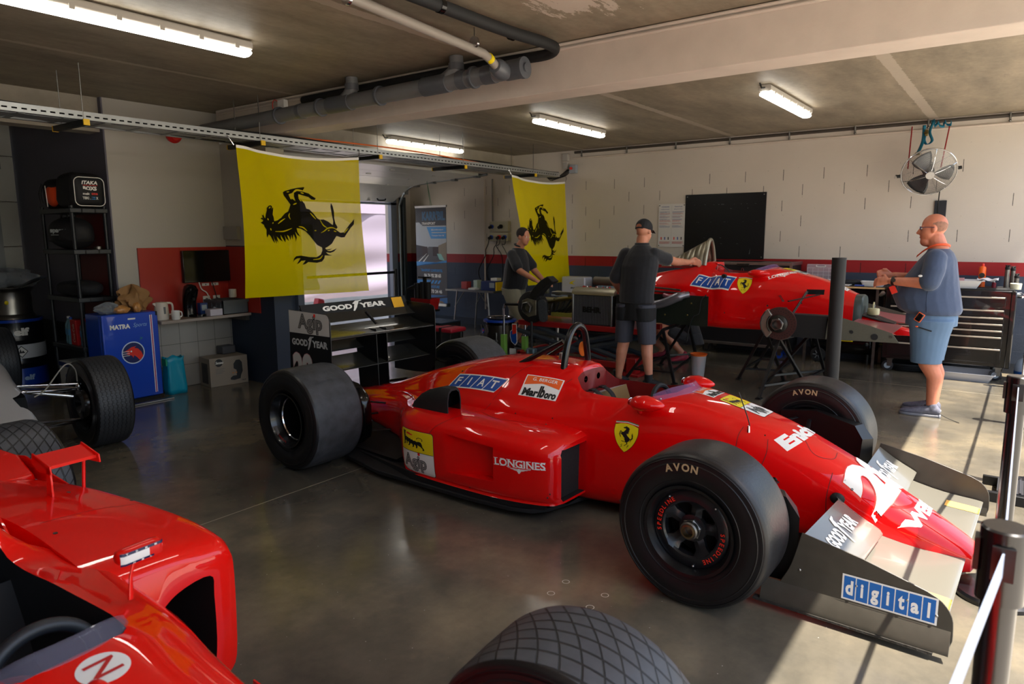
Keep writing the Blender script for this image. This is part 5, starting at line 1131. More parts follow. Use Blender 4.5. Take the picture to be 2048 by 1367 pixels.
# front suspension with bare discs
for s in (-1, 1):
    hx, hy, hz = s*.78, .17, .15
    for a, b_ in (((.24, -.06, .40), (.66, .12, .36)), ((.30, .30, .38), (.66, .17, .36)), ((.24, -.1, .08), (.68, .14, .02)), ((.33, .38, .06), (.68, .2, .02)), ((.26, .05, .43), (.64, .16, .10))):
        obj('suspension_arm', MB().tube([(s*a[0], a[1], a[2]), (s*b_[0], b_[1], b_[2])], .013, 8, flat=.5, ref=(0, 1, 0)), ARM, C2)
    up = obj('upright', MB().loft([[V((s*x, y, z)) for x, y, z in ((.64, hy-.06, .0), (.70, hy-.06, .0), (.70, hy+.06, .0), (.64, hy+.06, .0))], [V((s*x, y, z)) for x, y, z in ((.64, hy-.04, .30), (.70, hy-.04, .30), (.70, hy+.04, .30), (.64, hy+.04, .30))]]), DMET, C2, bevel=.01)
    dm = mat('drilled_disc', (86, 56, 52), .55, metal=.6, var=.1)
    dd = MB().lathe([(.07, -.014), (.158, -.014), (.158, .014), (.07, .014), (.07, -.014)], (s*.745, hy, hz), (1, 0, 0), 56); disc = obj('brake_disc', dd, dm, C2, smooth=40)
    hs_ = MB()
    for k in range(30):
        a = 2*pi*k/30
        for r in (.118, .142): aa = a+(.1 if r > .13 else 0); hs_.cyl((s*.7595, hy+r*cos(aa), hz+r*sin(aa)), (s*.7605, hy+r*cos(aa), hz+r*sin(aa)), .0045, n=8)
    h_ = obj('drill_hole', hs_, MATB, disc); h_['kind'] = 'stuff'
    hb = MB().lathe([(.085, .0), (.085, -.03), (.062, -.045), (.055, -.045)], (s*.76, hy, hz), (1, 0, 0) if s < 0 else (-1, 0, 0), 36); obj('hub', hb, DMET, disc)
    nn = MB().lathe([(.062, -.04), (.064, -.075), (.052, -.085), (.046, -.085), (.042, -.03), (0, -.03)], (s*.76, hy, hz), (1, 0, 0) if s < 0 else (-1, 0, 0), 6); nn.lathe([(.052, -.08), (.05, -.10), (.04, -.10), (.038, -.02)], (s*.76, hy, hz), (1, 0, 0) if s < 0 else (-1, 0, 0), 28); obj('wheel_nut', nn, STEEL, disc, smooth=35)
    cp = MB().loft([[V((s*xx, hy+r*cos(a), hz+r*sin(a))) for r, xx in ((.10, .72), (.175, .715), (.175, .785), (.10, .78))] for a in [R(q) for q in (-55, -40, -20, 0, 20, 40, 52)]]); obj('brake_caliper', cp, mat('caliper_alu', (150, 142, 130), .42, metal=.8, var=.2), disc, bevel=.006)
    for k in (-.03, .03): obj('caliper_groove', MB().tube([V((s*(.787), hy+(.14+k)*cos(R(q)), hz+(.14+k)*sin(R(q)))) for q in (-45, -20, 0, 20, 42)], .005, 6), DMET, disc)
    dk = MB().loft([[V((s*x, y, z)) for x, z in ((.60, .03), (.735, .03), (.735, .245), (.60, .245))] for y in (-.33, .12)])
    do = obj('brake_duct', dk, MATB, C2); cut(do, [(MB().bb(s*.612, s*.72, -.5, .06, .045, .23), GLOSS), (MB().bb(s*.68, s*.9, -.32, -.25, .05, .225), GLOSS)])
for (nm, y0, y1, z0, z1) in (('duct', 0, 0, 0, 0),): pass
# nose-less front wing
NP = mat('matte_carbon_green', (84, 82, 70), .55, var=.08, vscale=90)
epts = [(-.27, .24), (-.62, .155), (-.74, .12), (-.80, .10), (-.855, .02), (-.25, .005)]
for s in (-1, 1):
    e = obj('end_plate', MB().prism([(y-.0, z) for y, z in epts], (s*.76, 0, .03), (0, 1, 0), (0, 0, 1), (s*.006, 0, 0)), NP, C2, bevel=.002)
    for y, z, r in ((-.37, .15, .016), (-.47, .11, .016), (-.66, .08, .028)): obj('rubber_washer', MB().cyl((s*.766, y, z+.01), (s*.772, y, z+.01), r), MATB, e)
    obj('bolt', MB().cyl((s*.766, -.79, .10), (s*.775, -.79, .10), .012, n=6), STEEL, e)
    obj('front_wing_plane', MB().loft([[V((s*x, y, z+.03)) for y, z in foil(-.80, .10, -.42, .15, .012, .01)] for x in (.12, .758)]), mat('pinkish_plastic', (180, 96, 98), .3, coat=.4), C2, smooth=50)
nb = MB(); rings = []
for y, w, z0, z1 in ((-.42, .17, .05, .20), (-.6, .14, .04, .155), (-.75, .11, .03, .115), (-.86, .08, .03, .085), (-.90, .05, .035, .07)): rings.append([V((a*w, y, z0+(z1-z0)*b_)) for a, b_ in ((-1, .1), (-1, .75), (-.8, 1), (.8, 1), (1, .75), (1, .1), (.8, 0), (-.8, 0))])
nbo = obj('nose_box', nb.loft(rings), RED, C2, smooth=50)
obj('nose_tray', MB().loft([[V((a*w, y, z)) for a, z in ((-1, zz), (1, zz), (1, zz+.012), (-1, zz+.012))] for y, w, zz in ((-.44, .15, .21), (-.6, .12, .165), (-.72, .08, .13))]), BLK, C2)
for p in ((-.16, -.50, .13), (.16, -.50, .13)): obj('nose_marking', MB().ell(p, (.004, .05, .03), 10, 6), GRY, nbo)
fr_ = obj('fluid_reservoir', MB().lathe([(0, 0), (.05, 0), (.055, .012), (.055, .05), (.05, .062), (0, .066)], (0, -.52, .21), (0, 0, 1), 20), mat('milky_plastic', (206, 202, 160), .4), C2, label='cream plastic fluid reservoir')
obj('handle', MB().tube(bez([(-.022, -.52, .27), (-.022, -.52, .31), (0, -.52, .33), (.022, -.52, .31), (.022, -.52, .27)], 4), .006, 6), bpy.data.materials['milky_plastic'], fr_); obj('plug', MB().cyl((0, -.52, .27), (0, -.52, .31), .012), GRY, fr_)
# side bulkhead panel and pipes near the man
obj('side_panel', MB().bb(-.40, -.392, 1.01, 1.80, .02, .345), mat('green_black_panel', (22, 30, 22), .45, var=.1), C2)
for y, z in ((1.2, .26), (1.24, .13), (1.45, .28), (1.5, .12), (1.7, .2)): obj('panel_rivet', MB().ell((-.402, y, z), (.003, .01, .01), 8, 6), bpy.data.materials['brass'], C2)
obj('wiring', MB().tube(bez([(-.41, 1.03, .36), (-.42, 1.08, .30), (-.42, 1.10, .16), (-.43, 1.16, .12), (-.43, 1.2, .0), (-.44, 1.22, -.15)], 5), .006, 6), MATB, C2)
DU = mat('silver_duct', (130, 128, 136), .3, metal=.7, var=.1)
obj('cooling_pipe', MB().tube(bez([(-.5, 1.75, .20), (-.5, 1.5, .25), (-.48, 1.32, .33), (-.42, 1.22, .36)], 5), [.05]*12+[.035]*4, 14), DU, C2)
obj('cooling_pipe', MB().tube(bez([(-.44, 1.5, .34), (-.47, 1.4, .33), (-.45, 1.25, .37)], 5), .025, 12), mat('pink_silver', (160, 104, 112), .35, metal=.5), C2)
for k in range(2): obj('rod', MB().tube([(-.36, 1.9, .43-.05*k), (-.42, 1.32, .40-.03*k)], .010, 8), STEEL, C2)
# trestles
TM = mat('trestle_black', (14, 15, 17), .35)
def trestle(name, feet, tops, label, group=None):
    t = thing(name, label, 'stand', (feet[0][0], feet[0][1], 0), 0, group); o = V((feet[0][0], feet[0][1], 0))
    a, b_ = V(tops[0])-o, V(tops[1])-o; F = [V((x, y, 0))-o for x, y in feet]
    obj('top_bar', MB().tube([a, b_], .02, 4), TM, t)
    for i, tp in ((0, a), (1, a), (2, b_), (3, b_)): obj('leg', MB().tube([F[i]+V((0, 0, .01)), tp], .02, 4), TM, t); obj('foot', MB().box(F[i]+V((0, 0, .005)), (.09, .05, .01)), TM, t)
    k = .22
    for i, j, ti, tj in ((0, 1, a, a), (2, 3, b_, b_), (0, 2, a, b_), (1, 3, a, b_)): obj('cross_bar', MB().tube([F[i]*(1-k)+ti*k, F[j]*(1-k)+tj*k], .014, 4), TM, t)
    return t
trestle('trestle', [(6.79, 1.98), (7.42, 1.66), (7.30, 2.10), (8.06, 1.63)], [(7.02, 1.88, .575), (7.86, 1.75, .575)], 'black steel trestle under the front of the raised red body, near the bare disc')
trestle('trestle', [(6.86, 3.47), (6.95, 2.93), (7.92, 3.53), (8.3, 3.2)], [(7.0, 3.1, .575), (7.95, 3.2, .575)], 'black steel trestle under the rear of the raised red body, behind the middle man')
trestle('trestle', [(7.6, 2.45), (7.75, 2.0), (8.35, 2.5), (8.45, 2.05)], [(7.65, 2.2, .575), (8.3, 2.2, .575)], 'black steel trestle standing furthest under the raised red body')
# ---------------------------------------------------------------- engine and gearbox on a lift table
EN = thing('engine_assembly', 'bare racing engine and gearbox with intercooler, sitting on a red lift table', 'engine', (7.45, 4.2, .56), 0)
AL2 = mat('cast_alloy', (128, 124, 104), .5, metal=.7, var=.25, vscale=12, bump=.3, bscale=40)
obj('engine_block', MB().bb(-.17, .2, -.45, .20, .02, .30).bb(-.12, .16, .20, .55, .05, .26), AL2, EN, bevel=.02)
obj('cam_cover', MB().bb(-.16, -.03, -.40, .15, .30, .36), mat('red_crackle', (170, 16, 16), .45, bump=.3, bscale=60), EN, bevel=.02); obj('cam_cover', MB().bb(.06, .19, -.40, .15, .30, .36), bpy.data.materials['red_crackle'], EN, bevel=.02)
for k in range(6): obj('red_hose', MB().tube(bez([(-.2+.02*k, -.42+.08*k, .33), (-.17, -.38+.09*k, .42), (-.08, -.33+.08*k, .40), (0, -.36+.1*k, .36)], 5), .008+.004*(k % 2), 7), bpy.data.materials['red_crackle'], EN)
obj('intake_plenum', MB().tube([(-.05, -.60, .48), (-.05, -.02, .49)], .052, 20), mat('plenum_brown', (104, 96, 84), .5, metal=.4), EN)
for k in range(3): obj('trumpet', MB().lathe([(.035, 0), (.035, .05), (.05, .08)], (-.05, -.02+.09*k, .33), (0, 0, 1), 16), DMET, EN)
obj('gearbox', MB().loft([[V((x, y, z)) for x, z in ((-.12, .06), (.14, .06), (.14, .24), (-.12, .24))] for y in (.5, .95)]).cyl((.0, .8, .15), (0, 1.05, .15), .10), AL2, EN, bevel=.015)
for k in range(7): obj('bracket', MB().box((-.16+.01*k, -.3+.19*k, .31+.015*(k % 3)), (.05, .07, .06)), AL2, EN, bevel=.008)
obj('top_rail', MB().box((-.22, .27, .335), (.05, .42, .035)), ALU, EN, bevel=.004); obj('link_bar', MB().tube([(-.2, .2, .28), (-.24, .62, .20)], .018, 8), bpy.data.materials['brass'], EN)
for k in range(6): obj('pipe', MB().tube(bez([(-.15, .1+.08*k, .25), (-.22, .15+.07*k, .2-.02*k), (-.2, .3+.05*k, .1), (-.1, .35+.05*k, .05)], 4), .012, 7), DMET if k % 2 else MATB, EN)
obj('battery_box', MB().box((-.22, .33, .07), (.08, .3, .05)), mat('yellow_alloy', (150, 144, 60), .45, metal=.4), EN, bevel=.004)
# intercooler faces the camera side
IC = obj('intercooler', MB().loft([[V((x, y, z)) for x, z in ((-.27, -.02), (-.20, -.02), (-.20, .33), (-.27, .33))] for y in (-.36, .14)]), mat('cooler_core', (62, 66, 74), .5, metal=.6), EN)
fn = MB()
for k in range(24): y = -.35+k*.0208; fn.bb(-.276, -.27, y, y+.009, -.01, .325)
fo = obj('cooling_fin', fn, mat('fin_alu', (140, 144, 152), .4, metal=.8), IC); fo['kind'] = 'stuff'
obj('side_tank', MB().bb(-.285, -.19, -.385, -.36, -.03, .34), ALU, IC, bevel=.004); obj('side_tank', MB().bb(-.285, -.19, .14, .16, -.03, .34), ALU, IC, bevel=.004)
tt = MB(); rings = []
for k in range(8): a = R(90*k/7); rings.append((-.28+.13*(1-cos(a)), .335+.085*sin(a)))
tt.loft([[V((x, y, z)) for x, z in [(-.14, .335)]+rings] for y in (-.40, .17)]); obj('top_tank', tt, mat('tank_alu', (166, 160, 140), .38, metal=.8), IC, smooth=40)
for y in (-.25, -.12, .02): obj('tank_bolt', MB().cyl((-.17, y, .41), (-.17, y, .435), .01), CHR, IC)
decal('cooler_lettering', [(fitw(text2d('BEHR', 1, .07), .25, .07), BDEC)], (-.277, -.11, .16), (0, -1, 0), (0, 0, 1), IC, None, lift=.001)
obj('control_unit', MB().bb(-.26, -.12, -.58, -.42, -.02, .36), MATB, EN, bevel=.01); obj('label_plate', MB().box((-.262, -.5, .04), (.003, .07, .06)), LGRY, EN); obj('label_plate', MB().box((-.262, -.52, .12), (.003, .04, .02)), YELD, EN)
for k in range(8): obj('connector', MB().box((-.265, -.57+.03*(k % 4), .16+.07*(k//4)+.01*k), (.012, .018, .02)), STEEL if k % 2 else LGRY, EN, bevel=.003)
# rear hub with scoop
hx, hy, hz = -.42, .68, .16
obj('brake_drum', MB().lathe([(0, -.03), (.12, -.03), (.19, .0), (.2, .03), (.19, .12), (.1, .14), (0, .14)], (hx, hy, hz), (1, 0, 0), 36), MATB, EN, smooth=40)
obj('wheel_nut', MB().lathe([(.075, -.03), (.08, -.09), (.068, -.10), (.06, -.10), (.055, -.02), (0, -.02)], (hx, hy, hz), (1, 0, 0), 6), STEEL, EN, smooth=30)
obj('hub_plate', MB().loft([[V((hx-.035, hy+y, hz+z)), V((hx-.02, hy+y, hz+z))] for y, z in ()]) if 0 else MB().prism([(.10, .08), (.02, .11), (-.11, .09), (-.11, -.09), (.0, -.12), (.10, -.06)], (hx-.04, hy, hz), (0, 1, 0), (0, 0, 1), (.015, 0, 0)), AL2, EN, bevel=.004)
sc = MB(); rings = []
for y, z, w, h in ((-.05, .12, .07, .06), (-.12, .22, .075, .055), (-.22, .31, .075, .05), (-.32, .36, .07, .055)): rings.append([V((hx+.03+a*w, hy+y+b_*h*.8, hz+z+b_*h*.6)) for a, b_ in ((-1, -1), (1, -1), (1, 1), (-1, 1))])
obj('brake_scoop', sc.loft(rings), MATB, EN, bevel=.012)
obj('rear_caliper', MB().prism(rrect(-.05, -.15, .05, .12, .04), (hx-.02, hy-.19, hz-.02), (.25, -.97, 0), (0, .1, 1), (.06, .02, 0)), mat('caliper_grey', (70, 74, 80), .4, metal=.5, bump=.6, bscale=40), EN, bevel=.008)
for a, b_ in (((-.1, .55, .2), (-.36, .66, .26)), ((-.1, .85, .2), (-.36, .7, .26)), ((-.1, .5, .08), (-.36, .66, .06)), ((-.1, .9, .1), (-.36, .7, .06))): obj('suspension_arm', MB().tube([a, b_], .014, 8, flat=.5, ref=(0, 1, 0)), ARM, EN)
LT = thing('lift_table', 'red hydraulic scissor lift table carrying the bare engine', 'lift table', (7.45, 4.2, 0))
REDM = mat('lift_red', (160, 18, 20), .4, coat=.3); SCM = mat('lift_grey', (50, 60, 72), .4)
for x in (-.30, .26): obj('platform_rail', MB().bb(x, x+.06, -.75, .95, .47, .535), REDM, LT, bevel=.004)
obj('platform', MB().bb(-.24, .26, -.7, .9, .525, .535), REDM, LT); obj('base_frame', MB().bb(-.32, -.26, -.60, .95, .06, .13).bb(.26, .32, -.60, .95, .06, .13).bb(-.32, .32, -.64, -.58, .05, .14).bb(-.32, .32, .9, .96, .05, .14), REDM, LT, bevel=.004)
for x in (-.26, .22):
    for a, b_ in (((-.62, .13), (.80, .48)), ((-.62, .48), (.80, .13)), ((-.3, .13), (1.0, .40)), ((-.5, .36), (.6, .10))): obj('scissor_arm', MB().tube([(x, a[0], a[1]), (x, b_[0], b_[1])], .03, 4, flat=.4, ref=(0, 0, 1)), SCM, LT)
obj('pedestal', MB().bb(-.36, -.24, -.74, -.62, 0, .20).bb(-.42, -.18, -.8, -.56, 0, .03), REDM, LT, bevel=.004); obj('pedestal', MB().bb(-.36, -.28, .85, .95, 0, .10), REDM, LT, bevel=.004)
obj('hydraulic_ram', MB().cyl((-.20, .42, .24), (-.20, .42, .47), .022), ALU, LT); obj('ram_collar', MB().cyl((-.20, .42, .22), (-.20, .42, .27), .026), REDM, LT)
t = thing('jack_stand', 'black post stand with a grey clamp foot under the rear hub of the bare engine', 'stand', (7.03, 4.86, 0))
obj('post', MB().cyl((0, 0, .12), (0, 0, .54), .016), BLK, t); obj('clamp', MB().box((0, 0, .16), (.09, .12, .10)).cyl((-.05, .03, .13), (-.05, .03, .2), .02), mat('clamp_blue_grey', (84, 104, 110), .4, metal=.4), t, bevel=.02); obj('base', MB().bb(-.12, .12, -.2, .2, .0, .045).bb(-.03, .03, -.03, .03, .04, .12), REDM, t, bevel=.004)
# ---------------------------------------------------------------- along the block wall, right side
BKC = mat('cabinet_black', (13, 13, 15), .22, coat=.4)
STRIP = mat('drawer_strip', (196, 184, 168), .35, metal=.5)
t = thing('tool_cabinet', 'large black rolling tool cabinet with pale drawer strips against the block wall', 'tool cabinet', (9.3, .64, 0))
y0, y1 = -.60, .61
obj('body', MB().bb(-.26, .36, y0, y1, .16, .99), BKC, t, bevel=.008)
obj('top_mat', MB().bb(-.24, .35, y0+.01, y1-.01, .99, 1.0), MATB, t)
def drawer(ya, yb, z0, z1):
    d = obj('drawer', MB().bb(-.275, -.262, ya, yb, z0+.006, z1-.006), BKC, t, bevel=.004)
    obj('handle_strip', MB().bb(-.287, -.274, ya+.01, yb-.01, z1-.024, z1-.008), STRIP, d, bevel=.002, label='pale metal handle strip')
drawer(-.53, .56, .80, .93)
for a, b_ in ((-.53, .0), (.06, .56)):
    for z0, z1 in ((.71, .79), (.64, .71), (.57, .64), (.50, .57), (.37, .50), (.20, .37)): drawer(a, b_, z0, z1)
obj('push_handle', MB().tube(bez([(-.2, y0, .93), (-.2, y0-.08, .93), (.3, y0-.08, .93), (.3, y0, .93)], 3), .014, 8), CHR, t)
obj('corner_post', MB().bb(-.285, -.255, y0-.02, y0+.03, .16, .99), BKC, t, bevel=.01)
for x in (-.18, .28):
    for y in (y0+.08, y1-.08):
        c = obj('caster', MB().bb(x-.03, x+.03, y-.035, y+.035, .14, .16).bb(x-.022, x-.017, y-.025, y+.025, .06, .145).bb(x+.017, x+.022, y-.025, y+.025, .06, .145), STEEL, t)
        obj('caster_wheel', MB().lathe([(.0, -.016), (.045, -.016), (.06, -.012), (.062, 0), (.06, .012), (.045, .016), (0, .016)], (x, y+.02, .064), (1, 0, 0), 24), mat('caster_rubber', (34, 34, 38), .5), c); obj('caster_disc', MB().cyl((x-.018, y+.02, .064), (x+.018, y+.02, .064), .035, n=20), LGRY, c)
# things on the cabinet
def tray(x, y, z, L_, W_, H_, m, label, name='plastic_tray', cat='tray', rz=0):
    o = MB(); a = L_/2; b_ = W_/2
    R1 = lambda k, zz: [V((p[0]*k, p[1]*k, zz)) for p in rrect(-b_, -a, b_, a, .02, 3)]
    o.loft([R1(.80, .0), R1(.97, H_), R1(1.0, H_), R1(1.0, H_-.004), R1(.98, H_-.004)], cap=False); o.loft([R1(.80, 0), R1(.79, .003)], cap=True)
    ob = obj(name, o, m, None, loc=(x, y, z), rot=(0, 0, rz), smooth=30); return tag(ob, label, cat)
TRW = mat('tray_white', (214, 214, 212), .35)
tray(9.25, .62, 1.0, .58, .36, .085, TRW, 'long white plastic tray on top of the black tool cabinet')
tag(obj('pill_organizer', MB().bb(9.36, 9.40, .52, .92, 1.03, 1.10), mat('pink_clear', (226, 168, 170), .3, alpha=.8)), 'low pink tinted box with compartments behind the long white tray', 'organizer')
t = thing('spray_can', 'tall orange spray can with red cap on the tool cabinet', 'spray can', (9.46, .36, 1.0))
ORC = mat('orange_can', (236, 96, 16), .35); can = lambda r, h: [(0, 0), (r, 0), (r, .01), (r, h*.82), (r*.9, h*.86), (r*.4, h*.9)]
obj('can', MB().lathe(can(.034, .26), n=24), ORC, t); obj('cap', MB().lathe([(.014, .232), (.014, .255), (.008, .262), (0, .262)], n=14), REDD, t)
obj('label', MB().lathe([(.0345, .06), (.0345, .075)], n=24), WDEC, t); obj('emblem', MB().lathe([(.0, 0), (.028, 0), (.028, .002), (0, .002)], (-.034, 0, .13), (-1, 0, 0), 20), DMET, t)
t = thing('glue_bottle', 'small dark red bottle with a white nozzle beside the tall spray can', 'bottle', (9.38, .24, 1.0))
obj('bottle', MB().lathe([(0, 0), (.02, 0), (.021, .05), (.012, .06)], n=16), mat('dark_red_bottle', (120, 16, 36), .35), t); obj('nozzle', MB().lathe([(.009, .06), (.004, .10), (0, .10)], n=12), WHT, t)
def canister(x, y, h, label):
    t = thing('steel_tube', label, 'tube', (x, y, 1.0)); obj('tube', MB().lathe([(0, 0), (.024, 0), (.024, h), (.02, h)], n=20), STEEL, t)
    obj('top_fitting', MB().lathe([(.022, h), (.026, h+.01), (.024, h+.03), (0, h+.03)], n=14), MATB, t)
    for k in range(5): obj('cable_stub', MB().cyl((.012*cos(k*1.26), .012*sin(k*1.26), h+.03), (.022*cos(k*1.26), .022*sin(k*1.26), h+.05), .005, n=6), MATB, t)
canister(9.44, .13, .20, 'tallest steel tube with black end standing on the tool cabinet'); canister(9.5, .08, .185, 'steel tube with black end just right of the tallest one'); canister(9.40, .04, .11, 'short steel tube with black end on the tool cabinet')
tag(obj('glass_jar', MB().lathe([(0, 0), (.05, 0), (.055, .06), (.05, .065), (.045, .06), (.042, .01), (0, .01)], (9.22, .04, 1.0), n=20), mat('cream_jar', (200, 196, 170), .3)), 'small cream coloured pot at the right corner of the tool cabinet', 'pot')
tag(obj('rag', MB().surf(lambda u, v: V((9.32+.14*(u-.5), .30+.2*(v-.5), 1.088+.012*sin(9*u)+.01*sin(11*v+2*u))), 10, 10), mat('rag_white', (220, 218, 222), .8), solid=.003), 'crumpled white rag on the right end of the long white tray', 'rag')
tray(9.1, .44, .0, .62, .42, .09, mat('drip_tray_grey', (176, 178, 186), .35, metal=.2), 'grey metal drip tray on the floor under the tool cabinet', 'drip_tray')
hm = MB()
for k in range(5): hm.tube([(9.35+(.20+.012*k)*cos(2*pi*i/32), 1.0+(.22+.012*k)*sin(2*pi*i/32), .02+.016*k) for i in range(32)], .011, 7, closed=True)
tag(obj('coiled_hose', hm, MATB), 'coil of black hose on the floor behind the left caster of the cabinet', 'hose')
# bench to the left of the cabinet
t = thing('workbench', 'wooden topped bench between the tool cabinet and the big black case', 'bench', (9.38, 1.75, 0))
obj('top', MB().bb(-.30, .28, -.48, .42, .955, .975), mat('plywood_edge', (196, 160, 112), .6), t, bevel=.002); obj('top_mat', MB().bb(-.29, .28, -.48, .42, .975, .98), MATB, t)
for y in (-.40, .38):
    for x in (-.25, .24): obj('leg', MB().bb(x-.015, x+.015, y-.015, y+.015, 0, .955), STEEL, t)
obj('back_panel', MB().bb(.2, .21, -.4, .38, .2, .9), mat('dark_panel', (22, 28, 40), .6), t)
t = thing('clamp_lamp', 'small silver clamp lamp under the edge of the wooden bench', 'lamp', (9.12, 1.30, .92)); obj('shade', MB().lathe([(.012, .04), (.02, .03), (.038, -.01), (.04, -.03), (.036, -.03)], (0, 0, -.02), (-.2, .6, -.5), 18), ALU, t); obj('arm', MB().tube([(0, 0, -.02), (.03, -.04, .02), (.05, -.05, .03)], .006, 6), CHR, t)
tray(9.22, 1.42, .98, .26, .17, .06, TRW, 'white plastic tray on the bench nearest to the right man'); tray(9.2, 2.02, .98, .30, .2, .065, TRW, 'white plastic tray at the left end of the bench')
tag(obj('flat_tray', MB().bb(9.10, 9.28, 1.66, 1.90, .981, .993), TRW, bevel=.004), 'flat white plate on the bench between the two trays', 'plate')
tag(obj('dark_case', MB().loft([[V((x, y, 1.015+.03*sin(pi*t_))) if 0 else V((x*(.6+.4*sin(pi*min(max(t_, .15), .85))), y, z)) for x, z in ()] for t_, y in ()]) if 0 else MB().bb(9.30, 9.42, 1.56, 1.86, .981, 1.04), mat('dark_teal_case', (26, 36, 44), .4), bevel=.02), 'dark tool pouch lying at the back of the bench', 'case')
tag(obj('yellow_tool', MB().bb(9.26, 9.32, 1.84, 1.92, .981, 1.03), YELC, bevel=.012), 'small yellow tool on the bench', 'tool')
tag(obj('blue_marker', MB().cyl((9.12, 1.50, .99), (9.12, 1.60, .99), .009, n=10), BLUP), 'small blue marker lying at the front edge of the bench', 'marker')
ORG = mat('clear_organizer', (214, 196, 204), .25, alpha=.45)
t = thing('organizer_box', 'transparent parts organizer with a handle, standing upright on the bench', 'organizer', (9.52, 2.08, .98))
fr = MB().prism(rrect(-.17, 0, .17, .235, .015), (0, 0, 0), (0, -1, 0), (0, 0, 1), (.04, 0, 0)); obj('shell', fr, ORG, t, bevel=.003)
for k in range(6): obj('divider', MB().bb(-.004, .0, -.16+k*.064-.002, -.16+k*.064+.002, .01, .19), mat('divider', (214, 206, 214), .3), t)
for z in (.01, .10, .145, .19, .232): obj('divider', MB().bb(-.004, .0, -.165, .165, z-.002, z+.002), bpy.data.materials['divider'], t)
obj('handle', MB().tube(bez([(-.006, -.05, .222), (-.01, -.05, .205), (-.01, .05, .205), (-.006, .05, .222)], 3), .006, 6), WHT, t)
t = thing('blue_bottle', 'small bottle beside the transparent organizer on the bench', 'bottle', (9.42, 1.86, .98)); obj('bottle', MB().lathe([(0, 0), (.02, 0), (.02, .08), (.01, .1)], n=14), LGRY, t); obj('cap', MB().lathe([(.011, .1), (.011, .12), (0, .12)], n=12), BLUP, t)
# cart at the right frame edge
t = thing('tubular_cart', 'chrome tubular cart frame with a blue jug, cut by the right edge', 'cart', (8.95, -.18, 0))
obj('frame', MB().tube([(0, .1, .95), (0, -.6, .95)], .018, 10).tube([(0, .08, .95), (0, .08, .0)], .012, 10).tube([(-.02, .1, .55), (-.02, -.6, .55)], .016, 10), CHR, t); obj('side_post', MB().tube([(.02, .04, .93), (.02, .04, .55)], .02, 10), BLK, t); obj('shelf', MB().bb(-.05, .5, -.6, .02, .50, .515), LGRY, t); obj('shelf', MB().bb(-.05, .5, -.6, .02, .955, .97), MATB, t)
tag(obj('liquid_jug', MB().lathe([(0, 0), (.09, 0), (.10, .03), (.10, .16), (.08, .22), (.03, .26), (.03, .29), (0, .29)], (9.3, -.12, 0), n=24), mat('jug_milky', (160, 176, 200), .3)), 'milky plastic jug on the floor at the right edge', 'jug'); tag(obj('jug_liquid', MB().lathe([(0, 0.004), (.102, .02), (.1025, .03), (.1025, .11), (0, .11)], (9.3, -.12, 0), n=24), mat('blue_liquid', (20, 84, 160), .3)), 'blue liquid in the milky jug at the right edge', 'liquid')
t = thing('spray_bottle', 'orange and red bottle on the shelf of the chrome cart', 'bottle', (9.3, -.12, .971)); obj('bottle', MB().lathe([(0, 0), (.03, 0), (.03, .1), (.02, .12)], n=16), REDD, t); obj('top', MB().lathe([(.02, .12), (.025, .17), (.01, .2), (0, .2)], n=14), ORC, t)
# compressor
t = thing('air_compressor', 'black horizontal air compressor tank with a yellow sign and wheels', 'compressor', (9.42, 1.7, 0))
obj('tank', MB().lathe([(0, -.36), (.06, -.355), (.11, -.33), (.14, -.28), (.145, -.2), (.145, .34), (.12, .40), (.06, .43), (0, .435)], (0, 0, .26), (0, 1, 0), 32), GLOSS, t)
obj('foot', MB().cyl((0, -.24, 0), (0, -.24, .13), .03), BLK, t)
w = obj('wheel', MB().lathe([(.0, -.02), (.05, -.02), (.055, -.028), (.085, -.025), (.09, 0), (.085, .025), (.05, .02)], (-.14, .30, .095), (1, 0, 0), 28), MATB, t)
for k in range(6): a = k*pi/3; obj('wheel_spoke', MB().tube([(-.168, .30+.015*cos(a), .095+.015*sin(a)), (-.168, .30+.055*cos(a), .095+.055*sin(a))], .008, 4), GRY, w)
obj('valve', MB().tube([(0, -.36, .26), (0, -.42, .26), (0, -.46, .255)], .008, 6), bpy.data.materials['brass'], t)
obj('pump', MB().bb(-.08, .08, -.02, .30, .41, .56).cyl((0, .05, .56), (0, .05, .64), .05), BLK, t, bevel=.01)
decal('sign', [(poly2d(rrect(-.125, -.045, .125, .045, .008)), mat('sign_yellow', (240, 216, 10), .4)), (fitw(text2d('NUAIR', 1, .06), .20, .045), BDEC, .001), (rect2d(-.10, -.036, .10, -.032), BDEC, .001)], (-.150, .03, .33), (0, -1, 0), (0, 0, 1), t, None)
decal('size_lettering', [(fitw(text2d('LL.50', 1, .03), .07, .02), WDEC)], (-.15, .24, .42), (0, -1, 0), (0, 0, 1), t, None)
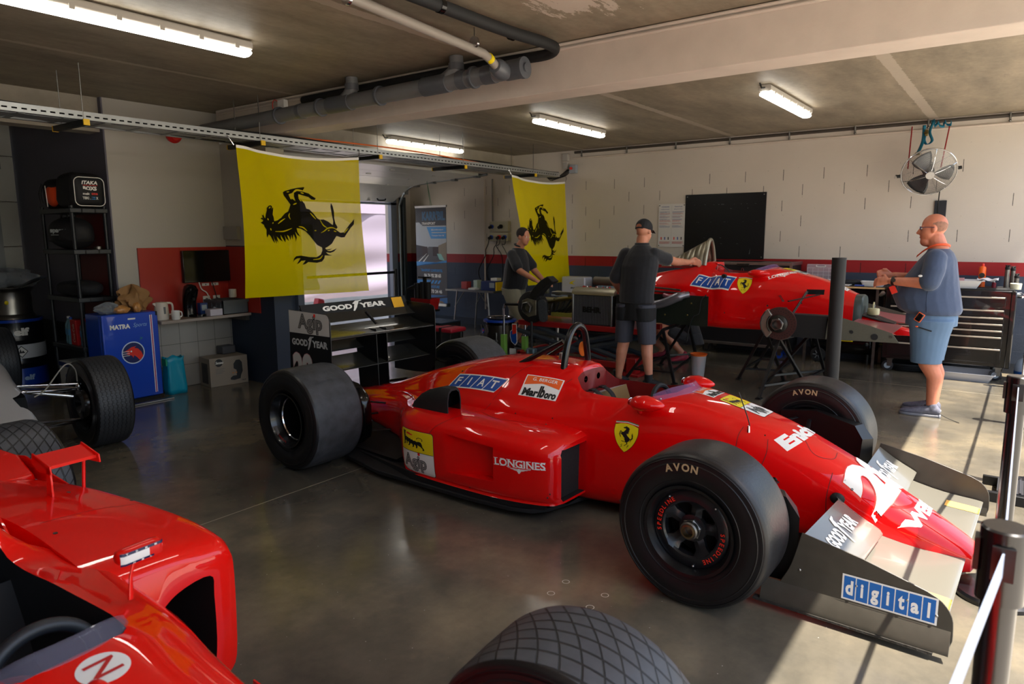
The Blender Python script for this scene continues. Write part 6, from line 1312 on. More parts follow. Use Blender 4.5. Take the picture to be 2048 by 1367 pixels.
# big flight case on casters
t = thing('flight_case', 'large black flight case with metal edges and casters behind the raised red body', 'case', (9.42, 2.95, 0))
obj('box', MB().bb(-.28, .22, -.60, .58, .14, 1.24), mat('case_black', (16, 17, 20), .5), t, bevel=.004)
for z in (.16, 1.23): obj('edge_rail', MB().bb(-.29, -.275, -.61, .59, z-.025, z+.012), ALU, t, bevel=.002)
obj('edge_rail', MB().bb(-.29, .23, -.612, -.595, 1.205, 1.245), ALU, t); obj('edge_rail', MB().bb(-.292, -.27, -.615, -.585, .14, 1.24), ALU, t)
for y in (.36, -.42):
    l = obj('latch_dish', MB().bb(-.287, -.28, y-.06, y+.06, 1.10, 1.17), STEEL, t, bevel=.004); obj('latch', MB().bb(-.30, -.286, y-.015, y+.035, 1.115, 1.155), CHR, l, bevel=.003)
obj('centre_latch', MB().bb(-.30, -.28, -.08, .08, 1.19, 1.22), DMET, t, bevel=.003); obj('snap_hook', MB().tube([(-.305, .015*cos(2*pi*i/16), 1.13+.035*sin(2*pi*i/16)) for i in range(16)], .004, 6, closed=True), CHR, t)
for x in (-.2, .14):
    for y in (-.5, .48):
        c = obj('caster', MB().bb(x-.03, x+.03, y-.03, y+.03, .1, .14).bb(x-.02, x-.015, y-.02, y+.03, .04, .12).bb(x+.015, x+.02, y-.02, y+.03, .04, .12), STEEL, t); obj('caster_wheel', MB().cyl((x-.014, y+.01, .05), (x+.014, y+.01, .05), .048, n=20), MATB if y > 0 else BLUP, c)
# wall boards
t = thing('black_board', 'large empty black board screwed to the block wall', 'board', (XR-.012, 3.42, 1.71)); obj('panel', MB().bb(-.008, .008, -.57, .57, -.45, .45), mat('board_black', (15, 17, 22), .35, bump=.05, bscale=8), t, bevel=.003)
for y in (-.54, .54):
    for z in (-.42, .42): obj('screw', MB().cyl((-.009, y, z), (-.013, y, z), .008, n=10), ALU, t)
rg = random.Random(11); its = [(rect2d(y, z, y+rg.uniform(.004, .03), z+rg.uniform(.002, .006)), mat('chalk_mark', (120, 124, 128), .8)) for y, z in [(rg.uniform(-.45, .45), rg.choice([.06, -.16, -.24, .24, .3])) for _ in range(26)]]
decal('scuff_marks', its+[(poly2d([(.37, -.38), (.385, -.30), (.38, -.38)]), bpy.data.materials['chalk_mark'])], (-.0085, 0, 0), (0, -1, 0), (0, 0, 1), t, None, lift=.001)
t = thing('notice_board', 'white notice with red and blue printed rules left of the big black board', 'notice', (XR-.01, 4.195, 1.73)); obj('sheet', MB().bb(-.006, .006, -.205, .205, -.31, .31), mat('notice_white', (216, 214, 210), .4), t)
NB = mat('notice_blue', (60, 90, 150), .6); NR = mat('notice_red', (190, 74, 76), .6); its = []
for cx, tt_ in ((-.1, 'CONSIGNES'), (.1, 'TRACK RULES')):
    its += [(fitw(text2d(tt_, 1, .02), .12, .014, cx, .27), NB), (fitw(text2d('PADDOCK BOX', 1, .02), .13, .010, cx, .235), NB)]
    z = .20
    for k in range(26):
        m = NR if k in (3, 4, 8, 14, 15, 16, 19, 20) else NB; w = .17*rg.uniform(.55, 1)
        if k in (6, 11, 17, 21): z -= .012; continue
        x = cx-.088
        while x < cx-.088+w: l = rg.uniform(.008, .022); its.append((rect2d(x, z, min(x+l, cx+.085), z+.0035), m)); x += l+.004
        z -= .0085
    for k, m in enumerate((REDD, BLUD, BDEC)): its.append((rect2d(cx-.062+k*.055, -.205, cx-.047+k*.055, -.165), m))
    for k in range(4): its.append((rect2d(cx-.085, -.235-.009*k, cx+.085-.02*(k % 2), -.231-.009*k), NR))
decal('notice_print', its+[(rect2d(-.0006, -.29, .0006, .29), GRY)], (-.0065, 0, 0), (0, -1, 0), (0, 0, 1), t, None, lift=.0008)
for y in (-.19, .19):
    for z in (-.29, .29): obj('screw', MB().cyl((-.007, y, z), (-.01, y, z), .008, n=8), DMET, t)
# sockets, pipes
t = thing('socket_box', 'cluster of industrial wall sockets with plugs beside the smaller flag', 'socket', (XR-.05, 7.32, 1.67))
obj('box', MB().bb(-.04, .04, -.20, .20, -.01, .17).bb(-.04, .04, -.20, .20, -.17, -.02), mat('socket_beige', (170, 164, 140), .5), t, bevel=.006)
for y, z, m in ((.14, .08, BLUP), (-.06, .08, MATB), (-.02, -.1, REDD), (-.14, -.1, BLUP), (.15, -.1, BLUP)): o = obj('socket', MB().cyl((-.03, y, z), (-.07, y, z), .035, n=16), m, t); obj('plug', MB().cyl((-.07, y, z), (-.12, y, z-.02), .025), MATB, o)
for k, y in enumerate((.16, -.02, -.08, -.2)): obj('cable', MB().tube(bez([(-.1, y, -.12), (-.12, y+.01, -.22), (-.1, y+.08, -.32+.03*k), (-.06, y+.12*(k < 2), -.42), (-.03, y+.3*(k < 2), -.7), (-.03, y+.2*(k < 2), -.95)], 5), .009-.001*k, 6), MATB, t)
for y, l in ((7.68, 'left'), (7.50, 'right')): tag(obj('conduit', MB().tube([(XR-.02, y, 1.75 if l == 'right' else .3), (XR-.02, y, 2.56)], .014, 8), BEAM if l == 'left' else mat('conduit_grey', (120, 116, 110), .5)), l+' of two thin vertical pipes on the wall above the socket cluster', 'pipe')
# banner
t = thing('hanging_banner', 'tall narrow printed transport banner hung by a green cord near the door', 'banner', (9.0, 8.35, 1.27), R(-3))
bw, bh_ = .75, 1.66
BGR = mat('banner_dark', (62, 62, 68), .5); CY = mat('banner_cyan', (20, 140, 214), .45); LB = mat('banner_light', (180, 188, 196), .5)
obj('sheet', MB().bb(-.002, .002, -bw/2, bw/2, -bh_/2, bh_/2), BGR, t); obj('top_bar', MB().bb(-.012, .012, -bw/2-.01, bw/2+.01, bh_/2-.02, bh_/2+.015), ALU, t); obj('foot_bar', MB().bb(-.05, .05, -bw/2-.02, bw/2+.02, -bh_/2-.06, -bh_/2), ALU, t, bevel=.01)
its = [(rect2d(-.375, -.02, .375, .56), LB), (poly2d([(-.375, .62), (-.375, .80), (.375, .80), (.375, .50), (-.2, .50)]), mat('banner_navy', (20, 32, 48), .5), .0003), (fitw(text2d('KARR\'BIL', 1, .05), .56, .16, .07, .67), mat('banner_teal', (10, 92, 140), .5), .0006), (fitw(text2d('TRANSPORT', 1, .02, .2), .34, .045, -.05, .54), WDEC, .0006),
       (poly2d([(-.10, .48), (.375, .48), (.375, .28), (.0, .28)]), CY, .0005), (fitw(text2d('@karrbiltransport', 1, .01), .30, .03, .16, .43), WDEC, .001), (fitw(text2d('Transport Karr Bil', 1, .01), .30, .03, .17, .33), WDEC, .001), (rect2d(.02, .375, .375, .39), LB, .0008)]
its += [(poly2d([(-.375, -.14), (.375, -.14), (.08, .14), (-.06, .14)]), mat('road', (84, 84, 88), .6), .0003), (poly2d([(-.375, .17), (-.13, .14), (-.13, .02), (-.375, -.08)]), mat('stand_dark', (46, 42, 52), .6), .0004), (rect2d(-.22, -.02, -.09, .14), mat('truck_dark', (52, 34, 38), .6), .0006), (rect2d(.04, -.02, .18, .14), bpy.data.materials['truck_dark'], .0006), (poly2d([(.375, .22), (.18, .16), (.18, -.02), (.375, -.12)]), mat('building_tan', (146, 134, 116), .6), .0006)]
its += [(poly2d([(-.36, -.14), (-.32, -.14), (-.11, .02), (-.12, .02)]), WDEC, .0008), (poly2d([(-.24, -.14), (-.2, -.14), (-.06, .0), (-.07, .0)]), WDEC, .0008), (poly2d([(-.375, -.20), (.375, -.09), (.375, -.13), (-.375, -.12)]), CY, .001), (poly2d([(.2, -.08), (.33, -.1), (.24, .02), (.14, .02)]), mat('mint', (150, 206, 196), .6), .0007)]
its += [(fitw(text2d('TRANSPORT CONFIDENTIEL', 1, .03), .54, .045, 0, -.27), CY), (fitw(text2d('06 74 92 28 65', 1, .05), .42, .065, .02, -.36), WDEC), (poly2d([(-.375, -.44), (-.02, -.44), (-.06, -.50), (-.375, -.50)]), CY)]+[(poly2d([(x, -.44), (x+.05, -.44), (x, -.50), (x-.05, -.50)]), CY) for x in (.02, .1, .18)]
its += [(fitw(text2d('PORTE VOITURE', 1, .03, .2), .38, .045, 0, -.555), CY), (fitw(text2d('06 80 73 24 46', 1, .05), .46, .065, .02, -.635), WDEC), (rect2d(-.375, -.83, .375, -.70), mat('banner_sky', (52, 112, 176), .5), .0004), (poly2d([(-.375, -.83), (-.375, -.79), (.375, -.70), (.375, -.73), (-.2, -.80), (-.2, -.83)]), mat('bridge', (44, 46, 62), .6), .0006), (poly2d([(-.2, -.83), (-.15, -.77), (-.05, -.76), (.1, -.79), (.25, -.80), (.3, -.83)]), mat('boats_tan', (150, 124, 100), .7), .0008)]
decal('banner_print', its, (-.003, 0, 0), (0, -1, 0), (0, 0, 1), t, None, lift=.001)
obj('green_cord', MB().tube([(0, 0, bh_/2+.01), (-.05, .02, bh_/2+.42)], .004, 5).tube([(0, -.03, bh_/2+.01), (-.05, .02, bh_/2+.42)], .004, 5), mat('cord_green', (20, 110, 60), .6), t)
# folding table with boxes
t = thing('folding_table', 'grey folding table with metal legs by the rear wall', 'table', (9.05, 7.25, 0))
obj('table_top', MB().bb(-.33, .35, -.48, .52, .70, .715), mat('table_grey', (96, 100, 106), .4), t, bevel=.004); obj('edge_trim', MB().bb(-.34, -.325, -.49, .53, .69, .72).bb(-.34, .36, -.495, -.48, .69, .72), ALU, t)
for y in (-.38, .42):
    for x, s in ((-.28, -1), (.30, 1)): obj('leg', MB().tube([(x-.02*s, y*.8, .70), (x, y, 0)], .012, 8), ALU, t); obj('leg_brace', MB().tube([(x, y*.4, .69), (x-.01*s, y*.92, .42)], .008, 6), ALU, t)
bt = mat('box_blue', (18, 40, 92), .5)
t = thing('battery_charger', 'blue boxed device with a picture label at the right end of the folding table', 'box', (8.9, 6.95, .716)); obj('box', MB().bb(-.1, .1, -.16, .14, 0, .15), bt, t, bevel=.005); obj('label', MB().bb(-.104, -.10, -.14, -.04, .05, .13), LGRY, t); obj('yellow_side', MB().bb(-.1, .1, -.19, -.161, 0, .14), YELC, t)
for (x, y, w, h, m, l) in ((8.98, 7.55, .12, .12, mat('box_red_white', (170, 60, 60), .5), 'red and pale carton at the left end of the folding table'), (9.0, 7.32, .08, .15, mat('pale_green_box', (168, 186, 176), .5), 'upright pale green carton in the middle of the folding table'), (8.85, 7.28, .14, .03, WHT, 'flat white box at the front of the folding table'), (9.1, 7.13, .08, .07, mat('dark_box', (60, 26, 30), .5), 'small dark red carton behind the blue boxed device'), (9.0, 6.93, .13, .045, WHT, 'white box on top of the blue boxed device')):
    z = .716 if 'on top' not in l else .868
    tag(obj('carton', MB().bb(x-.06, x+.06, y-w/2, y+w/2, z, z+h), m, bevel=.004), l, 'carton')
for k in range(2):
    t = thing('cable_reel' if k == 0 else 'cable_reel', ('left' if k == 0 else 'right')+' of two orange cable reels on the floor under the folding table', 'cable reel', (9.1, 6.95-.26*k, 0)); obj('flange', MB().cyl((-.10, 0, .13), (-.085, 0, .13), .13, n=28).cyl((.085, 0, .13), (.1, 0, .13), .13, n=28), ORC, t); obj('cable_drum', MB().cyl((-.085, 0, .13), (.085, 0, .13), .09, n=24), MATB, t)
# blue-grey crates and white case behind the engine
CRT = mat('crate_blue_grey', (128, 150, 166), .5)
def crate(x, y, z, lx, ly, h, label, m=CRT):
    t = thing('plastic_crate', label, 'crate', (x, y, z)); w = .008; c = MB().bb(-lx/2, lx/2, -ly/2, ly/2, 0, w)
    for a, b_, d, e in ((-lx/2, -lx/2+w, -ly/2, ly/2), (lx/2-w, lx/2, -ly/2, ly/2), (-lx/2, lx/2, -ly/2, -ly/2+w), (-lx/2, lx/2, ly/2-w, ly/2)): c.bb(a, b_, d, e, 0, h)
    obj('box', c, m, t); obj('rim', MB().bb(-lx/2-.012, -lx/2, -ly/2-.012, ly/2+.012, h-.03, h).bb(-lx/2-.012, lx/2+.012, -ly/2-.012, -ly/2, h-.03, h).bb(-lx/2-.012, lx/2+.012, ly/2, ly/2+.012, h-.03, h), m, t)
    for k in range(4): yy = -ly/2+ly*(k+.5)/4; obj('rib', MB().bb(-lx/2-.008, -lx/2, yy-.006, yy+.006, .02, h-.03), m, t)
    return t
t = thing('side_table', 'long low bench against the block wall behind the engine', 'table', (9.35, 5.15, 0)); obj('table_top', MB().bb(-.28, .3, -.95, .75, .66, .70), LGRY, t, bevel=.004)
for y in (-.85, .65): obj('leg', MB().bb(-.25, -.22, y-.02, y+.02, 0, .66), STEEL, t); obj('leg', MB().bb(.25, .28, y-.02, y+.02, 0, .66), STEEL, t)
crate(9.4, 4.85, .70, .40, .60, .26, 'blue grey plastic crate on the low bench behind the engine')
t = thing('equipment_case', 'white plastic case with a yellow mark on the low bench below the smaller flag', 'case', (9.33, 5.60, .70)); obj('shell', MB().bb(-.12, .12, -.22, .20, .0, .26), mat('case_white', (196, 196, 206), .45), t, bevel=.02); obj('foot', MB().bb(-.125, -.12, -.2, -.1, 0, .05), BLK, t)
decal('case_lettering', [(poly2d([(-.06, .02), (-.02, .05), (.06, .07), (.0, .03), (.05, .0), (-.02, .01)]), YELD), (fitw(text2d('SPORT', 1, .04), .10, .025, .02, -.05), BDEC)], (-.122, 0, .14), (0, -1, 0), (0, 0, 1), t, None, lift=.001)
t = thing('tool_case_stack', 'stacked black and red tool cases on the floor behind the lift table', 'tool case', (8.9, 5.0, 0))
for k in range(3): b_ = obj('case', MB().bb(-.25, .25, -.30, .30, .06+.17*k, .22+.17*k), MATB, t, bevel=.012); obj('handle', MB().tube(bez([(-.26, .12, .16+.17*k), (-.29, .1, .10+.17*k), (-.29, -.1, .10+.17*k), (-.26, -.12, .16+.17*k)], 4), .012, 6), REDM, b_); obj('latch', MB().bb(-.262, -.25, .18, .22, .12+.17*k, .18+.17*k).bb(-.262, -.25, -.22, -.18, .12+.17*k, .18+.17*k), REDM, b_)
for x, y in ((-.2, -.25), (-.2, .25), (.2, -.25), (.2, .25)): obj('wheel', MB().cyl((x, y-.01, .03), (x, y+.01, .03), .03), GRY, t)
t = thing('floor_jack', 'low grey trolley jack on the floor behind the man in khaki shorts', 'jack', (8.6, 5.75, 0)); obj('body', MB().bb(-.1, .1, -.3, .3, .05, .11), DMET, t, bevel=.01)
for y in (-.25, .25): obj('wheel', MB().cyl((-.13, y, .045), (-.09, y, .045), .045), LGRY, t); obj('wheel', MB().cyl((.13, y, .045), (.09, y, .045), .045), LGRY, t)
# jug with funnel
MIL = bpy.data.materials.new('milky_clear'); MIL.use_nodes = True; q = MIL.node_tree.nodes['Principled BSDF']; q.inputs['Base Color'].default_value = srgb((205, 208, 214)); q.inputs['Alpha'].default_value = .45; q.inputs['Roughness'].default_value = .3
t = thing('measuring_jug', 'translucent white jug with an orange funnel on the floor under the raised red body', 'jug', (7.45, 2.86, 0))
obj('jug', MB().lathe([(0, 0), (.065, 0), (.085, .26), (.088, .265), (.084, .26), (.062, .005)], n=32), MIL, t)
t2_ = thing('funnel', 'orange funnel sitting in the translucent jug', 'funnel', (7.45, 2.86, .0)); obj('cone', MB().lathe([(.097, .272), (.09, .262), (.02, .14), (.008, .05), (.006, .05), (.016, .14), (.086, .264), (.095, .274)], n=32), mat('funnel_orange', (240, 110, 40), .35), t2_)
# welder-like tool caddy with red tray, black chest, red padded trolley
t = thing('tool_stand', 'black tool stand with a red open tool box and hoses in front of the banner', 'tool stand', (7.55, 7.15, 0))
obj('post', MB().bb(-.02, .02, -.02, .02, .3, 1.0), BLK, t); obj('top_bar', MB().bb(-.02, .02, -.12, .12, .98, 1.0), BLK, t); rb = obj('tool_box', MB().loft([[V((x*k, y*k2, z)) for x, y in ((-.11, -.2), (.11, -.2), (.11, .2), (-.11, .2))] for k, k2, z in ((.8, .85, .52), (1, 1, .68), (.96, .97, .68), (.78, .82, .54))]), REDM, t); obj('tray_base', MB().bb(-.1, .1, -.2, .26, .49, .52), BLK, t)
for y, h in ((-.06, .26), (.04, .26), (.16, .24)): obj('canister', MB().cyl((.0, y, .66), (.0, y, .66+h), .045), MATB, t)
for k in range(3): obj('hose', MB().tube(bez([(-.05, .18, .86-.02*k), (-.08, .30, .80), (-.08, .33, .66), (-.06, .26, .58-.02*k), (-.03, .16, .60)], 6), .014, 8), MATB, t)
t = thing('storage_chest', 'low black chest below the tool stand', 'chest', (7.65, 7.1, 0)); obj('box', MB().bb(-.2, .25, -.34, .34, .03, .32), MATB, t, bevel=.008); obj('lid', MB().bb(-.2, .25, -.34, .34, .325, .34), mat('chest_lid', (44, 58, 70), .25), t)
t = thing('creeper_seat', 'red padded folding seat with black legs behind the rear wing', 'seat', (7.1, 6.45, 0)); RP = mat('red_vinyl', (170, 30, 48), .4)
obj('pad', MB().bb(-.16, .16, -.34, .02, .30, .36), RP, t, bevel=.02); obj('pad', MB().bb(-.16, .16, .05, .42, .28, .34), RP, t, bevel=.02); obj('strap', MB().bb(-.165, .165, -.16, -.12, .298, .364), MATB, t)
for y in (-.3, .36): obj('leg', MB().tube([(-.12, y, .29), (-.16, y+.05, 0)], .012, 6).tube([(.12, y, .29), (.16, y+.05, 0)], .012, 6), MATB, t)
# hand truck with drum
t = thing('oil_drum', 'black drum with a blue rim and silver chains behind the car', 'drum', (7.38, 5.62, 0))
obj('shell', MB().lathe([(0, 0), (.19, 0), (.195, .02), (.19, .04), (.19, .2), (.196, .215), (.19, .23), (.19, .43), (.2, .44), (.2, .46), (.185, .46), (.18, .44), (0, .44)], n=36), GLOSS, t); obj('rim', MB().lathe([(.19, .455), (.225, .46), (.225, .485), (.15, .49), (.15, .46)], n=36), BLUP, t, label='blue rim')
obj('steel_band', MB().lathe([(.192, .1), (.197, .16), (.197, .38), (.192, .42)], n=36), mat('dark_steel', (64, 60, 56), .35, metal=.8), t)
for k in range(4): obj('hose_coil', MB().tube([(.0+(.12+.02*k)*cos(2*pi*i/24), .0+(.12+.02*k)*sin(2*pi*i/24), .50+.012*(k % 2)) for i in range(24)], .008, 6, closed=True), CHR if k == 1 else MATB, t)
ch = [V((-.21, .06, .42)), V((-.24, .02, .34)), V((-.25, .06, .25)), V((-.23, .0, .18)), V((-.22, -.04, .08))]
for k in range(3): obj('chain', MB().tube(bez([p+V((0, .05*k, 0)) for p in ch], 6), .006, 6), STEEL, t)
obj('lever', MB().box((-.2, -.09, .26), (.02, .02, .14)).box((-.2, -.06, .22), (.02, .1, .02)), ALU, t, bevel=.004); obj('blue_gauge', MB().cyl((-.2, .13, .34), (-.22, .14, .34), .035), BLUP, t); obj('red_gauge_half', MB().cyl((-.215, .12, .345), (-.225, .125, .345), .02), REDD, t)
t = thing('hand_truck', 'chrome hand truck with light green brackets in front of the black drum', 'hand truck', (7.24, 5.28, 0))
for y in (.17, -.17):
    obj('upright', MB().tube(bez([(0, y, .30), (0, y, .60), (0, y*.98, .66), (0, y*.85, .71)], 5), .016, 10), CHR, t); g = obj('green_bracket', MB().bb(-.03, .03, y-.035, y+.035, 0.02, .31), mat('light_green', (134, 192, 84), .45), t, bevel=.004)
obj('top_grip', MB().tube([(0, .145, .71), (0, -.145, .72)], .018, 10), MATB, t); obj('foot_plate', MB().bb(-.05, .12, -.17, .17, .0, .02).bb(-.04, -.03, -.05, .05, .02, .14), WHT, t)
decal('team_shield', [(poly2d([(-.055, -.03), (-.05, .04), (-.02, .06), (-.02, .14), (.05, .14), (.06, -.1), (.03, -.14), (-.03, -.10)]), WDEC, -.0005), (poly2d([(-.015, .0), (-.015, .13), (.045, .13), (.05, .02), (.02, .01)]), REDD), (poly2d([(-.047, -.03), (-.045, .035), (-.015, .055), (-.015, .0), (.02, .01), (.05, .02), (.053, -.09), (.03, -.13), (-.025, -.095)]), BLUD)], (-.06, -.03, .33), (0, -1, 0), (0, 0, 1), t, None, lift=.004)
sh_b = MB().prism([(-.055, -.03), (-.05, .04), (-.02, .06), (-.02, .14), (.05, .14), (.06, -.1), (.03, -.14), (-.03, -.10)], (-.0585, -.03, .33), (0, -1, 0), (0, 0, 1), (.004, 0, 0)); obj('shield_plate', sh_b, WHT, t)
# outside: tent and barrier seen through the rear door
t = thing('paddock_tent', 'white and lilac marquee tent outside the open rear door', 'tent', (9.5, 13.2, 0))
TNT = mat('tent_fabric', (112, 104, 120), .8); TNW = mat('tent_white', (190, 190, 194), .7)
def tw(u, v):
    x = -5+10*u; z = .12+2.05*(1-v); return V((x, .07*sin(9*u*pi+2*v)+.05*sin(23*u+5*v)+.10*sin(3+14*v+u*3)*v, z))
obj('wall', MB().surf(tw, 90, 24), TNT, t, smooth=180); obj('valance', MB().surf(lambda u, v: V((-5+10*u, -.06+.02*sin(60*u), 2.15+.45*v)), 60, 4), mat('tent_valance', (124, 116, 132), .8), t, smooth=180)
obj('roof', MB().loft([[V((-5.1, -.1, 2.58)), V((5.1, -.1, 2.58)), V((5.1, 3, 2.58)), V((-5.1, 3, 2.58))], [V((-2.2, 1.4, 4.0)), V((-2.0, 1.4, 4.0)), V((-2.0, 1.5, 4.0)), V((-2.2, 1.5, 4.0))]]), TNW, t)
obj('window', MB().surf(lambda u, v: tw(.50+.075*u, .15+.7*v)+V((0, -.03, 0)), 12, 14), mat('tent_window', (44, 48, 54), .15), t, smooth=180)
t = thing('barrier_post', 'black retractable belt post standing in the open rear door', 'barrier', (8.75, 9.0, 0)); obj('post', MB().cyl((0, 0, 0.02), (0, 0, 1.02), .032), BLK, t); obj('base', MB().cyl((0, 0, 0), (0, 0, .02), .17, n=28), BLK, t); obj('belt', MB().bb(-1.9, 0, -.003, .003, .94, .985), BLK, t)
tag(obj('kart_seat_red', MB().loft([[V((8.35+a*.16, 10.6, .0+z)) for a, z in ((-1, 0), (1, 0), (.6, .42), (-.2, .45))], [V((8.35+a*.16, 10.75, .0+z)) for a, z in ((-1, 0), (1, 0), (.6, .42), (-.2, .45))]]), REDM, bevel=.02), 'small red wedge standing outside on the bright ground beyond the rear door', 'equipment')
# ---------------------------------------------------------------- people
class Blob(MB):
    def seg(s, a, b, ra, rb, n=14):
        """tapered rounded limb between two joints"""
        a, b = V(a), V(b); s.ell(a, ra, n, 8); s.ell(b, rb, n, 8)
        return s.cyl(a, b, ra, rb, n)
    def chain(s, pts, rs):
        for i in range(len(pts)-1): s.seg(pts[i], pts[i+1], rs[i], rs[i+1])
        return s
    def rings(s, rr, fx, fy, n=20):
        """rr: (centre, half width across, half depth, squareness)"""
        out = []
        for c, w, d in rr: out.append([V(c)+V(fx)*(d*cos(2*pi*i/n))+V(fy)*(w*sin(2*pi*i/n)) for i in range(n)])
        return s.loft(out)
def blob(name, mb, m, parent, vox=.008, smooth=4, label=None, dec=None):
    o = obj(name, mb, m, None, smooth=0)
    q = o.modifiers.new('r', 'REMESH'); q.mode = 'VOXEL'; q.voxel_size = vox; q.use_smooth_shade = True
    w = o.modifiers.new('s', 'SMOOTH'); w.factor = .5; w.iterations = smooth
    bpy.context.view_layer.update(); dg = bpy.context.evaluated_depsgraph_get(); me = bpy.data.meshes.new_from_object(o.evaluated_get(dg)); o.modifiers.clear(); old = o.data; o.data = me; bpy.data.meshes.remove(old)
    me.materials.clear(); me.materials.append(m); me.polygons.foreach_set('use_smooth', [True]*len(me.polygons))
    if label: o['label'] = label
    return par(o, parent)
def hand(b, wrist, d, n_, side, curl=.6, size=1.0, thumb=1, spread=.14):
    """wrist point, finger direction d, palm normal n_ (towards the palm side); side = direction of the thumb"""
    wrist, d, n_, side = V(wrist), V(d).normalized(), V(n_).normalized(), V(side).normalized()
    pc = wrist+d*.05*size
    b.seg(wrist-d*.01, pc, .024*size, .022*size)
    for k in (-1.5, -.5, .5, 1.5):
        base = wrist+d*.088*size+side*(k*.019*size); b.seg(wrist+d*.02*size+side*(k*.011*size), base, .015*size, .0125*size, 10)
        L_ = {1.5: .070, .5: .078, -.5: .072, -1.5: .056}[k]*size; p = base; a = 0; dd = d+side*(k*spread*.12)
        for j, f in enumerate((.44, .32, .24)):
            a += curl*(.55 if j == 0 else .8); q = p+(dd.normalized()*cos(a)+n_*sin(a))*L_*f
            b.seg(p, q, (.0105-.001*j)*size, (.0095-.001*j)*size, 10); p = q
    t0 = wrist+d*.025*size+side*.022*size; t1 = t0+(side*.75+d*.55+n_*.35*thumb).normalized()*.038*size; t2_ = t1+(side*.25+d*.85+n_*.5*thumb).normalized()*.032*size
    b.seg(t0, t1, .014*size, .0115*size, 10); b.seg(t1, t2_, .0115*size, .009*size, 10)
def head(b, c, f, up_=(0, 0, 1), s=1.0, fat=0.0):
    """skull centre c, face direction f"""
    c, f, u = V(c), V(f).normalized(), V(up_).normalized(); r = f.cross(u).normalized(); u = r.cross(f).normalized()
    m = Matrix((f, r, u)).transposed()
    P = lambda a, b_, z: c+(f*a+r*b_+u*z)*s
    b.ell(P(-.012, 0, .025), (.098*s, .076*s, .095*s), 18, 12, m); b.ell(P(.03, 0, -.035), (.068*s, (.062+fat)*s, .085*s), 16, 12, m)
    b.ell(P(.055, 0, -.095), (.036*s, (.036+fat*.8)*s, .028*s), 12, 8, m)      # chin
    for k in (-1, 1):
        b.ell(P(.045, k*.038, -.04), (.034*s, (.026+fat*.5)*s, .036*s), 10, 8, m); b.ell(P(-.008, k*.078, -.012), (.018*s, .009*s, .032*s), 10, 8, m)
        b.ell(P(.077, k*.030, .018), (.015*s, .024*s, .009*s), 10, 6, m)
    b.chain([P(.088, 0, .01), P(.105, 0, -.018), P(.114, 0, -.033)], [.010*s, .012*s, .014*s]); b.ell(P(.1, 0, -.040), (.014*s, .019*s, .009*s), 10, 6, m)
    b.ell(P(.087, 0, -.066), (.014*s, .024*s, .007*s), 10, 6, m); b.ell(P(.084, 0, -.078), (.014*s, .022*s, .008*s), 10, 6, m)
    return P, m, (f, r, u)
def face_parts(P, m, parent, s, sk):
    for k in (-1, 1):
        e = obj('eye', MB().ell(P(.081, k*.031, .004), .0105*s, 12, 8), WHT, parent); obj('iris', MB().ell(P(.0885, k*.031, .004), (.004*s, .005*s, .005*s), 8, 6, m), mat('iris', (40, 30, 24), .3), e)
    obj('lips', MB().ell(P(.098, 0, -.072), (.005*s, .020*s, .0035*s), 12, 6, m), mat('lip', (150, 84, 74), .5), parent)
def shoe(parent, heel, toe, m, sole, size=1.0, h=.085, label=None):
    heel, toe = V(heel), V(toe); d = (toe-heel); d.z = 0; L_ = d.length; d.normalize(); r = V((-d.y, d.x, 0)); z0 = V((0, 0, heel.z))
    P = lambda a, b_, z: heel+d*(a*L_)+r*b_+V((0, 0, z))
    b = Blob(); b.rings([(P(.0, 0, .045), .028, .02), (P(.04, 0, .05), .036, .03), (P(.04, 0, .05), .036, .03)], V((0, 0, 1)), r)
    rr = []
    for a, w, zc, hh in ((.0, .030, .045, .032), (.06, .038, .055, .045), (.25, .040, .06, .052), (.45, .043, .05, .042), (.65, .050, .040, .031), (.85, .046, .034, .024), (.97, .028, .030, .015)): rr.append((P(a, 0, zc), w*size, hh))
    b = Blob(); b.rings(rr, V((0, 0, 1)), r); b.seg(P(.22, 0, .07), P(.20, 0, h+.015), .042, .040)
    o = blob('shoe', b, m, parent, .006, 2, label)
    s_ = MB(); ring = []
    for a, w in ((-.03, .015), (.0, .034), (.15, .041), (.45, .040), (.65, .050), (.85, .047), (.96, .032), (1.0, .014)): ring.append((a, w*size))
    out = [P(a, w, 0) for a, w in ring]+[P(a, -w, 0) for a, w in reversed(ring)]
    s_.loft([[p for p in out], [p+V((0, 0, .024)) for p in out]]); so_ = obj('sole', s_, sole, o, bevel=.006, smooth=60)
    for k in range(4): obj('lace', MB().tube([P(.36+.07*k, -.025, .092-.010*k), P(.38+.07*k, 0, .102-.011*k), P(.36+.07*k, .025, .092-.010*k)], .0035, 5), MATB, o)
    return o
# --- stout man in blue at the right
t = thing('person', 'bald stout person in a blue t-shirt and blue shorts standing in profile at the bench', 'person', (7.09, .62, 0)); B = V(t.location)
f = V((-.05, 1, 0)); nx = V((-1, -.05, 0))
b = Blob(); L3 = lambda x, y, z: V((x, y, z))-B
b.rings([(L3(7.09, .60, .84), .15, .15), (L3(7.09, .63, .95), .18, .20), (L3(7.09, .66, 1.08), .185, .21), (L3(7.09, .64, 1.22), .18, .175), (L3(7.09, .60, 1.33), .17, .115), (L3(7.09, .59, 1.40), .12, .08), (L3(7.09, .60, 1.48), .075, .075)], f, nx)
b.chain([L3(7.09, .595, 1.45), L3(7.09, .63, 1.55)], [.075, .072])
Pr, mr_, _ = head(b, L3(7.09, .655, 1.645), (-.06, 1, -.06), (0, 0, 1), 1.02, .012)
b.ell(L3(7.09, .70, 1.53), (.06, .05, .045), 12, 8)
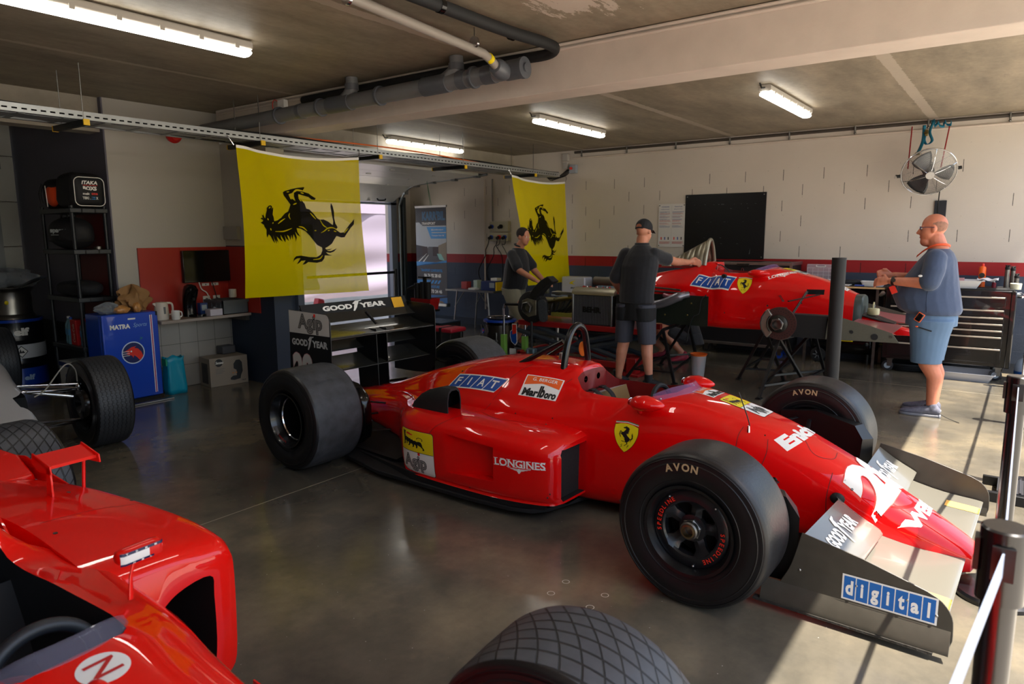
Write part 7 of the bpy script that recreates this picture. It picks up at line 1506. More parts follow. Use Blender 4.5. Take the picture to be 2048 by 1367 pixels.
b.chain([L3(6.92, .60, 1.36), L3(6.84, .61, 1.18), L3(6.93, .92, 1.185)], [.068, .055, .034]); b.chain([L3(7.26, .60, 1.36), L3(7.34, .66, 1.18), L3(7.16, .93, 1.22)], [.068, .055, .034])
hand(b, L3(6.94, .945, 1.185), (.2, 1, -.12), (.9, -.1, -.4), (0, -.2, 1), 1.0, 1.08); hand(b, L3(7.155, .95, 1.225), (-.5, .9, .1), (-.8, -.3, -.4), (0, .2, 1), .9, 1.08)
for x in (6.99, 7.19): b.chain([L3(x, .60, .84), L3(x, .60, .48), L3(x, .54, .36), L3(x, .545, .10)], [.09, .078, .062, .040])
for x, dy in ((6.99, 0), (7.19, .06)): b.seg(L3(x, .54+dy*0, .09), L3(x, .60, .05), .035, .028)
bd = blob('body', b, SKIN2, t, .008, 3)
face_parts(Pr, mr_, bd, 1.02, SKIN2)
BLS = mat('blue_tshirt', (60, 74, 100), .85, sheen=.2, bump=1, bscale=6, var=.08); BSH = mat('blue_shorts', (92, 118, 146), .85, bump=.5, bscale=7, var=.06)
b = Blob(); b.rings([(L3(7.09, .60, .90), .205, .205), (L3(7.09, .63, .94), .225, .25), (L3(7.09, .665, 1.05), .225, .265), (L3(7.09, .655, 1.15), .22, .235), (L3(7.09, .625, 1.27), .22, .185), (L3(7.09, .60, 1.37), .215, .145), (L3(7.09, .59, 1.435), .15, .105), (L3(7.09, .60, 1.47), .085, .08)], f, nx)
b.chain([L3(6.92, .60, 1.385), L3(6.87, .605, 1.29), L3(6.85, .625, 1.20)], [.085, .088, .085]); b.chain([L3(7.26, .60, 1.385), L3(7.33, .62, 1.22)], [.085, .085])
sh = blob('t_shirt', b, BLS, t, .009, 4)
obj('seam', MB().tube(bez([L3(6.862, .63, 1.16), L3(6.866, .64, 1.05), L3(6.862, .63, .93)], 5), .002, 5), mat('seam_blue', (40, 52, 76), .8), sh); obj('sleeve_logo', MB().ell(L3(6.772, .69, 1.245), (.003, .016, .010), 12, 6), WHT, sh, label='small oval white logo')
b = Blob(); b.rings([(L3(7.09, .61, .80), .195, .20), (L3(7.09, .61, .88), .20, .20), (L3(7.09, .61, .93), .19, .19)], f, nx)
for x in (6.99, 7.20): b.rings([(L3(x, .60, .86), .125, .175), (L3(x, .61, .70), .115, .145), (L3(x, .615, .50), .105, .122), (L3(x, .615, .475), .105, .122)], f, nx)
so_ = blob('shorts', b, BSH, t, .009, 3)
obj('zip_pocket', MB().tube([L3(6.875, .69, .80), L3(6.868, .58, .77)], .006, 6), NAVY, so_); obj('zip_tag', MB().ell(L3(6.868, .695, .803), (.006, .012, .006), 8, 6), ORGD, so_)
ph = MB().box((0, 0, 0), (.012, .046, .07), m=Matrix.Rotation(R(30), 3, 'X')); obj('phone', ph, GLOSS, t, loc=tuple(L3(6.862, .68, .885)), bevel=.008); obj('phone_case', MB().box((0, 0, 0), (.009, .056, .08), m=Matrix.Rotation(R(30), 3, 'X')), ORGD, t, loc=tuple(L3(6.865, .68, .885)), bevel=.01)
LY = mat('orange_lanyard', (236, 92, 50), .6)
obj('lanyard', ribbon([L3(7.09, .515, 1.49), L3(7.01, .54, 1.505), L3(6.985, .62, 1.50), L3(7.02, .70, 1.455), L3(7.06, .76, 1.40)], .02, (-.4, -.2, 1)), LY, t, solid=.002); obj('red_tag', MB().box(L3(6.93, .905, 1.11), (.012, .05, .07), m=Matrix.Rotation(R(-25), 3, 'X')), REDD, t, bevel=.003)
W = obj('wrist_watch', MB().lathe([(.036, -.012), (.041, -.012), (.041, .012), (.036, .012), (.036, -.012)], L3(6.932, .905, 1.185), (.25, 1, -.02), 24), BLK, t); obj('watch_face', MB().cyl(L3(6.892, .905, 1.195), L3(6.884, .905, 1.197), .019), DMET, W)
G = MB()
for k in (-1, 1):
    c = Pr(.095, k*.033, .006); G.tube([c+V((0, 0, 0))+(_[1]*(.024*cos(2*pi*i/16))+_[2]*(.015*sin(2*pi*i/16))) for i in range(16)], .0022, 5, closed=True); G.tube([Pr(.092, k*.058, .010), Pr(.04, k*.076, .010), Pr(-.012, k*.085, .004)], .0025, 5)
gl = obj('glasses', G, mat('blue_frame', (40, 48, 90), .3), t)
for k in (-1, 1): obj('lens', MB().ell(Pr(.0955, k*.033, .006), (.0015, .023, .014), 14, 6, mr_), mat('grey_lens', (50, 48, 48), .1, alpha=.75), gl)
h_ = Blob(); h_.ell(Pr(-.016, 0, .022), (.0955, .0785, .088), 18, 12, mr_); hb_ = blob('stubble', h_, mat('shaved_hair', (150, 108, 88), .8, var=.2, vscale=60), t, .006, 2)
cut(hb_, [(MB().box(Pr(.035, 0, .0), (.3, .16, .4)), bpy.data.materials['shaved_hair'])] if 0 else [(MB().box(Pr(.10, 0, .0), (.30, .17, .4), m=mr_.to_3x3() if 0 else Matrix.Identity(3)), bpy.data.materials['shaved_hair'])])
SH1 = mat('grey_runner', (92, 92, 104), .7, var=.25, vscale=40); SOL = mat('pale_sole', (120, 120, 126), .6)
shoe(t, L3(6.99, .475, 0), L3(6.97, .79, 0), SH1, SOL); shoe(t, L3(7.19, .49, 0), L3(7.22, .80, 0), SH1, SOL)
obj('loose_lace', MB().tube(bez([L3(6.97, .5, .05), L3(6.93, .42, .02), L3(6.90, .36, .006), L3(6.86, .32, .005)], 5), .003, 5), MATB, t)
# --- middle man, back to the camera, reaching right
t = thing('person', 'person in a backwards black cap and dark polo, back to us, touching the raised car', 'person', (6.62, 3.22, 0)); B = V(t.location); f = V((1, -.12, 0)).normalized(); nx = V((.12, 1, 0)).normalized()
b = Blob()
b.rings([(L3(6.62, 3.23, .88), .14, .095), (L3(6.61, 3.23, 1.0), .14, .095), (L3(6.63, 3.22, 1.18), .155, .10), (L3(6.65, 3.22, 1.34), .165, .095), (L3(6.66, 3.22, 1.41), .12, .07), (L3(6.67, 3.22, 1.48), .06, .06)], f, nx)
b.seg(L3(6.67, 3.22, 1.46), L3(6.70, 3.225, 1.56), .062, .06)
Pm, mm, ax_ = head(b, L3(6.715, 3.215, 1.635), (.93, -.15, -.30), (.25, 0, 1), .97)
b.chain([L3(6.72, 3.05, 1.38), L3(7.0, 2.985, 1.315), L3(7.28, 2.955, 1.30)], [.048, .045, .032]); hand(b, L3(7.30, 2.95, 1.305), (.85, -.45, -.02), (.1, -.2, -1), (-.2, -.2, 1), .45, 1.05, spread=.4)
b.chain([L3(6.65, 3.39, 1.37), L3(6.60, 3.50, 1.13), L3(6.83, 3.53, .98)], [.048, .045, .032]); hand(b, L3(6.85, 3.53, .97), (1, 0, -.3), (0, -1, -.2), (0, 0, 1), .6)
for y, dy in ((3.34, .09), (3.14, -.07)): b.chain([L3(6.62, y, .84), L3(6.63, y+dy*.4, .50), L3(6.61, y+dy*.6, .36), L3(6.62, y+dy, .10)], [.078, .064, .060, .036])
b.seg(L3(6.62, 3.43, .09), L3(6.68, 3.44, .05), .03, .025); b.seg(L3(6.62, 3.07, .09), L3(6.64, 2.99, .05), .03, .025)
bd = blob('body', b, SKIN, t, .008, 3); face_parts(Pm, mm, bd, .97, SKIN)
b = Blob(); b.rings([(L3(6.615, 3.235, .90), .20, .135), (L3(6.61, 3.235, .98), .195, .135), (L3(6.62, 3.23, 1.12), .20, .14), (L3(6.64, 3.225, 1.28), .215, .145), (L3(6.66, 3.22, 1.38), .20, .125), (L3(6.67, 3.22, 1.45), .13, .095), (L3(6.68, 3.22, 1.50), .075, .075)], f, nx)
b.chain([L3(6.68, 3.08, 1.39), L3(6.86, 3.02, 1.345)], [.08, .07]); b.chain([L3(6.66, 3.39, 1.39), L3(6.60, 3.47, 1.16)], [.078, .075])
ps = blob('polo_shirt', b, NAVY, t, .009, 4); obj('collar', MB().tube([L3(6.685, 3.22, 1.505)+f*(.062*cos(a))+nx*(.066*sin(a)) for a in [2*pi*i/20 for i in range(20)]], .013, 8, closed=True), NAVY, ps)
b = Blob(); b.rings([(L3(6.62, 3.24, .80), .175, .125), (L3(6.62, 3.24, .92), .175, .12)], f, nx)
for y in (3.355, 3.135): b.rings([(L3(6.62, y, .88), .10, .125), (L3(6.625, y+(y-3.24)*.1, .70), .098, .115), (L3(6.63, y+(y-3.24)*.25, .47), .088, .10)], f, nx)
sm = blob('shorts', b, mat('charcoal_shorts', (58, 60, 70), .85, bump=.3, bscale=12), t, .008, 3)
b = Blob(); b.rings([(L3(6.62, 3.24, .72), .182, .132), (L3(6.62, 3.24, .80), .182, .13), (L3(6.62, 3.24, .93), .178, .122)], f, nx); 
for y in (3.355, 3.135): b.rings([(L3(6.62, y, .85), .108, .135), (L3(6.622, y, .71), .107, .126)], f, nx)
blob('shorts_panel', b, mat('black_shorts', (16, 17, 20), .85, bump=.3, bscale=12), t, .008, 2)
CAP = mat('black_cap', (15, 17, 24), .8, bump=.2, bscale=60)
b = Blob(); b.ell(Pm(-.012, 0, .035), (.105, .084, .095), 18, 12, mm); cp_ = blob('cap', b, CAP, t, .006, 2)
cut(cp_, [(MB().box(Pm(0, 0, -.075), (.5, .5, .16), m=mm), CAP), (MB().ell(Pm(-.10, 0, .022), (.05, .034, .026), 14, 10, mm), SKIN)])
obj('cap_strap', MB().tube([Pm(-.012-.103*cos(a), .083*sin(a), .006) for a in (-.6, -.3, 0, .3, .6)], .008, 6), CAP, cp_); obj('cap_peak', MB().surf(lambda u, v: Pm(.07+.075*v*(1-.5*(2*u-1)**2), .075*(2*u-1), .045-.02*v-.02*(2*u-1)**2), 10, 5), CAP, cp_, solid=.003, smooth=180)
SKB = mat('black_shoe', (20, 24, 30), .6)
for h0, t0 in (((6.60, 3.47, 0), (6.80, 3.42, 0)), ((6.60, 3.13, 0), (6.66, 2.84, 0))):
    shoe(t, L3(*h0), L3(*t0), SKB, mat('dark_sole', (30, 34, 40), .6)); c = V(h0).lerp(V(t0), .2); obj('sock', MB().cyl(L3(c.x, c.y, .07), L3(c.x-.01, c.y+.0, .15), .045, .042), MATB, t)
# --- left man in khaki shorts
t = thing('person', 'dark haired person in black polo and khaki shorts standing at the bare engine', 'person', (8.0, 5.78, 0)); B = V(t.location); f = V((.1, -1, 0)).normalized(); nx = V((-1, -.1, 0)).normalized()
b = Blob(); b.rings([(L3(8.0, 5.84, .86), .13, .11), (L3(8.0, 5.80, 1.0), .145, .13), (L3(8.0, 5.78, 1.15), .15, .13), (L3(8.0, 5.77, 1.27), .15, .10), (L3(8.0, 5.77, 1.36), .11, .07), (L3(8.0, 5.755, 1.43), .07, .07)], f, nx); b.seg(L3(8.0, 5.75, 1.42), L3(8.0, 5.69, 1.50), .062, .06)
Pl, ml, al_ = head(b, L3(8.0, 5.67, 1.585), (-.05, -1, -.18), (0, -.1, 1), .97, .006)
b.chain([L3(7.87, 5.76, 1.31), L3(7.80, 5.60, 1.12), L3(7.82, 5.36, 1.0)], [.05, .046, .032]); hand(b, L3(7.82, 5.34, .99), (0, -1, -.35), (.3, 0, -1), (.9, 0, .2), .6); b.chain([L3(8.14, 5.76, 1.31), L3(8.2, 5.62, 1.1), L3(8.12, 5.42, .98)], [.05, .047, .032]); hand(b, L3(8.12, 5.40, .97), (0, -1, -.3), (0, 0, -1), (-1, 0, .2), .6)
b.chain([L3(7.92, 5.84, .82), L3(7.9, 5.56, .50), L3(7.9, 5.60, .36), L3(7.92, 5.78, .10)], [.08, .072, .064, .036]); b.chain([L3(8.1, 5.86, .82), L3(8.12, 5.88, .48), L3(8.12, 5.95, .34), L3(8.12, 6.05, .10)], [.08, .066, .06, .036])
b.seg(L3(7.92, 5.78, .09), L3(7.92, 5.72, .05), .03, .025); b.seg(L3(8.12, 6.05, .09), L3(8.12, 6.0, .05), .03, .025)
bd = blob('body', b, SKIN, t, .009, 3); face_parts(Pl, ml, bd, .97, SKIN)
b = Blob(); b.ell(Pl(-.020, 0, .038), (.098, .082, .088), 18, 12, ml); hr = blob('hair', b, HAIR, t, .006, 2); cut(hr, [(MB().box(Pl(.13, 0, 0), (.15, .4, .5), m=ml), HAIR), (MB().box(Pl(0.03, 0, -.12), (.4, .4, .2), m=ml), HAIR)])
b = Blob(); b.rings([(L3(8.0, 5.84, .84), .18, .17), (L3(8.0, 5.81, .95), .185, .18), (L3(8.0, 5.785, 1.12), .19, .18), (L3(8.0, 5.775, 1.26), .195, .15), (L3(8.0, 5.77, 1.36), .15, .11), (L3(8.0, 5.76, 1.43), .075, .075)], f, nx); b.chain([L3(7.87, 5.77, 1.33), L3(7.81, 5.64, 1.17)], [.075, .078]); b.chain([L3(8.14, 5.77, 1.33), L3(8.19, 5.66, 1.17)], [.075, .078])
bp_ = blob('polo_shirt', b, mat('black_polo', (18, 20, 26), .8, bump=.2, bscale=16, sheen=.2), t, .009, 4); obj('collar', MB().tube([L3(8.0, 5.745, 1.45)+f*(.062*cos(a))+nx*(.066*sin(a))+V((0, 0, .01-.02*cos(a))) for a in [2*pi*i/20 for i in range(20)]], .013, 8, closed=True), bpy.data.materials['black_polo'], bp_)
KH = mat('khaki_shorts', (138, 134, 114), .85, bump=.35, bscale=9)
b = Blob(); b.rings([(L3(8.0, 5.86, .76), .165, .15), (L3(8.0, 5.85, .90), .165, .155)], f, nx); b.rings([(L3(7.92, 5.84, .86), .10, .15), (L3(7.90, 5.74, .62), .10, .125), (L3(7.90, 5.64, .42), .095, .105)], f, nx); b.rings([(L3(8.1, 5.86, .84), .10, .14), (L3(8.12, 5.88, .60), .10, .12), (L3(8.12, 5.90, .40), .09, .10)], f, nx); blob('shorts', b, KH, t, .009, 3)
shoe(t, L3(7.92, 5.84, 0), L3(7.92, 5.55, 0), SKB, SOL); shoe(t, L3(8.12, 6.10, 0), L3(8.12, 5.82, 0), SKB, SOL)
# --- crouching man behind the raised car
t = thing('person', 'person crouching behind the black trestle in dark shorts and red and black trainers', 'person', (8.35, 3.45, 0)); B = V(t.location); f = V((-.8, .6, 0)).normalized(); nx = V((-.6, -.8, 0)).normalized()
b = Blob(); b.rings([(L3(8.45, 3.36, .26), .17, .15), (L3(8.45, 3.40, .42), .16, .13), (L3(8.42, 3.46, .60), .16, .12), (L3(8.38, 3.52, .74), .17, .10), (L3(8.36, 3.56, .80), .09, .07)], f, nx); b.seg(L3(8.36, 3.56, .80), L3(8.33, 3.62, .86), .06, .058); Pc, mc, _c = head(b, L3(8.32, 3.66, .93), (-.5, .8, -.4), (0, .2, 1), .95)
b.chain([L3(8.34, 3.42, .30), L3(8.12, 3.66, .44), L3(8.27, 3.40, .12)], [.095, .06, .038]); b.chain([L3(8.5, 3.5, .28), L3(8.22, 3.86, .34), L3(8.42, 3.72, .12)], [.09, .06, .038])
b.chain([L3(8.28, 3.42, .74), L3(8.08, 3.52, .58), L3(8.0, 3.72, .52)], [.05, .042, .03]); hand(b, L3(8.0, 3.74, .52), (-.2, 1, 0), (0, 0, -1), (-1, 0, .2), .7); b.chain([L3(8.48, 3.6, .74), L3(8.35, 3.8, .56), L3(8.15, 3.9, .50)], [.05, .042, .03]); hand(b, L3(8.13, 3.92, .50), (-.8, .3, 0), (0, 0, -1), (0, -1, .2), .7)
b.seg(L3(8.27, 3.40, .11), L3(8.22, 3.42, .06), .034, .026); b.seg(L3(8.42, 3.72, .11), L3(8.37, 3.74, .06), .034, .026)
bd = blob('body', b, SKIN, t, .009, 3); face_parts(Pc, mc, bd, .95, SKIN); b = Blob(); b.ell(Pc(-.020, 0, .038), (.096, .080, .086), 16, 12, mc); blob('hair', b, HAIR, t, .007, 2)
b = Blob(); b.rings([(L3(8.45, 3.36, .22), .19, .17), (L3(8.45, 3.39, .36), .18, .15)], f, nx); b.chain([L3(8.36, 3.40, .30), L3(8.22, 3.54, .37)], [.11, .085]); b.chain([L3(8.5, 3.48, .28), L3(8.34, 3.70, .32)], [.11, .085]); blob('shorts', b, NAVY, t, .009, 3)
b = Blob(); b.rings([(L3(8.45, 3.39, .36), .18, .15), (L3(8.42, 3.46, .60), .18, .14), (L3(8.38, 3.52, .74), .18, .11), (L3(8.36, 3.56, .80), .10, .08)], f, nx); b.seg(L3(8.29, 3.43, .73), L3(8.16, 3.48, .64), .06, .058); b.seg(L3(8.46, 3.6, .73), L3(8.38, 3.75, .62), .06, .058); blob('t_shirt', b, NAVY, t, .009, 3)
RS = mat('red_trainer', (150, 28, 56), .6, var=.3, vscale=25)
shoe(t, L3(8.33, 3.34, 0), L3(8.10, 3.50, 0), RS, MATB); shoe(t, L3(8.48, 3.66, 0), L3(8.26, 3.84, 0), RS, MATB)
# ---------------------------------------------------------------- kitchen corner and shelf
SHM = mat('shelf_black', (24, 28, 34), .45)
t = thing('shelf_rack', 'tall black plastic shelf rack against the grey blue wall, loaded with bags', 'shelf', (2.88, 7.25, 0)); sx_, sy_ = .32, .70
for x in (.015, sx_-.015):
    for y in (.015, sy_-.015): obj('post', MB().cyl((x, y, 0), (x, y, 1.90), .017, n=10), SHM, t)
for z in (.42, .82 - .22, 1.03, 1.45, 1.84): pass
ZS = (.05, .50, .98, 1.44, 1.83)
for z in ZS:
    s_ = obj('shelf_board', MB().bb(-.01, sx_+.01, -.01, sy_+.01, z, z+.045), SHM, t, bevel=.006)
    for k in range(2): obj('shelf_rib', MB().bb(.09+.12*k, .10+.12*k, -.014, -.008, z+.004, z+.04), MATB, s_)
tag(obj('red_panel', MB().bb(3.185, 3.2, 7.28, 7.9, .1, 1.83), mat('dark_red_board', (92, 26, 24), .6)), 'dark red board standing behind the black shelf rack', 'board')
def softbag(name, label, c, r, m, cat='bag', sq=2.6, seed=0, pipe=None):
    t = thing(name, label, cat, (c[0], c[1], c[2]))
    mb = MB(); rings = []; n = 28
    for k in range(15):
        ph = -pi/2+pi*k/14; cz = abs(sin(ph))**(2/sq)*(1 if ph > 0 else -1); cr = max(abs(cos(ph)), 1e-3)**(2/sq)
        ring = []
        for i in range(n):
            a = 2*pi*i/n; ca, sa = cos(a), sin(a); q = (abs(ca)**(2/sq)*(1 if ca > 0 else -1), abs(sa)**(2/sq)*(1 if sa > 0 else -1))
            w = 1+.035*sin(3*a+seed+2*cz)+.025*sin(5*a-seed*2+4*cz); ring.append(V((q[0]*cr*r[0]*w, q[1]*cr*r[1]*w, r[2]+cz*r[2]*(1+.05*sin(2*a+seed)))))
        rings.append(ring)
    obj('shell', mb.loft(rings), m, t, smooth=80); return t
BAG = mat('bag_black', (20, 20, 24), .7, bump=.25, bscale=25); BPO = mat('bag_orange', (232, 74, 24), .65, bump=.3, bscale=20)
b1 = softbag('sports_bag', 'black sports bag with white piping and four sponsor names, on top of the rack', (3.045, 7.40, 1.876), (.165, .20, .165), BAG, sq=4.2, seed=1)
obj('piping', MB().tube([(x, -.19, z) for x, z in rrect(-.13, .02, .135, .285, .05, 5)], .004, 6, closed=True), WDEC, b1, label='white piping')
its = [(fitw(text2d('ITAKA', 1, .04, .2), .14, .034, 0, .075), WDEC), (rect2d(-.06, .048, .07, .052), REDD), (fitw(text2d('BOXS', 1, .05), .12, .038, 0, .022), WDEC), (fitw(text2d('meka', 1, .03), .07, .022, -.03, -.028), WDEC), (fitw(text2d('one', 1, .03), .055, .018, .038, -.028), REDD), (fitw(text2d('TEKN', 1, .03), .07, .024, -.035, -.068), WDEC), (fitw(text2d('EE', 1, .03), .038, .024, .024, -.068), CY), (fitw(text2d('X', 1, .03), .02, .024, .057, -.068), WDEC)]
decal('bag_lettering', its, (0, -.204, .16), (1, 0, 0), (0, 0, 1), b1, None, lift=.002)
b2 = softbag('sports_bag', 'black sports bag with an orange side panel at the back of the top shelf', (3.02, 7.75, 1.876), (.14, .17, .145), BAG, sq=3.6, seed=3); obj('orange_panel', MB().ell((-.10, -.06, .13), (.06, .12, .11), 14, 10), BPO, b2); obj('strap', MB().tube(bez([(-.13, .1, .24), (-.16, .1, .15), (-.15, .1, .05)], 4), .012, 6), BAG, b2); obj('piping', MB().tube(bez([(-.155, -.02, .22), (-.165, -.06, .12), (-.155, -.04, .02)], 5), .004, 6), WDEC, b2)
b3 = softbag('helmet_bag', 'domed black helmet bag with a white brand name on the second shelf', (3.0, 7.58, 1.486), (.17, .26, .155), BAG, sq=2.4, seed=5)
obj('zip', MB().tube([V((.178*cos(2*pi*i/28), .27*sin(2*pi*i/28), .08)) for i in range(28)], .006, 6, closed=True), MATB, b3); obj('handle', MB().tube(bez([(-.04, -.05, .30), (-.04, -.03, .335), (-.04, .08, .335), (-.04, .1, .30)], 4), .009, 6), BAG, b3)
decal('bag_lettering', [(fitw(text2d('sparco', 1, .04), .17, .045), mat('pale_print', (160, 166, 168), .6)), (rect2d(-.08, -.035, .08, -.030), bpy.data.materials['pale_print'])], (-.155, -.12, .17), (.55, -.83, 0), (.0, .0, 1), b3, None, lift=.004)
tag(obj('tape_roll', MB().lathe([(.02, 0), (.035, 0), (.035, .025), (.02, .025), (.02, 0)], (3.11, 7.29, 1.486), n=20), STEEL), 'small silver tape roll on the second shelf beside the helmet bag', 'tape')
softbag('folded_clothes', 'dark folded jacket lying on the middle shelf', (3.03, 7.58, 1.026), (.155, .30, .075), mat('jacket_dark', (26, 27, 32), .85, bump=.5, bscale=14), 'clothes', 2.8, 7)
def bottle(x, y, z, label, m, cap):
    t = thing('water_bottle', label, 'bottle', (x, y, z), 0, None); obj('bottle', MB().lathe([(0, 0), (.036, 0), (.038, .03), (.036, .08), (.038, .14), (.036, .19), (.014, .24), (.013, .255)], n=18), m, t); obj('cap', MB().lathe([(.015, .25), (.015, .27), (0, .27)], n=12), cap, t); obj('label', MB().lathe([(.0385, .09), (.0385, .15)], n=18), mat('water_label', (60, 120, 170), .5), t)
CLR = mat('clear_bottle_blue', (120, 170, 190), .15, alpha=.6)
bottle(2.95, 7.72, .546, 'clear water bottle furthest left on the lower shelf', CLR, WHT); bottle(2.93, 7.62, .546, 'second clear water bottle on the lower shelf', CLR, BLUP); bottle(2.94, 7.36, .546, 'clear bottle with blue label right of the red carton on the lower shelf', CLR, REDD)
t = thing('drink_carton', 'red soft drink carton with white vertical lettering on the lower shelf', 'carton', (2.95, 7.50, .546)); obj('carton', MB().bb(-.05, .08, -.06, .07, 0, .25), mat('cola_red', (190, 18, 24), .5), t, bevel=.004); decal('carton_lettering', [(fitw(text2d('Coca-Cola', 1, .0, .2), .18, .045), WDEC)], (-.051, 0, .12), (0, 0, 1), (0, 1, 0), t, None, lift=.001)
t = thing('helmet_box', 'white helmet carton with blue trim on the bottom shelf', 'carton', (2.98, 7.6, .097)); obj('carton', MB().bb(-.12, .14, -.12, .22, 0, .27), mat('carton_white', (196, 194, 188), .7), t, bevel=.003); obj('blue_trim', MB().bb(-.122, .142, -.122, .222, .22, .262), mat('navy_trim', (40, 60, 110), .6), t); decal('carton_lettering', [(circ2d(0, 0, .045, 24, .032), BLUD), (fitw(text2d('Arai', 1, .04, .2), .06, .025), WDEC, .001)], (-.121, .04, .12), (0, -1, 0), (0, 0, 1), t, None, lift=.002)
tag(obj('white_carton', MB().bb(2.94, 3.1, 7.29, 7.42, .097, .30), bpy.data.materials['carton_white'], bevel=.003), 'small plain white carton on the bottom shelf behind the fridge', 'carton')
# fridge
FB = mat('fridge_blue', (4, 66, 186), .3, coat=.5)
t = thing('fridge', 'bright blue fridge with white team lettering and a round crest', 'fridge', (3.15, 7.0, 0)); obj('cabinet', MB().bb(-.265, .255, -.11, .18, .035, .88), FB, t, bevel=.008); dr_ = obj('door', MB().bb(-.265, .255, -.16, -.115, .05, .88), FB, t, bevel=.008)
obj('plinth', MB().bb(-.25, .24, -.12, .16, 0, .035), MATB, t); obj('handle_gap', MB().bb(.235, .25, -.165, -.158, .84, .88), MATB, dr_)
its = [(fitw(text2d('MATRA', 1, .05), .185, .045, -.085, .30), WDEC), (fitw(text2d('Sports', 1, -.005, .35), .13, .05, .10, .30), mat('pale_blue', (150, 190, 230), .5)), (rect2d(-.01, .36, .06, .375), WDEC), (circ2d(.015, .04, .108, 40), mat('crest_white', (200, 216, 236), .5)), (circ2d(.015, .04, .098, 40), mat('crest_navy', (14, 28, 92), .5), .0006)]
ck_ = [(-.03, .075), (.0, .095), (.045, .10), (.025, .085), (.06, .075), (.09, .04), (.105, -.01), (.07, -.045), (.045, -.01), (.02, .01), (.012, -.015), (.0, .01), (-.03, .02), (-.06, .035), (-.03, .045), (-.065, .058)]
its += [(poly2d([(a*1.0, b_*.95+.005) for a, b_ in ck_]), REDD, .0012), (circ2d(-.004, .055, .008), WDEC, .002)]+[(rect2d(-.085, .055-.02*k, -.02, .060-.02*k), WDEC, .002) for k in range(3)]
its += [(rect2d(.195, -.38, .203, .39), WDEC), (rect2d(.206, -.38, .211, .39), REDD), (rect2d(.214, -.38, .220, .39), WDEC), (fitw(text2d('jw', 1, 0, .3), .03, .04, .10, .17), mat('green_ink', (60, 150, 90), .6))]
decal('fridge_lettering', its, (-.02, -.161, .46), (1, 0, 0), (0, 0, 1), dr_, None, lift=.001)
tag(obj('floor_strip', MB().bb(2.86, 3.46, 6.74, 6.80, 0, .016), ALU, bevel=.004), 'silver metal strip lying on the floor in front of the blue fridge', 'strip')
PB = mat('brown_paper', (150, 110, 66), .75, bump=.7, bscale=14)
def crumple(name, label, c, r, m, cat, seed, par_=None, a=.25):
    rg = random.Random(seed); ph = [rg.uniform(0, 6.3) for _ in range(9)]; mb = MB(); rings = []
    for k in range(19):
        t_ = pi*k/18; rings.append([V((c[0], c[1], c[2]))*0+V((r[0]*sin(t_)*cos(q)*(1+a*sin(3*q+ph[0]+4*t_)+a*.7*sin(7*q+ph[1]-5*t_)), r[1]*sin(t_)*sin(q)*(1+a*sin(4*q+ph[2])+a*.6*sin(9*q+ph[3]+3*t_)), max(r[2]*(-cos(t_))*(1+a*sin(5*q+ph[4])), -r[2]*.8)+r[2]*.8)) for q in [2*pi*i/36 for i in range(36)]])
    return tag(obj(name, mb.loft(rings), m, None, loc=c, smooth=25), label, cat)
crumple('paper_bag', 'crumpled brown paper bag on top of the blue fridge', (3.26, 7.0, .883), (.14, .09, .13), PB, 'bag', 3)
CP = mat('clear_plastic', (150, 156, 164), .12, alpha=.45)
crumple('plastic_bag', 'crumpled clear plastic bag at the left end of the fridge top', (3.0, 6.95, .883), (.10, .07, .055), CP, 'bag', 5); crumple('wrapped_bread', 'golden loaf wrapped in plastic in the middle of the fridge top', (3.10, 6.90, .883), (.075, .05, .04), mat('bread', (190, 132, 70), .5, var=.3, vscale=30, coat=.6), 'bread', 8, a=.08); crumple('wrapped_bread', 'golden loaf wrapped in plastic at the front right of the fridge top', (3.24, 6.89, .883), (.04, .04, .05), bpy.data.materials['bread'], 'bread', 9, a=.08)
# counter and what stands on it
CT = mat('counter_grey', (148, 134, 124), .45)
tag(obj('counter', MB().bb(3.42, 4.415, 6.80, 7.195, .745, .775), CT, bevel=.003), 'grey brown kitchen counter board in the corner right of the fridge', 'counter'); tag(obj('counter_bracket', MB().bb(4.37, 4.415, 6.84, 7.19, .69, .744), STEEL), 'metal bracket under the right end of the kitchen counter', 'bracket')
REDP = mat('red_panel', (168, 40, 28), .45)
tag(obj('splash_panel', MB().bb(3.44, 4.405, 7.20, 7.215, .778, 1.49).bb(4.405, 4.418, 6.62, 7.215, .778, 1.49), REDP), 'red panel covering the kitchen corner above the counter', 'panel')
t = thing('television', 'black flat television on the red kitchen panel', 'television', (4.14, 7.17, 1.285)); obj('frame', MB().bb(-.27, .27, -.025, .02, -.17, .17), GLOSS, t, bevel=.006); obj('screen', MB().bb(-.258, .258, -.027, -.0255, -.155, .158), mat('screen_black', (10, 10, 12), .12), t)
for x, z, l in ((4.13, 1.085, 'left upper'), (4.24, 1.085, 'right upper'), (4.13, .92, 'left lower'), (4.25, .92, 'right lower')):
    t = thing('power_socket', 'white wall socket, the '+l+' of the four below the television', 'socket', (x, 7.197, z)); obj('plate', MB().bb(-.04, .04, -.012, .0, -.04 if z < 1 else -.015, .04 if z < 1 else .015), WHT, t, bevel=.003); obj('socket_hole', MB().cyl((0, -.0125, 0), (0, -.014, 0), .018 if z < 1 else .008), GRY, t)
t = thing('power_cable', 'pale cable hanging from the television down to the sockets', 'cable', (4.05, 7.18, 1.1)); obj('cable', MB().tube(bez([(0, 0, .02), (.02, -.01, -.06), (.07, -.015, -.10), (.1, -.015, -.16), (.14, -.01, -.22)], 6), .006, 6), WHT, t)
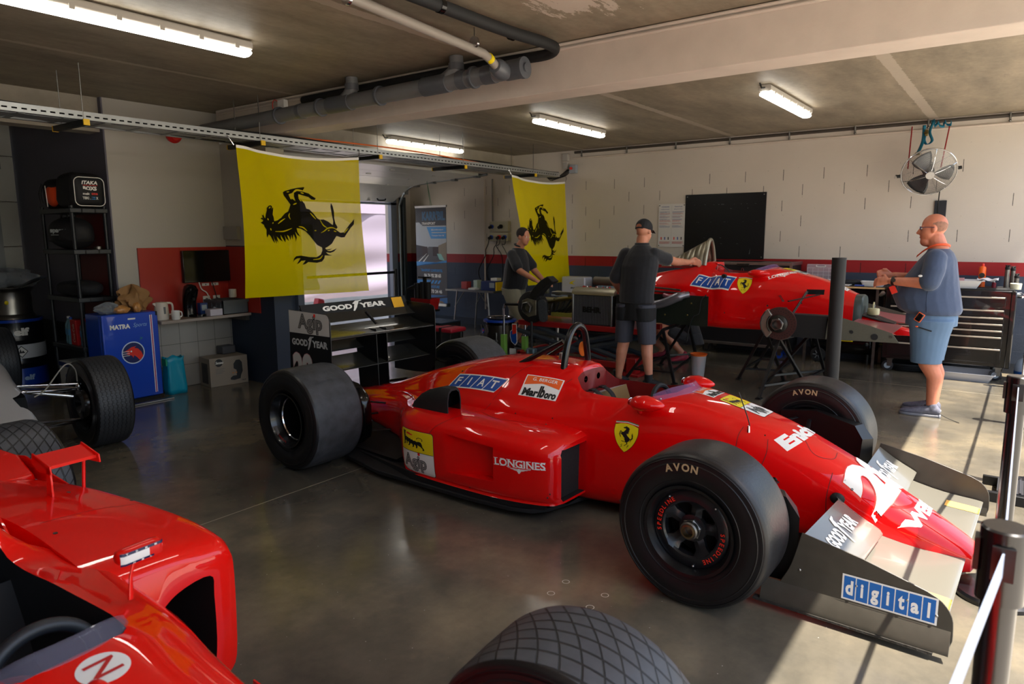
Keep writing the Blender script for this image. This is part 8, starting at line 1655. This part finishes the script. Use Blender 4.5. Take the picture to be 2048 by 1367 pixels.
t = thing('power_cable', 'black cable and plug behind the pale one below the television', 'cable', (4.2, 7.18, 1.1)); obj('cable', MB().tube(bez([(0, 0, .02), (.02, -.01, -.08), (.03, -.015, -.14), (.04, -.015, -.2)], 6), .005, 6), MATB, t); obj('plug', MB().cyl((.05, -.012, -.19), (.05, -.05, -.19), .022), MATB, t)
t = thing('kettle', 'cream electric kettle on the kitchen counter beside the fridge', 'kettle', (3.52, 6.98, .775)); obj('body', MB().lathe([(0, 0), (.065, 0), (.07, .03), (.062, .15), (.05, .175), (0, .18)], n=24), mat('cream_plastic', (206, 196, 184), .4), t); obj('handle', MB().tube(bez([(.05, -.01, .165), (.10, -.02, .15), (.10, -.02, .06), (.062, -.01, .04)], 5), .011, 8), bpy.data.materials['cream_plastic'], t); obj('spout', MB().loft([[V((-.05, .02, .12)), V((-.05, -.02, .12)), V((-.04, 0, .17))], [V((-.085, .005, .16)), V((-.085, -.005, .16)), V((-.08, 0, .172))]]), bpy.data.materials['cream_plastic'], t); obj('window', MB().bb(-.01, .01, -.068, -.062, .06, .13), GRY, t)
def mug(x, y, z, label, m): t = thing('mug', label, 'mug', (x, y, z)); obj('cup', MB().lathe([(0, 0), (.036, 0), (.04, .005), (.04, .09), (.036, .09), (.036, .01), (0, .01)], n=24), m, t); obj('handle', MB().tube(bez([(.038, 0, .075), (.062, 0, .07), (.062, 0, .03), (.038, 0, .02)], 4), .006, 6), m, t)
mug(3.60, 6.86, .775, 'white mug with a dark print at the front of the counter near the kettle', WHT); mug(4.36, 7.05, .935, 'plain white mug standing on the grey crate', WHT)
t = thing('coffee_machine', 'black curved coffee pod machine on the counter below the television', 'coffee machine', (3.84, 7.0, .775)); mb = MB(); rings = []
for z, y, w, d in ((.0, .02, .07, .05), (.08, .025, .07, .045), (.16, .02, .072, .05), (.22, .0, .075, .075), (.28, -.02, .072, .085), (.32, -.01, .055, .06), (.335, 0, .02, .03)): rings.append([V((w*cos(2*pi*i/20), y+d*sin(2*pi*i/20), z)) for i in range(20)])
obj('body', mb.loft(rings), GLOSS, t, smooth=60); obj('base', MB().lathe([(0, 0), (.085, 0), (.085, .025), (0, .03)], (0.03, -.07, 0), n=28), GLOSS, t); obj('spout', MB().cyl((0, -.07, .2), (0, -.07, .17), .015), MATB, t)
tag(obj('white_tray_box', MB().bb(3.96, 4.18, 6.84, 6.94, .775, .845), mat('lilac_white', (196, 190, 204), .45), bevel=.004), 'small white box at the front edge of the kitchen counter', 'box')
t = thing('tissue_pack', 'small blue and white carton behind the white box on the counter', 'carton', (3.98, 7.02, .775)); obj('carton', MB().bb(-.04, .04, -.03, .03, 0, .13), mat('pack_blue', (30, 60, 120), .5), t); obj('print', MB().bb(-.025, .03, -.032, -.03, .05, .11), LGRY, t)
crate(4.25, 7.0, .775, .30, .34, .15, 'grey plastic crate at the right end of the kitchen counter', mat('crate_grey', (80, 86, 92), .5)); softbag('folded_cloth', 'dark grey cloth lying in the crate on the counter', (4.2, 6.98, .88), (.11, .12, .03), mat('cloth_grey', (60, 62, 68), .9, bump=.4, bscale=20), 'cloth', 2.5, 2)
tag(obj('small_jar', MB().lathe([(0, 0), (.025, 0), (.025, .07), (.018, .08), (0, .08)], (4.1, 6.98, .775), n=16), LGRY), 'small white lidded jar behind the white box on the counter', 'jar')
t = thing('junction_box', 'white plastic trunking box on the corner wall beside the large flag', 'electrical box', (4.39, 7.05, 1.63)); obj('box', MB().bb(-.02, .025, -.14, .12, -.06, .08), mat('box_wall', (150, 146, 140), .5), t)
# bag and coffee machine box on the floor
t = thing('shopping_bag', 'turquoise shopping bag on the floor right of the blue fridge', 'bag', (3.60, 6.98, 0)); mb = MB(); rings = []
for z, w, d in ((0, .095, .07), (.05, .10, .075), (.2, .095, .07), (.34, .085, .055), (.38, .09, .06)): rings.append([V((w*max(-1, min(1, 1.25*cos(2*pi*i/28)))*(1+.03*sin(i*2.1+z*9)), d*max(-1, min(1, 1.25*sin(2*pi*i/28)))+.008*sin(9*z+i), z+.01*sin(i*1.3)*(z > .3))) for i in range(28)])
obj('bag', mb.loft(rings, cap=False), mat('turquoise_plastic', (8, 150, 180), .35, bump=.3, bscale=9), t, smooth=50, solid=.003); obj('green_side', MB().bb(-.10, -.08, -.04, .04, .3, .37), mat('teal_print', (20, 150, 110), .5), t)
t = thing('product_carton', 'grey brown carton with a picture of a black coffee machine on the floor', 'carton', (4.18, 7.0, 0), R(-7)); obj('carton', MB().bb(-.22, .20, -.12, .14, 0, .31), mat('carton_taupe', (140, 128, 114), .65), t, bevel=.003)
mach = [(.06, -.11), (.02, -.10), (.02, -.08), (.05, -.06), (.09, -.06), (.09, .0), (.06, .02), (.06, .07), (.09, .11), (.13, .11), (.155, .08), (.16, -.02), (.14, -.06), (.13, -.10)]
decal('carton_print', [(poly2d([(a-.02, b_+.0) for a, b_ in mach]), BDEC), (rect2d(.02, -.035, .04, -.02), mat('coffee_brown', (176, 120, 70), .5), .001), (rect2d(.055, -.035, .075, -.02), bpy.data.materials['coffee_brown'], .001), (circ2d(-.12, .10, .042), BDEC), (fitw(text2d('Senseo', 1, .02, .3), .085, .03, -.115, .102), WDEC, .001)]+[(rect2d(-.16, .03-.015*k, -.06-.02*(k % 2), .034-.015*k), GRY) for k in range(4)]+[(fitw(text2d('PHILIPS', 1, .02), .05, .012, .15, -.12), BDEC)], (0, -.121, .155), (1, 0, 0), (0, 0, 1), t, None, lift=.001)
decal('carton_print', [(rect2d(-.07, -.12, .08, .1), mat('photo_dark', (40, 34, 32), .5)), (circ2d(0, .04, .04), BDEC, .001)], (-.221, .01, .15), (0, -1, 0), (0, 0, 1), t, None, lift=.001)
tag(obj('power_strip_box', MB().bb(4.2, 4.36, 7.06, 7.19, .311, .40), mat('darker_box', (70, 70, 74), .6), bevel=.01), 'small dark grey case on top of the coffee machine carton', 'case')
# drum, rim, bag at the far left
t = thing('oil_drum', 'tall black lubricant drum with white and blue bands at the left edge', 'drum', (2.84, 8.9, 0)); r = .28
obj('shell', MB().lathe([(0, 0), (r, 0), (r, .005)]+[(r+.006*(abs(z-.25) < .01 or abs(z-.5) < .01), z) for z in (.05, .24, .25, .26, .49, .5, .51, .7)]+[(r+.004, .72), (r-.01, .72), (r-.02, .70), (0, .70)], n=48), mat('drum_black', (16, 18, 24), .3, coat=.3), t)
obj('blue_band', MB().lathe([(r+.008, .01), (r+.008, .20)], n=48), BLUP, t); obj('white_band', MB().lathe([(r+.008, .31), (r+.008, .46)], n=48), mat('band_white', (200, 202, 206), .45), t); obj('blue_rim', MB().lathe([(r+.006, .70), (r+.006, .73), (r-.01, .73)], n=48), BLUP, t)
def drumbend(x, y, l): a = x/r; return V(((r+.01+l)*sin(a-.55), -(r+.01+l)*cos(a-.55), y))
decal('drum_lettering', [(fitw(text2d('elf', 1, .06), .14, .085, .14, .60), WDEC), (fitw(text2d('elf', 1, .05), .10, .06, .17, .10), mat('pale_blue2', (170, 196, 226), .5)), (circ2d(-.12, .58, .035), REDD), (poly2d([(.06, .385), (.12, .45), (.18, .385), (.12, .32)]), BDEC), (poly2d([(.07, .385), (.12, .44), (.17, .385), (.12, .33)]), WDEC, .001), (poly2d([(.09, .37), (.15, .37), (.13, .40), (.12, .38), (.11, .42), (.10, .38)]), BDEC, .002)], (0, 0, 0), (1, 0, 0), (0, 0, 1), t, bend=drumbend, seg=.03)
t = thing('alloy_wheel', 'bare aluminium wheel rim standing on the lubricant drum', 'wheel', (2.84, 8.9, .732)); obj('rim', MB().lathe([(.20, 0), (.235, .0), (.225, .03), (.205, .05), (.20, .12), (.205, .2), (.20, .28), (.215, .31), (.235, .33), (.20, .335), (.18, .3), (.18, .03), (.20, 0)], n=44), mat('rim_alu', (150, 148, 142), .3, metal=1, var=.1), t); obj('sticker', MB().ell((-.09, -.185, .18), (.02, .012, .022), 10, 8), YELD, t)
crumple('plastic_bag', 'clear plastic sack lying on the aluminium rim at the left edge', (2.84, 8.9, 1.075), (.27, .22, .10), CP, 'bag', 12); tag(obj('metal_sheet', MB().box((3.0, 8.72, 1.12), (.3, .2, .006), m=Matrix.Rotation(R(-22), 3, 'Y')), DMET), 'thin dark metal sheet leaning out from under the plastic sack', 'sheet')
# ---------------------------------------------------------------- grooved tyre material
def groove_mat(name, base, kind):
    m, nt, b = nodes(name)
    tc = N(nt, 'ShaderNodeTexCoord'); sx = N(nt, 'ShaderNodeSeparateXYZ'); L(nt, tc.outputs['Object'], sx.inputs[0])
    an = mth(nt, 'ARCTAN2', sx.outputs[2], sx.outputs[1]); u = mth(nt, 'DIVIDE', an, 2*pi); x = sx.outputs[0]
    ax = mth(nt, 'ABSOLUTE', x)
    def lines(v, w):
        f = mth(nt, 'FRACT', v); d = mth(nt, 'MINIMUM', f, mth(nt, 'SUBTRACT', 1.0, f)); r = N(nt, 'ShaderNodeMapRange', i_1=w*.6, i_2=w, i_3=1.0, i_4=0.0); L(nt, d, r.inputs[0]); return r.outputs[0]
    if kind == 'wet':
        c1 = mth(nt, 'ADD', mth(nt, 'MULTIPLY', u, 36.0), mth(nt, 'MULTIPLY', mth(nt, 'POWER', mth(nt, 'ADD', x, .22), 1.6), 20.0))
        c2 = mth(nt, 'SUBTRACT', mth(nt, 'MULTIPLY', u, 4.0), mth(nt, 'MULTIPLY', x, 22.0)); c3 = mth(nt, 'MULTIPLY', ax, 15.0)
        g = mth(nt, 'MAXIMUM', lines(c1, .065), lines(c2, .085)); 
    else:
        wv = mth(nt, 'MULTIPLY', mth(nt, 'SINE', mth(nt, 'MULTIPLY', u, 2*pi*60)), .004)
        g = lines(mth(nt, 'MULTIPLY', mth(nt, 'ADD', x, wv), 33.0), .09)
        s1 = lines(mth(nt, 'MULTIPLY', u, 120.0), .09); s2 = mth(nt, 'GREATER_THAN', mth(nt, 'SINE', mth(nt, 'MULTIPLY', x, 2*pi*33)), .2); g = mth(nt, 'MAXIMUM', g, mth(nt, 'MULTIPLY', mth(nt, 'MULTIPLY', s1, s2), .5))
    nz = N(nt, 'ShaderNodeTexNoise', i_Scale=30.0, i_Detail=5.0); L(nt, tc.outputs['Object'], nz.inputs['Vector'])
    cc = mixc(nt, nz.outputs[0], srgb(base), srgb(tuple(int(q*1.35) for q in base)))
    L(nt, mixc(nt, g, cc, srgb((14, 15, 18))), b.inputs['Base Color']); b.inputs['Roughness'].default_value = .5
    h = mth(nt, 'SUBTRACT', mth(nt, 'MULTIPLY', nz.outputs[0], .04), g); bp = N(nt, 'ShaderNodeBump', i_Strength=.9, i_Distance=.006); L(nt, h, bp.inputs['Height']); L(nt, bp.outputs[0], b.inputs['Normal'])
    return m
WET = groove_mat('wet_tread', (52, 54, 58), 'wet'); RIB = groove_mat('ribbed_tread', (40, 42, 45), 'rib')
# ---------------------------------------------------------------- red car in the left foreground
RC = thing('racing_car', 'bright red racing car with a white mirror band, cut off by the lower left corner', 'racing car', (.655, .80, 0), R(4.4))
def hp(y, top, sh, wid, mid, bot, bw): # helper for half profile
    return (y, [(0, top), (sh*.55, top-.004), (sh, top-.03), (wid*.93, (top+mid)/2+.02), (wid, mid), (wid*.98, (mid+bot)/2), (bw, bot+.02), (bw*.6, bot), (0, bot)])
F1 = [hp(-1.02, .24, .03, .04, .21, .18, .03), hp(-.95, .29, .07, .09, .22, .16, .08), hp(-.6, .38, .10, .14, .30, .17, .12), hp(-.1, .50, .13, .18, .38, .18, .15), hp(.4, .585, .15, .22, .43, .14, .19), hp(.75, .63, .17, .27, .45, .10, .24), hp(.95, .655, .19, .31, .46, .07, .28), hp(1.25, .665, .20, .34, .47, .06, .31), hp(1.52, .68, .20, .36, .48, .06, .33),
 (1.60, [(0,.78),(.09,.775),(.15,.73),(.24,.62),(.36,.50),(.37,.3),(.34,.08),(.2,.06),(0,.06)]), (1.75, [(0,.90),(.08,.885),(.13,.80),(.20,.66),(.34,.53),(.38,.3),(.35,.08),(.2,.06),(0,.06)]), (2.1, [(0,.92),(.07,.90),(.11,.80),(.16,.66),(.30,.52),(.36,.3),(.33,.08),(.2,.06),(0,.06)]), (2.6, [(0,.80),(.06,.78),(.09,.68),(.13,.58),(.22,.46),(.28,.28),(.26,.10),(.15,.08),(0,.08)]), (3.1, [(0,.58),(.06,.57),(.09,.52),(.12,.45),(.16,.38),(.2,.26),(.18,.14),(.1,.12),(0,.12)]), (3.45, [(0,.40),(.05,.395),(.08,.38),(.10,.34),(.12,.3),(.14,.24),(.12,.17),(.08,.15),(0,.15)])]
fh = obj('bodywork', hullmesh(F1, .045, 4), RED2, RC, smooth=55, label='bright red nose, cockpit surround and engine cover')
ckm = MB(); rings = []
for y, w in ((.885, .06), (.89, .11), (.91, .13), (1.0, .14), (1.2, .135), (1.4, .13), (1.52, .125), (1.60, .11), (1.66, .08)): rings.append([V((-w, y, 1.1)), V((w, y, 1.1)), V((w, y, .5)), V((w*.95, y, .16)), V((-w*.95, y, .16)), V((-w, y, .5))])
ckm.loft(rings); cut(fh, [(ckm, mat('cockpit_dark', (24, 24, 26), .6))], ang=40)
def fpod(s):
    st = []
    for y, xo, zt, zb, xi in ((1.27, .665, .545, .09, .25), (1.285, .70, .565, .075, .25), (1.34, .72, .585, .065, .25), (1.5, .715, .615, .06, .25), (1.75, .675, .645, .06, .25), (2.05, .62, .665, .06, .22), (2.35, .54, .66, .06, .2), (2.6, .46, .62, .06, .15), (2.85, .36, .55, .07, .1), (3.1, .27, .47, .09, .05)):
        st.append((y, [(xi, zt+.03), ((xi+xo)/2, zt+.018), (xo-.12, zt), (xo-.05, zt-.012), (xo-.012, zt-.045), (xo, zt-.09), (xo, (zt+zb)/2), (xo-.01, zb+.06), (xo-.04, zb+.01), (xo-.08, zb), (xi, zb)]))
    mb = MB(); mb.loft([[V((s*a, y, z)) for a, z in cr2(row, 3)] for y, row in dense(st, .045)])
    o = obj('side_pod', mb, RED2, RC, smooth=60)
    inl = MB().loft([[V((s*a*k+s*ox, y, z)) for a, z in cr2([(.60, .475), (.48, .465), (.40, .40), (.345, .28), (.36, .15), (.45, .115), (.57, .115), (.605, .2), (.61, .4)], 4, True)] for y, k, ox in ((1.1, 1.03, -.01), (1.27, 1.0, 0), (1.33, .965, .02), (1.75, .93, .03))])
    cut(o, [(inl, mat('inlet_black', (10, 10, 11), .7))], ang=45)
    return o
fp = [fpod(1), fpod(-1)]; BF = merged_bvh([fh]+fp)
# raised blade along the cockpit shoulder, fins and winglets on the pods
for s in (1, -1):
    obj('shoulder_fin', MB().loft([[V((s*(x), y, z0)), V((s*(x+.008), y, z0)), V((s*(x+.006), y, z1)), V((s*(x-.0), y, z1))] for x, y, z0, z1 in ((.17, 1.62, .60, .70), (.20, 1.8, .60, .76), (.23, 2.0, .58, .73), (.30, 2.15, .56, .60))]), RED2, RC)
    wl = obj('winglet', MB().loft([[V((s*x, y, z)) for y, z in ((1.93, .775), (1.935, .785), (2.03, .812), (2.032, .805), (1.94, .775))] for x in (.43, .60)]), RED2, RC, smooth=30)
    for x in (.43, .60): obj('winglet_plate', MB().prism([(1.91, .76), (1.915, .79), (2.04, .82), (2.05, .78), (2.0, .755)], (s*x, 0, 0), (0, 1, 0), (0, 0, 1), (s*.006, 0, 0)), RED2, wl, bevel=.002)
    obj('winglet_strut', MB().prism([(1.915, .64), (1.915, .785), (1.94, .785), (1.96, .64)], (s*.43, 0, 0), (0, 1, 0), (0, 0, 1), (s*.006, 0, 0)), RED2, wl); obj('winglet_strut', MB().cyl((s*.575, 2.0, .62), (s*.59, 2.0, .785), .006), RED2, wl)
    obj('wheel_fairing', MB().loft([[V((s*x, y, z)) for x, z in ((a, .50), (b_, .50), (b_-.02, zt), (a+.04, zt))] for y, a, b_, zt in ((2.30, .22, .56, .66), (2.45, .22, .57, .715), (2.62, .2, .55, .73), (2.78, .22, .48, .70))]), RED2, RC, smooth=30, bevel=.01)
    obj('end_fin', MB().prism([(2.0, .64), (2.45, .62), (2.5, .70), (2.42, .71), (2.2, .67)], (s*.56, 0, 0), (0, 1, 0), (0, 0, 1), (s*.006, 0, 0)), RED2, RC)
    # mirrors
    mr = MB(); c = V((s*.255, 1.06, .757)); rings = []; ms = .58
    for a, w, h in ((-.105, .018, .022), (-.095, .034, .036), (-.06, .042, .040), (.06, .042, .040), (.095, .034, .036), (.105, .018, .022)): rings.append([c+V((s*a*ms, w*.85*ms*cos(q), h*ms*sin(q)*.9)) for q in [2*pi*i/20 for i in range(20)]])
    m_ = obj('mirror_pod', mr.loft(rings), RED2, RC, smooth=50)
    def mbend(x, y, l, c=c, s=s): return c+V((x*.58, (-.036-.010*cos(y*30)+(.012 if abs(x) > .09 else 0))*.58-l, y*.58))
    decal('mirror_band', [(rect2d(-.10, -.032, .03, .028), WDEC), (rect2d(.03, -.032, .10, .028), mat('tommy_red', (220, 30, 24), .4)), (rect2d(-.102, .016, .102, .029), mat('band_navy', (20, 26, 70), .4), .001), (rect2d(-.102, -.032, .05, -.022), bpy.data.materials['band_navy'], .001)]+[(fitw(text2d(ch, 1, .03), .010, .009, -.075+.045*k, .0225), WDEC, .002) for k, ch in enumerate('TOMM')]+[(fitw(text2d(ch, 1, .03), .010, .008, -.045+.04*k, -.027), WDEC, .002) for k, ch in enumerate('HIL')], (0, 0, 0), (1, 0, 0), (0, 0, 1), m_, bend=mbend, seg=.02)
    obj('mirror_stalk', MB().tube([c+V((-s*.01, .0, -.015)), c+V((-s*.03, -.01, -.06)), c+V((-s*.035, -.01, -.12))], [.007, .007, .012], 10, flat=.6), RED2, m_)
# cockpit contents
obj('steering_wheel', MB().tube(bez([(.115*cos(a)-.02, 1.0+.03*sin(a), .585+.09*sin(a)) for a in [2*pi*i/20 for i in range(21)]], 2), .018, 10), mat('wheel_grip', (30, 34, 40), .45), RC)
obj('seat', MB().loft([[V((x, y, z)) for x, z in ((-.17, z0), (.17, z0), (.17, z0+.03), (-.17, z0+.03))] for y, z0 in ((1.25, .25), (1.42, .35), (1.52, .58))]), MATB, RC, bevel=.01)
obj('headrest_pad', MB().loft([[V((-x, y, z)) for x, z in ((.06, .60), (.14, .60), (.14, .70), (.08, .70))] for y in (1.3, 1.45, 1.6)]), mat('pad_black', (20, 20, 22), .6, bump=.3, bscale=120), RC, bevel=.012)
obj('seat_cushion', MB().ell((-.06, 1.12, .42), (.12, .12, .10), 18, 10), mat('red_cloth', (150, 12, 14), .8, bump=.4, bscale=30), RC)
def fscr(u, v):
    a = (u-.5)*2; x = .15*a; y = .868+.05*abs(a)**2.5; h = BF.ray_cast(V((x*1.02, y-.03, 1.2)), V((0, 0, -1))); z = max(h[0].z if h[0] else .64, .60); return V((x, y+.045*v, z-.004+.045*v*(1-.5*abs(a)**3)))
WSG = bpy.data.materials.new('smoked_screen'); WSG.use_nodes = True; q = WSG.node_tree.nodes['Principled BSDF']; q.inputs['Base Color'].default_value = srgb((110, 110, 130)); q.inputs['Alpha'].default_value = .35; q.inputs['Roughness'].default_value = .04
obj('windscreen', MB().surf(fscr, 24, 4), WSG, RC, smooth=180, solid=.003)
decal('round_decal', [(circ2d(0, 0, .055, 36), WDEC), (fitw(mv(text2d('N', 1, .01), 0, 0, 1, pi/2), .066, .056), mat('letter_red', (190, 20, 20), .5), .001)], (.015, .80, .63), (1, 0, 0), (0, 1, .1), RC, BF, lift=.002, seg=.015, depth=.3)
obj('camera_pod', MB().ell((-.05, .69, .655), (.022, .04, .028), 16, 10), RED2, RC)
for p in ((.30, 1.62), (.5, 1.95), (.62, 1.75)):
    h = BF.ray_cast(V((p[0], p[1], 1.2)), V((0, 0, -1)))
    if h[0]: obj('fastener', MB().lathe([(.007, -.001), (.007, .0015), (.003, .0005), (0, .0005)], h[0], h[1], 12), DMET, RC)
jl_ = []
for k in range(30):
    h = BF.ray_cast(V((.30+.42*k/29, 1.72-.02*k/29, 1.2)), V((0, 0, -1)))
    if h[0]: jl_.append(h[0]+h[1]*.001)
mb = MB(); mb.add([p+V((0, d, 0)) for p in jl_ for d in (-.0012, .0012)], [(2*i, 2*i+1, 2*i+3, 2*i+2) for i in range(len(jl_)-1)]); obj('panel_joint', mb, GRV, RC, smooth=0)
obj('floor_pan', MB().prism([(.3, 1.3), (.72, 1.4), (.72, 2.6), (.4, 3.1), (-.4, 3.1), (-.72, 2.6), (-.72, 1.4), (-.3, 1.3)], (0, 0, .03), (1, 0, 0), (0, 1, 0), (0, 0, .03)), MATB, RC)
for s in (1, -1):
    obj('barge_board', MB().loft([[V((s*x, y, z)) for x, z in ((a, .06), (a+.006, .06), (a+.006, zt), (a, zt))] for y, a, zt in ((.62, .46, .12), (.85, .54, .2), (1.08, .60, .16))]), RED2, RC)
    for a, b_ in (((.16, -.05, .42), (.62, .0, .40)), ((.2, .38, .40), (.62, .02, .40)), ((.12, -.1, .22), (.62, -.02, .19)), ((.2, .45, .2), (.62, .02, .19)), ((.2, .15, .45), (.62, .05, .25)), ((.1, 2.9, .35), (.6, 3.15, .4)), ((.15, 3.35, .3), (.6, 3.2, .4)), ((.1, 2.9, .18), (.6, 3.15, .2))): obj('suspension_arm', MB().tube([(s*a[0], a[1], a[2]), (s*b_[0], b_[1], b_[2])], .013, 8, flat=.45, ref=(0, 1, 0)), ARM, RC)
    for nm, x, y, R0, W_ in (('front_wheel', s*.655, -.06, .33, .31), ('rear_wheel', s*.76, 3.16, .34, .38)):
        w_ = obj(nm, MB().lathe([(.175, -W_*.46), (.185, -W_*.49), (.165, -W_*.42), (.155, 0), (.165, W_*.42), (.185, W_*.49), (.175, W_*.46)], (0, 0, 0), (1, 0, 0), 44).lathe([(.155, 0), (.05, .03*s), (.0, .04*s)], (0, 0, 0), (1, 0, 0), 44), RIMB, RC, smooth=40, loc=(x, y, R0)); tyre(w_, 'tyre', R0, W_, .18, [RUBW, WET], 96)
obj('front_wing', MB().loft([[V((x, y, z)) for y, z in foil(-.95, .10, -.6, .15, .015, .02)] for x in (-.75, .75)]), RED2, RC, smooth=50)
# ---------------------------------------------------------------- white vintage car at the left edge
WC = thing('vintage_racing_car', 'white vintage racing car with chrome suspension and ribbed tyres at the left edge', 'racing car', (1.62, 5.75, 0), R(-4))
WP = mat('white_car_paint', (198, 196, 196), .3, coat=.6)
sec = []
for y, w, zt, zb in ((-1.2, .06, .34, .2), (-1.0, .10, .37, .16), (-.6, .18, .43, .12), (-.25, .23, .49, .10), (.05, .27, .55, .10), (.4, .30, .60, .10), (.9, .36, .66, .10), (1.6, .38, .70, .10), (2.3, .34, .66, .12), (3.0, .22, .5, .2)):
    sec.append((y, [(0, zt), (w*.5, zt-.006), (w*.8, zt-.04), (w*.96, zt-.12), (w, (zt+zb)/2), (w*.95, zb+.06), (w*.7, zb), (0, zb)]))
wb = obj('bodywork', hullmesh(sec, .06, 3), WP, WC, smooth=50)
cut(wb, [(MB().loft([[V((x, y, z)) for y, z in ((-.42, .26), (-.42, .40), (-.30, .50), (.0, .50), (.10, .44), (.14, .26))] for x in (.12, .5)]), MATB), (MB().loft([[V((-x, y, z)) for y, z in ((-.42, .26), (-.42, .40), (-.30, .50), (.0, .50), (.10, .44), (.14, .26))] for x in (.12, .5)]), MATB), (MB().bb(-.2, .2, .9, 1.6, .4, .9), MATB)], ang=40)
RIM2 = mat('dark_casting', (30, 31, 34), .45, metal=.5)
for s in (1, -1):
    for nm, x, y, R0, W_ in (('front_wheel', s*.72, .0, .345, .27), ('rear_wheel', s*.76, 2.75, .36, .33)):
        if nm == 'rear_wheel' and s > 0: x, y = .60, 2.45
        w_ = obj(nm, MB().lathe([(.19, -W_*.46), (.2, -W_*.49), (.18, -W_*.4), (.175, .02), (.18, W_*.42), (.2, W_*.49), (.19, W_*.46)], (0, 0, 0), (1, 0, 0), 44).lathe([(.175, .02*s), (.13, .03*s), (.06, .02*s), (.0, .02*s)], (0, 0, 0), (1, 0, 0), 44), RIM2, WC, smooth=40, loc=(x, y, R0)); tyre(w_, 'tyre', R0, W_, .195, [RUBW, RIB], 96)
        obj('brake_housing', MB().lathe([(.03, -.02), (.07, -.05), (.11, -.04), (.13, .0), (.13, .06), (0, .07)], (-s*.10, 0, 0), (s, 0, 0), 28), mat('black_enamel', (14, 14, 16), .22, coat=.3), w_)
    for a, b_, r in (((.24, -.02, .50), (.60, .03, .45), .011), ((.26, .25, .50), (.60, .05, .46), .011), ((.22, .1, .53), (.60, .0, .50), .008), ((.22, -.1, .22), (.60, .0, .22), .012), ((.26, .3, .2), (.60, .02, .22), .012), ((.25, .12, .48), (.56, .06, .40), .016)):
        obj('suspension_rod', MB().tube([(s*a[0], a[1], a[2]), (s*b_[0], b_[1], b_[2])], r, 10), CHR, WC)
    obj('rod_end', MB().ell((s*.585, .0, .485), .022, 12, 8), CHR, WC); obj('rod_end', MB().ell((s*.60, .03, .45), .026, 12, 8), CHR, WC)
    obj('brake_hose', MB().tube(bez([(s*.28, -.05, .46), (s*.36, -.03, .50), (s*.50, -.02, .66), (s*.57, .0, .62), (s*.58, .0, .52)], 6), .005, 6), mat('hose_grey', (150, 146, 138), .4), WC)
# ---------------------------------------------------------------- belt barrier in front and tall post
PK = mat('post_black', (13, 13, 15), .25, coat=.3); BLT = mat('belt_grey_blue', (120, 130, 150), .6)
def stanchion(x, y, label, H=1.0, belt=None):
    t = thing('barrier_post', label, 'barrier', (x, y, 0), 0, None); obj('post', MB().cyl((0, 0, .02), (0, 0, H-.10), .033, n=24), PK, t); obj('base', MB().lathe([(0, 0), (.165, 0), (.165, .018), (.155, .028), (.05, .034), (.036, .06), (0, .06)], n=44), PK, t)
    hd = obj('belt_head', MB().lathe([(.033, H-.16), (.044, H-.16), (.045, H-.004), (.041, H), (0, H)], n=28), PK, t); obj('head_clip', MB().bb(-.052, -.042, -.02, .02, H-.10, H-.03).bb(.042, .052, -.02, .02, H-.10, H-.03).bb(-.02, .02, .042, .052, H-.10, H-.03), BLK, hd)
    if belt: obj('belt', MB().loft([[V((x0, y0-.002, H-.09)), V((x0, y0+.002, H-.09)), V((x0, y0+.002, H-.04)), V((x0, y0-.002, H-.04))] for x0, y0 in ((.045, 0), (belt[0]-x-.045, belt[1]-y))]), BLT, t)
    return t
P1, P2, P3, P4, P5 = (1.70, -.02), (3.60, -.03), (5.33, -.18), (7.10, -.20), (8.80, -.21)
stanchion(.2, .11, 'black belt barrier post beside the photographer, its belt running to the nearest post', belt=P1)
stanchion(*P1, 'nearest black belt barrier post with a round top at the lower right corner', belt=P2); stanchion(*P2, 'second black belt barrier post, its round base in front of the nose of the car', belt=P3)
stanchion(*P3, 'third black belt barrier post, outside the right edge, casting a shadow strip', belt=P4); stanchion(*P4, 'fourth black belt barrier post, outside the right edge', belt=P5); stanchion(*P5, 'last black belt barrier post near the cabinet, outside the right edge')
t = thing('tall_post', 'tall black steel post standing behind the far front wheel', 'post', (5.6, 1.10, 0)); obj('post', MB().cyl((0, 0, .02), (0.0, -.0, 1.425), .050, .050, 24), MATB, t); obj('base', MB().lathe([(0, 0), (.2, 0), (.2, .015), (.06, .03), (0, .03)], n=36), PK, t)
t = thing('wheel_dolly', 'black ribbed metal skate on the floor beyond the far front wing end plate', 'dolly', (5.08, -.03, 0)); obj('plate', MB().bb(-.13, .16, -.16, .04, .05, .065), mat('skate_grey', (66, 66, 70), .4, metal=.5), t)
for k in range(8): obj('rib', MB().bb(-.13, .16, -.155+.025*k, -.145+.025*k, .065, .072), bpy.data.materials['skate_grey'], t)
obj('frame', MB().bb(-.17, -.13, -.22, .12, .0, .06).bb(.16, .19, -.22, .12, 0, .06), BLK, t, bevel=.004)
# chalk rings and specks on the floor
CHP = ((2.585, 1.593, .018), (2.456, 1.592, .018), (2.583, 1.386, .018), (2.455, 1.389, .019))
CHK = mat('chalk_white', (196, 190, 176), .9)
for k, (x, y, r_) in enumerate(CHP):
    v_, f_ = ring2d(0, 0, r_*.82, r_, 24); q = MB(); q.v = [(a, b_, 0) for a, b_ in v_]; q.f = list(f_); q.mi = [0]*len(f_); tag(obj('chalk_ring', q, CHK, None, loc=(x, y, .0012), smooth=0), ('chalk ring on the floor, the %s of the four' % ('farthest', 'leftmost', 'rightmost', 'nearest')[k]), 'floor mark')
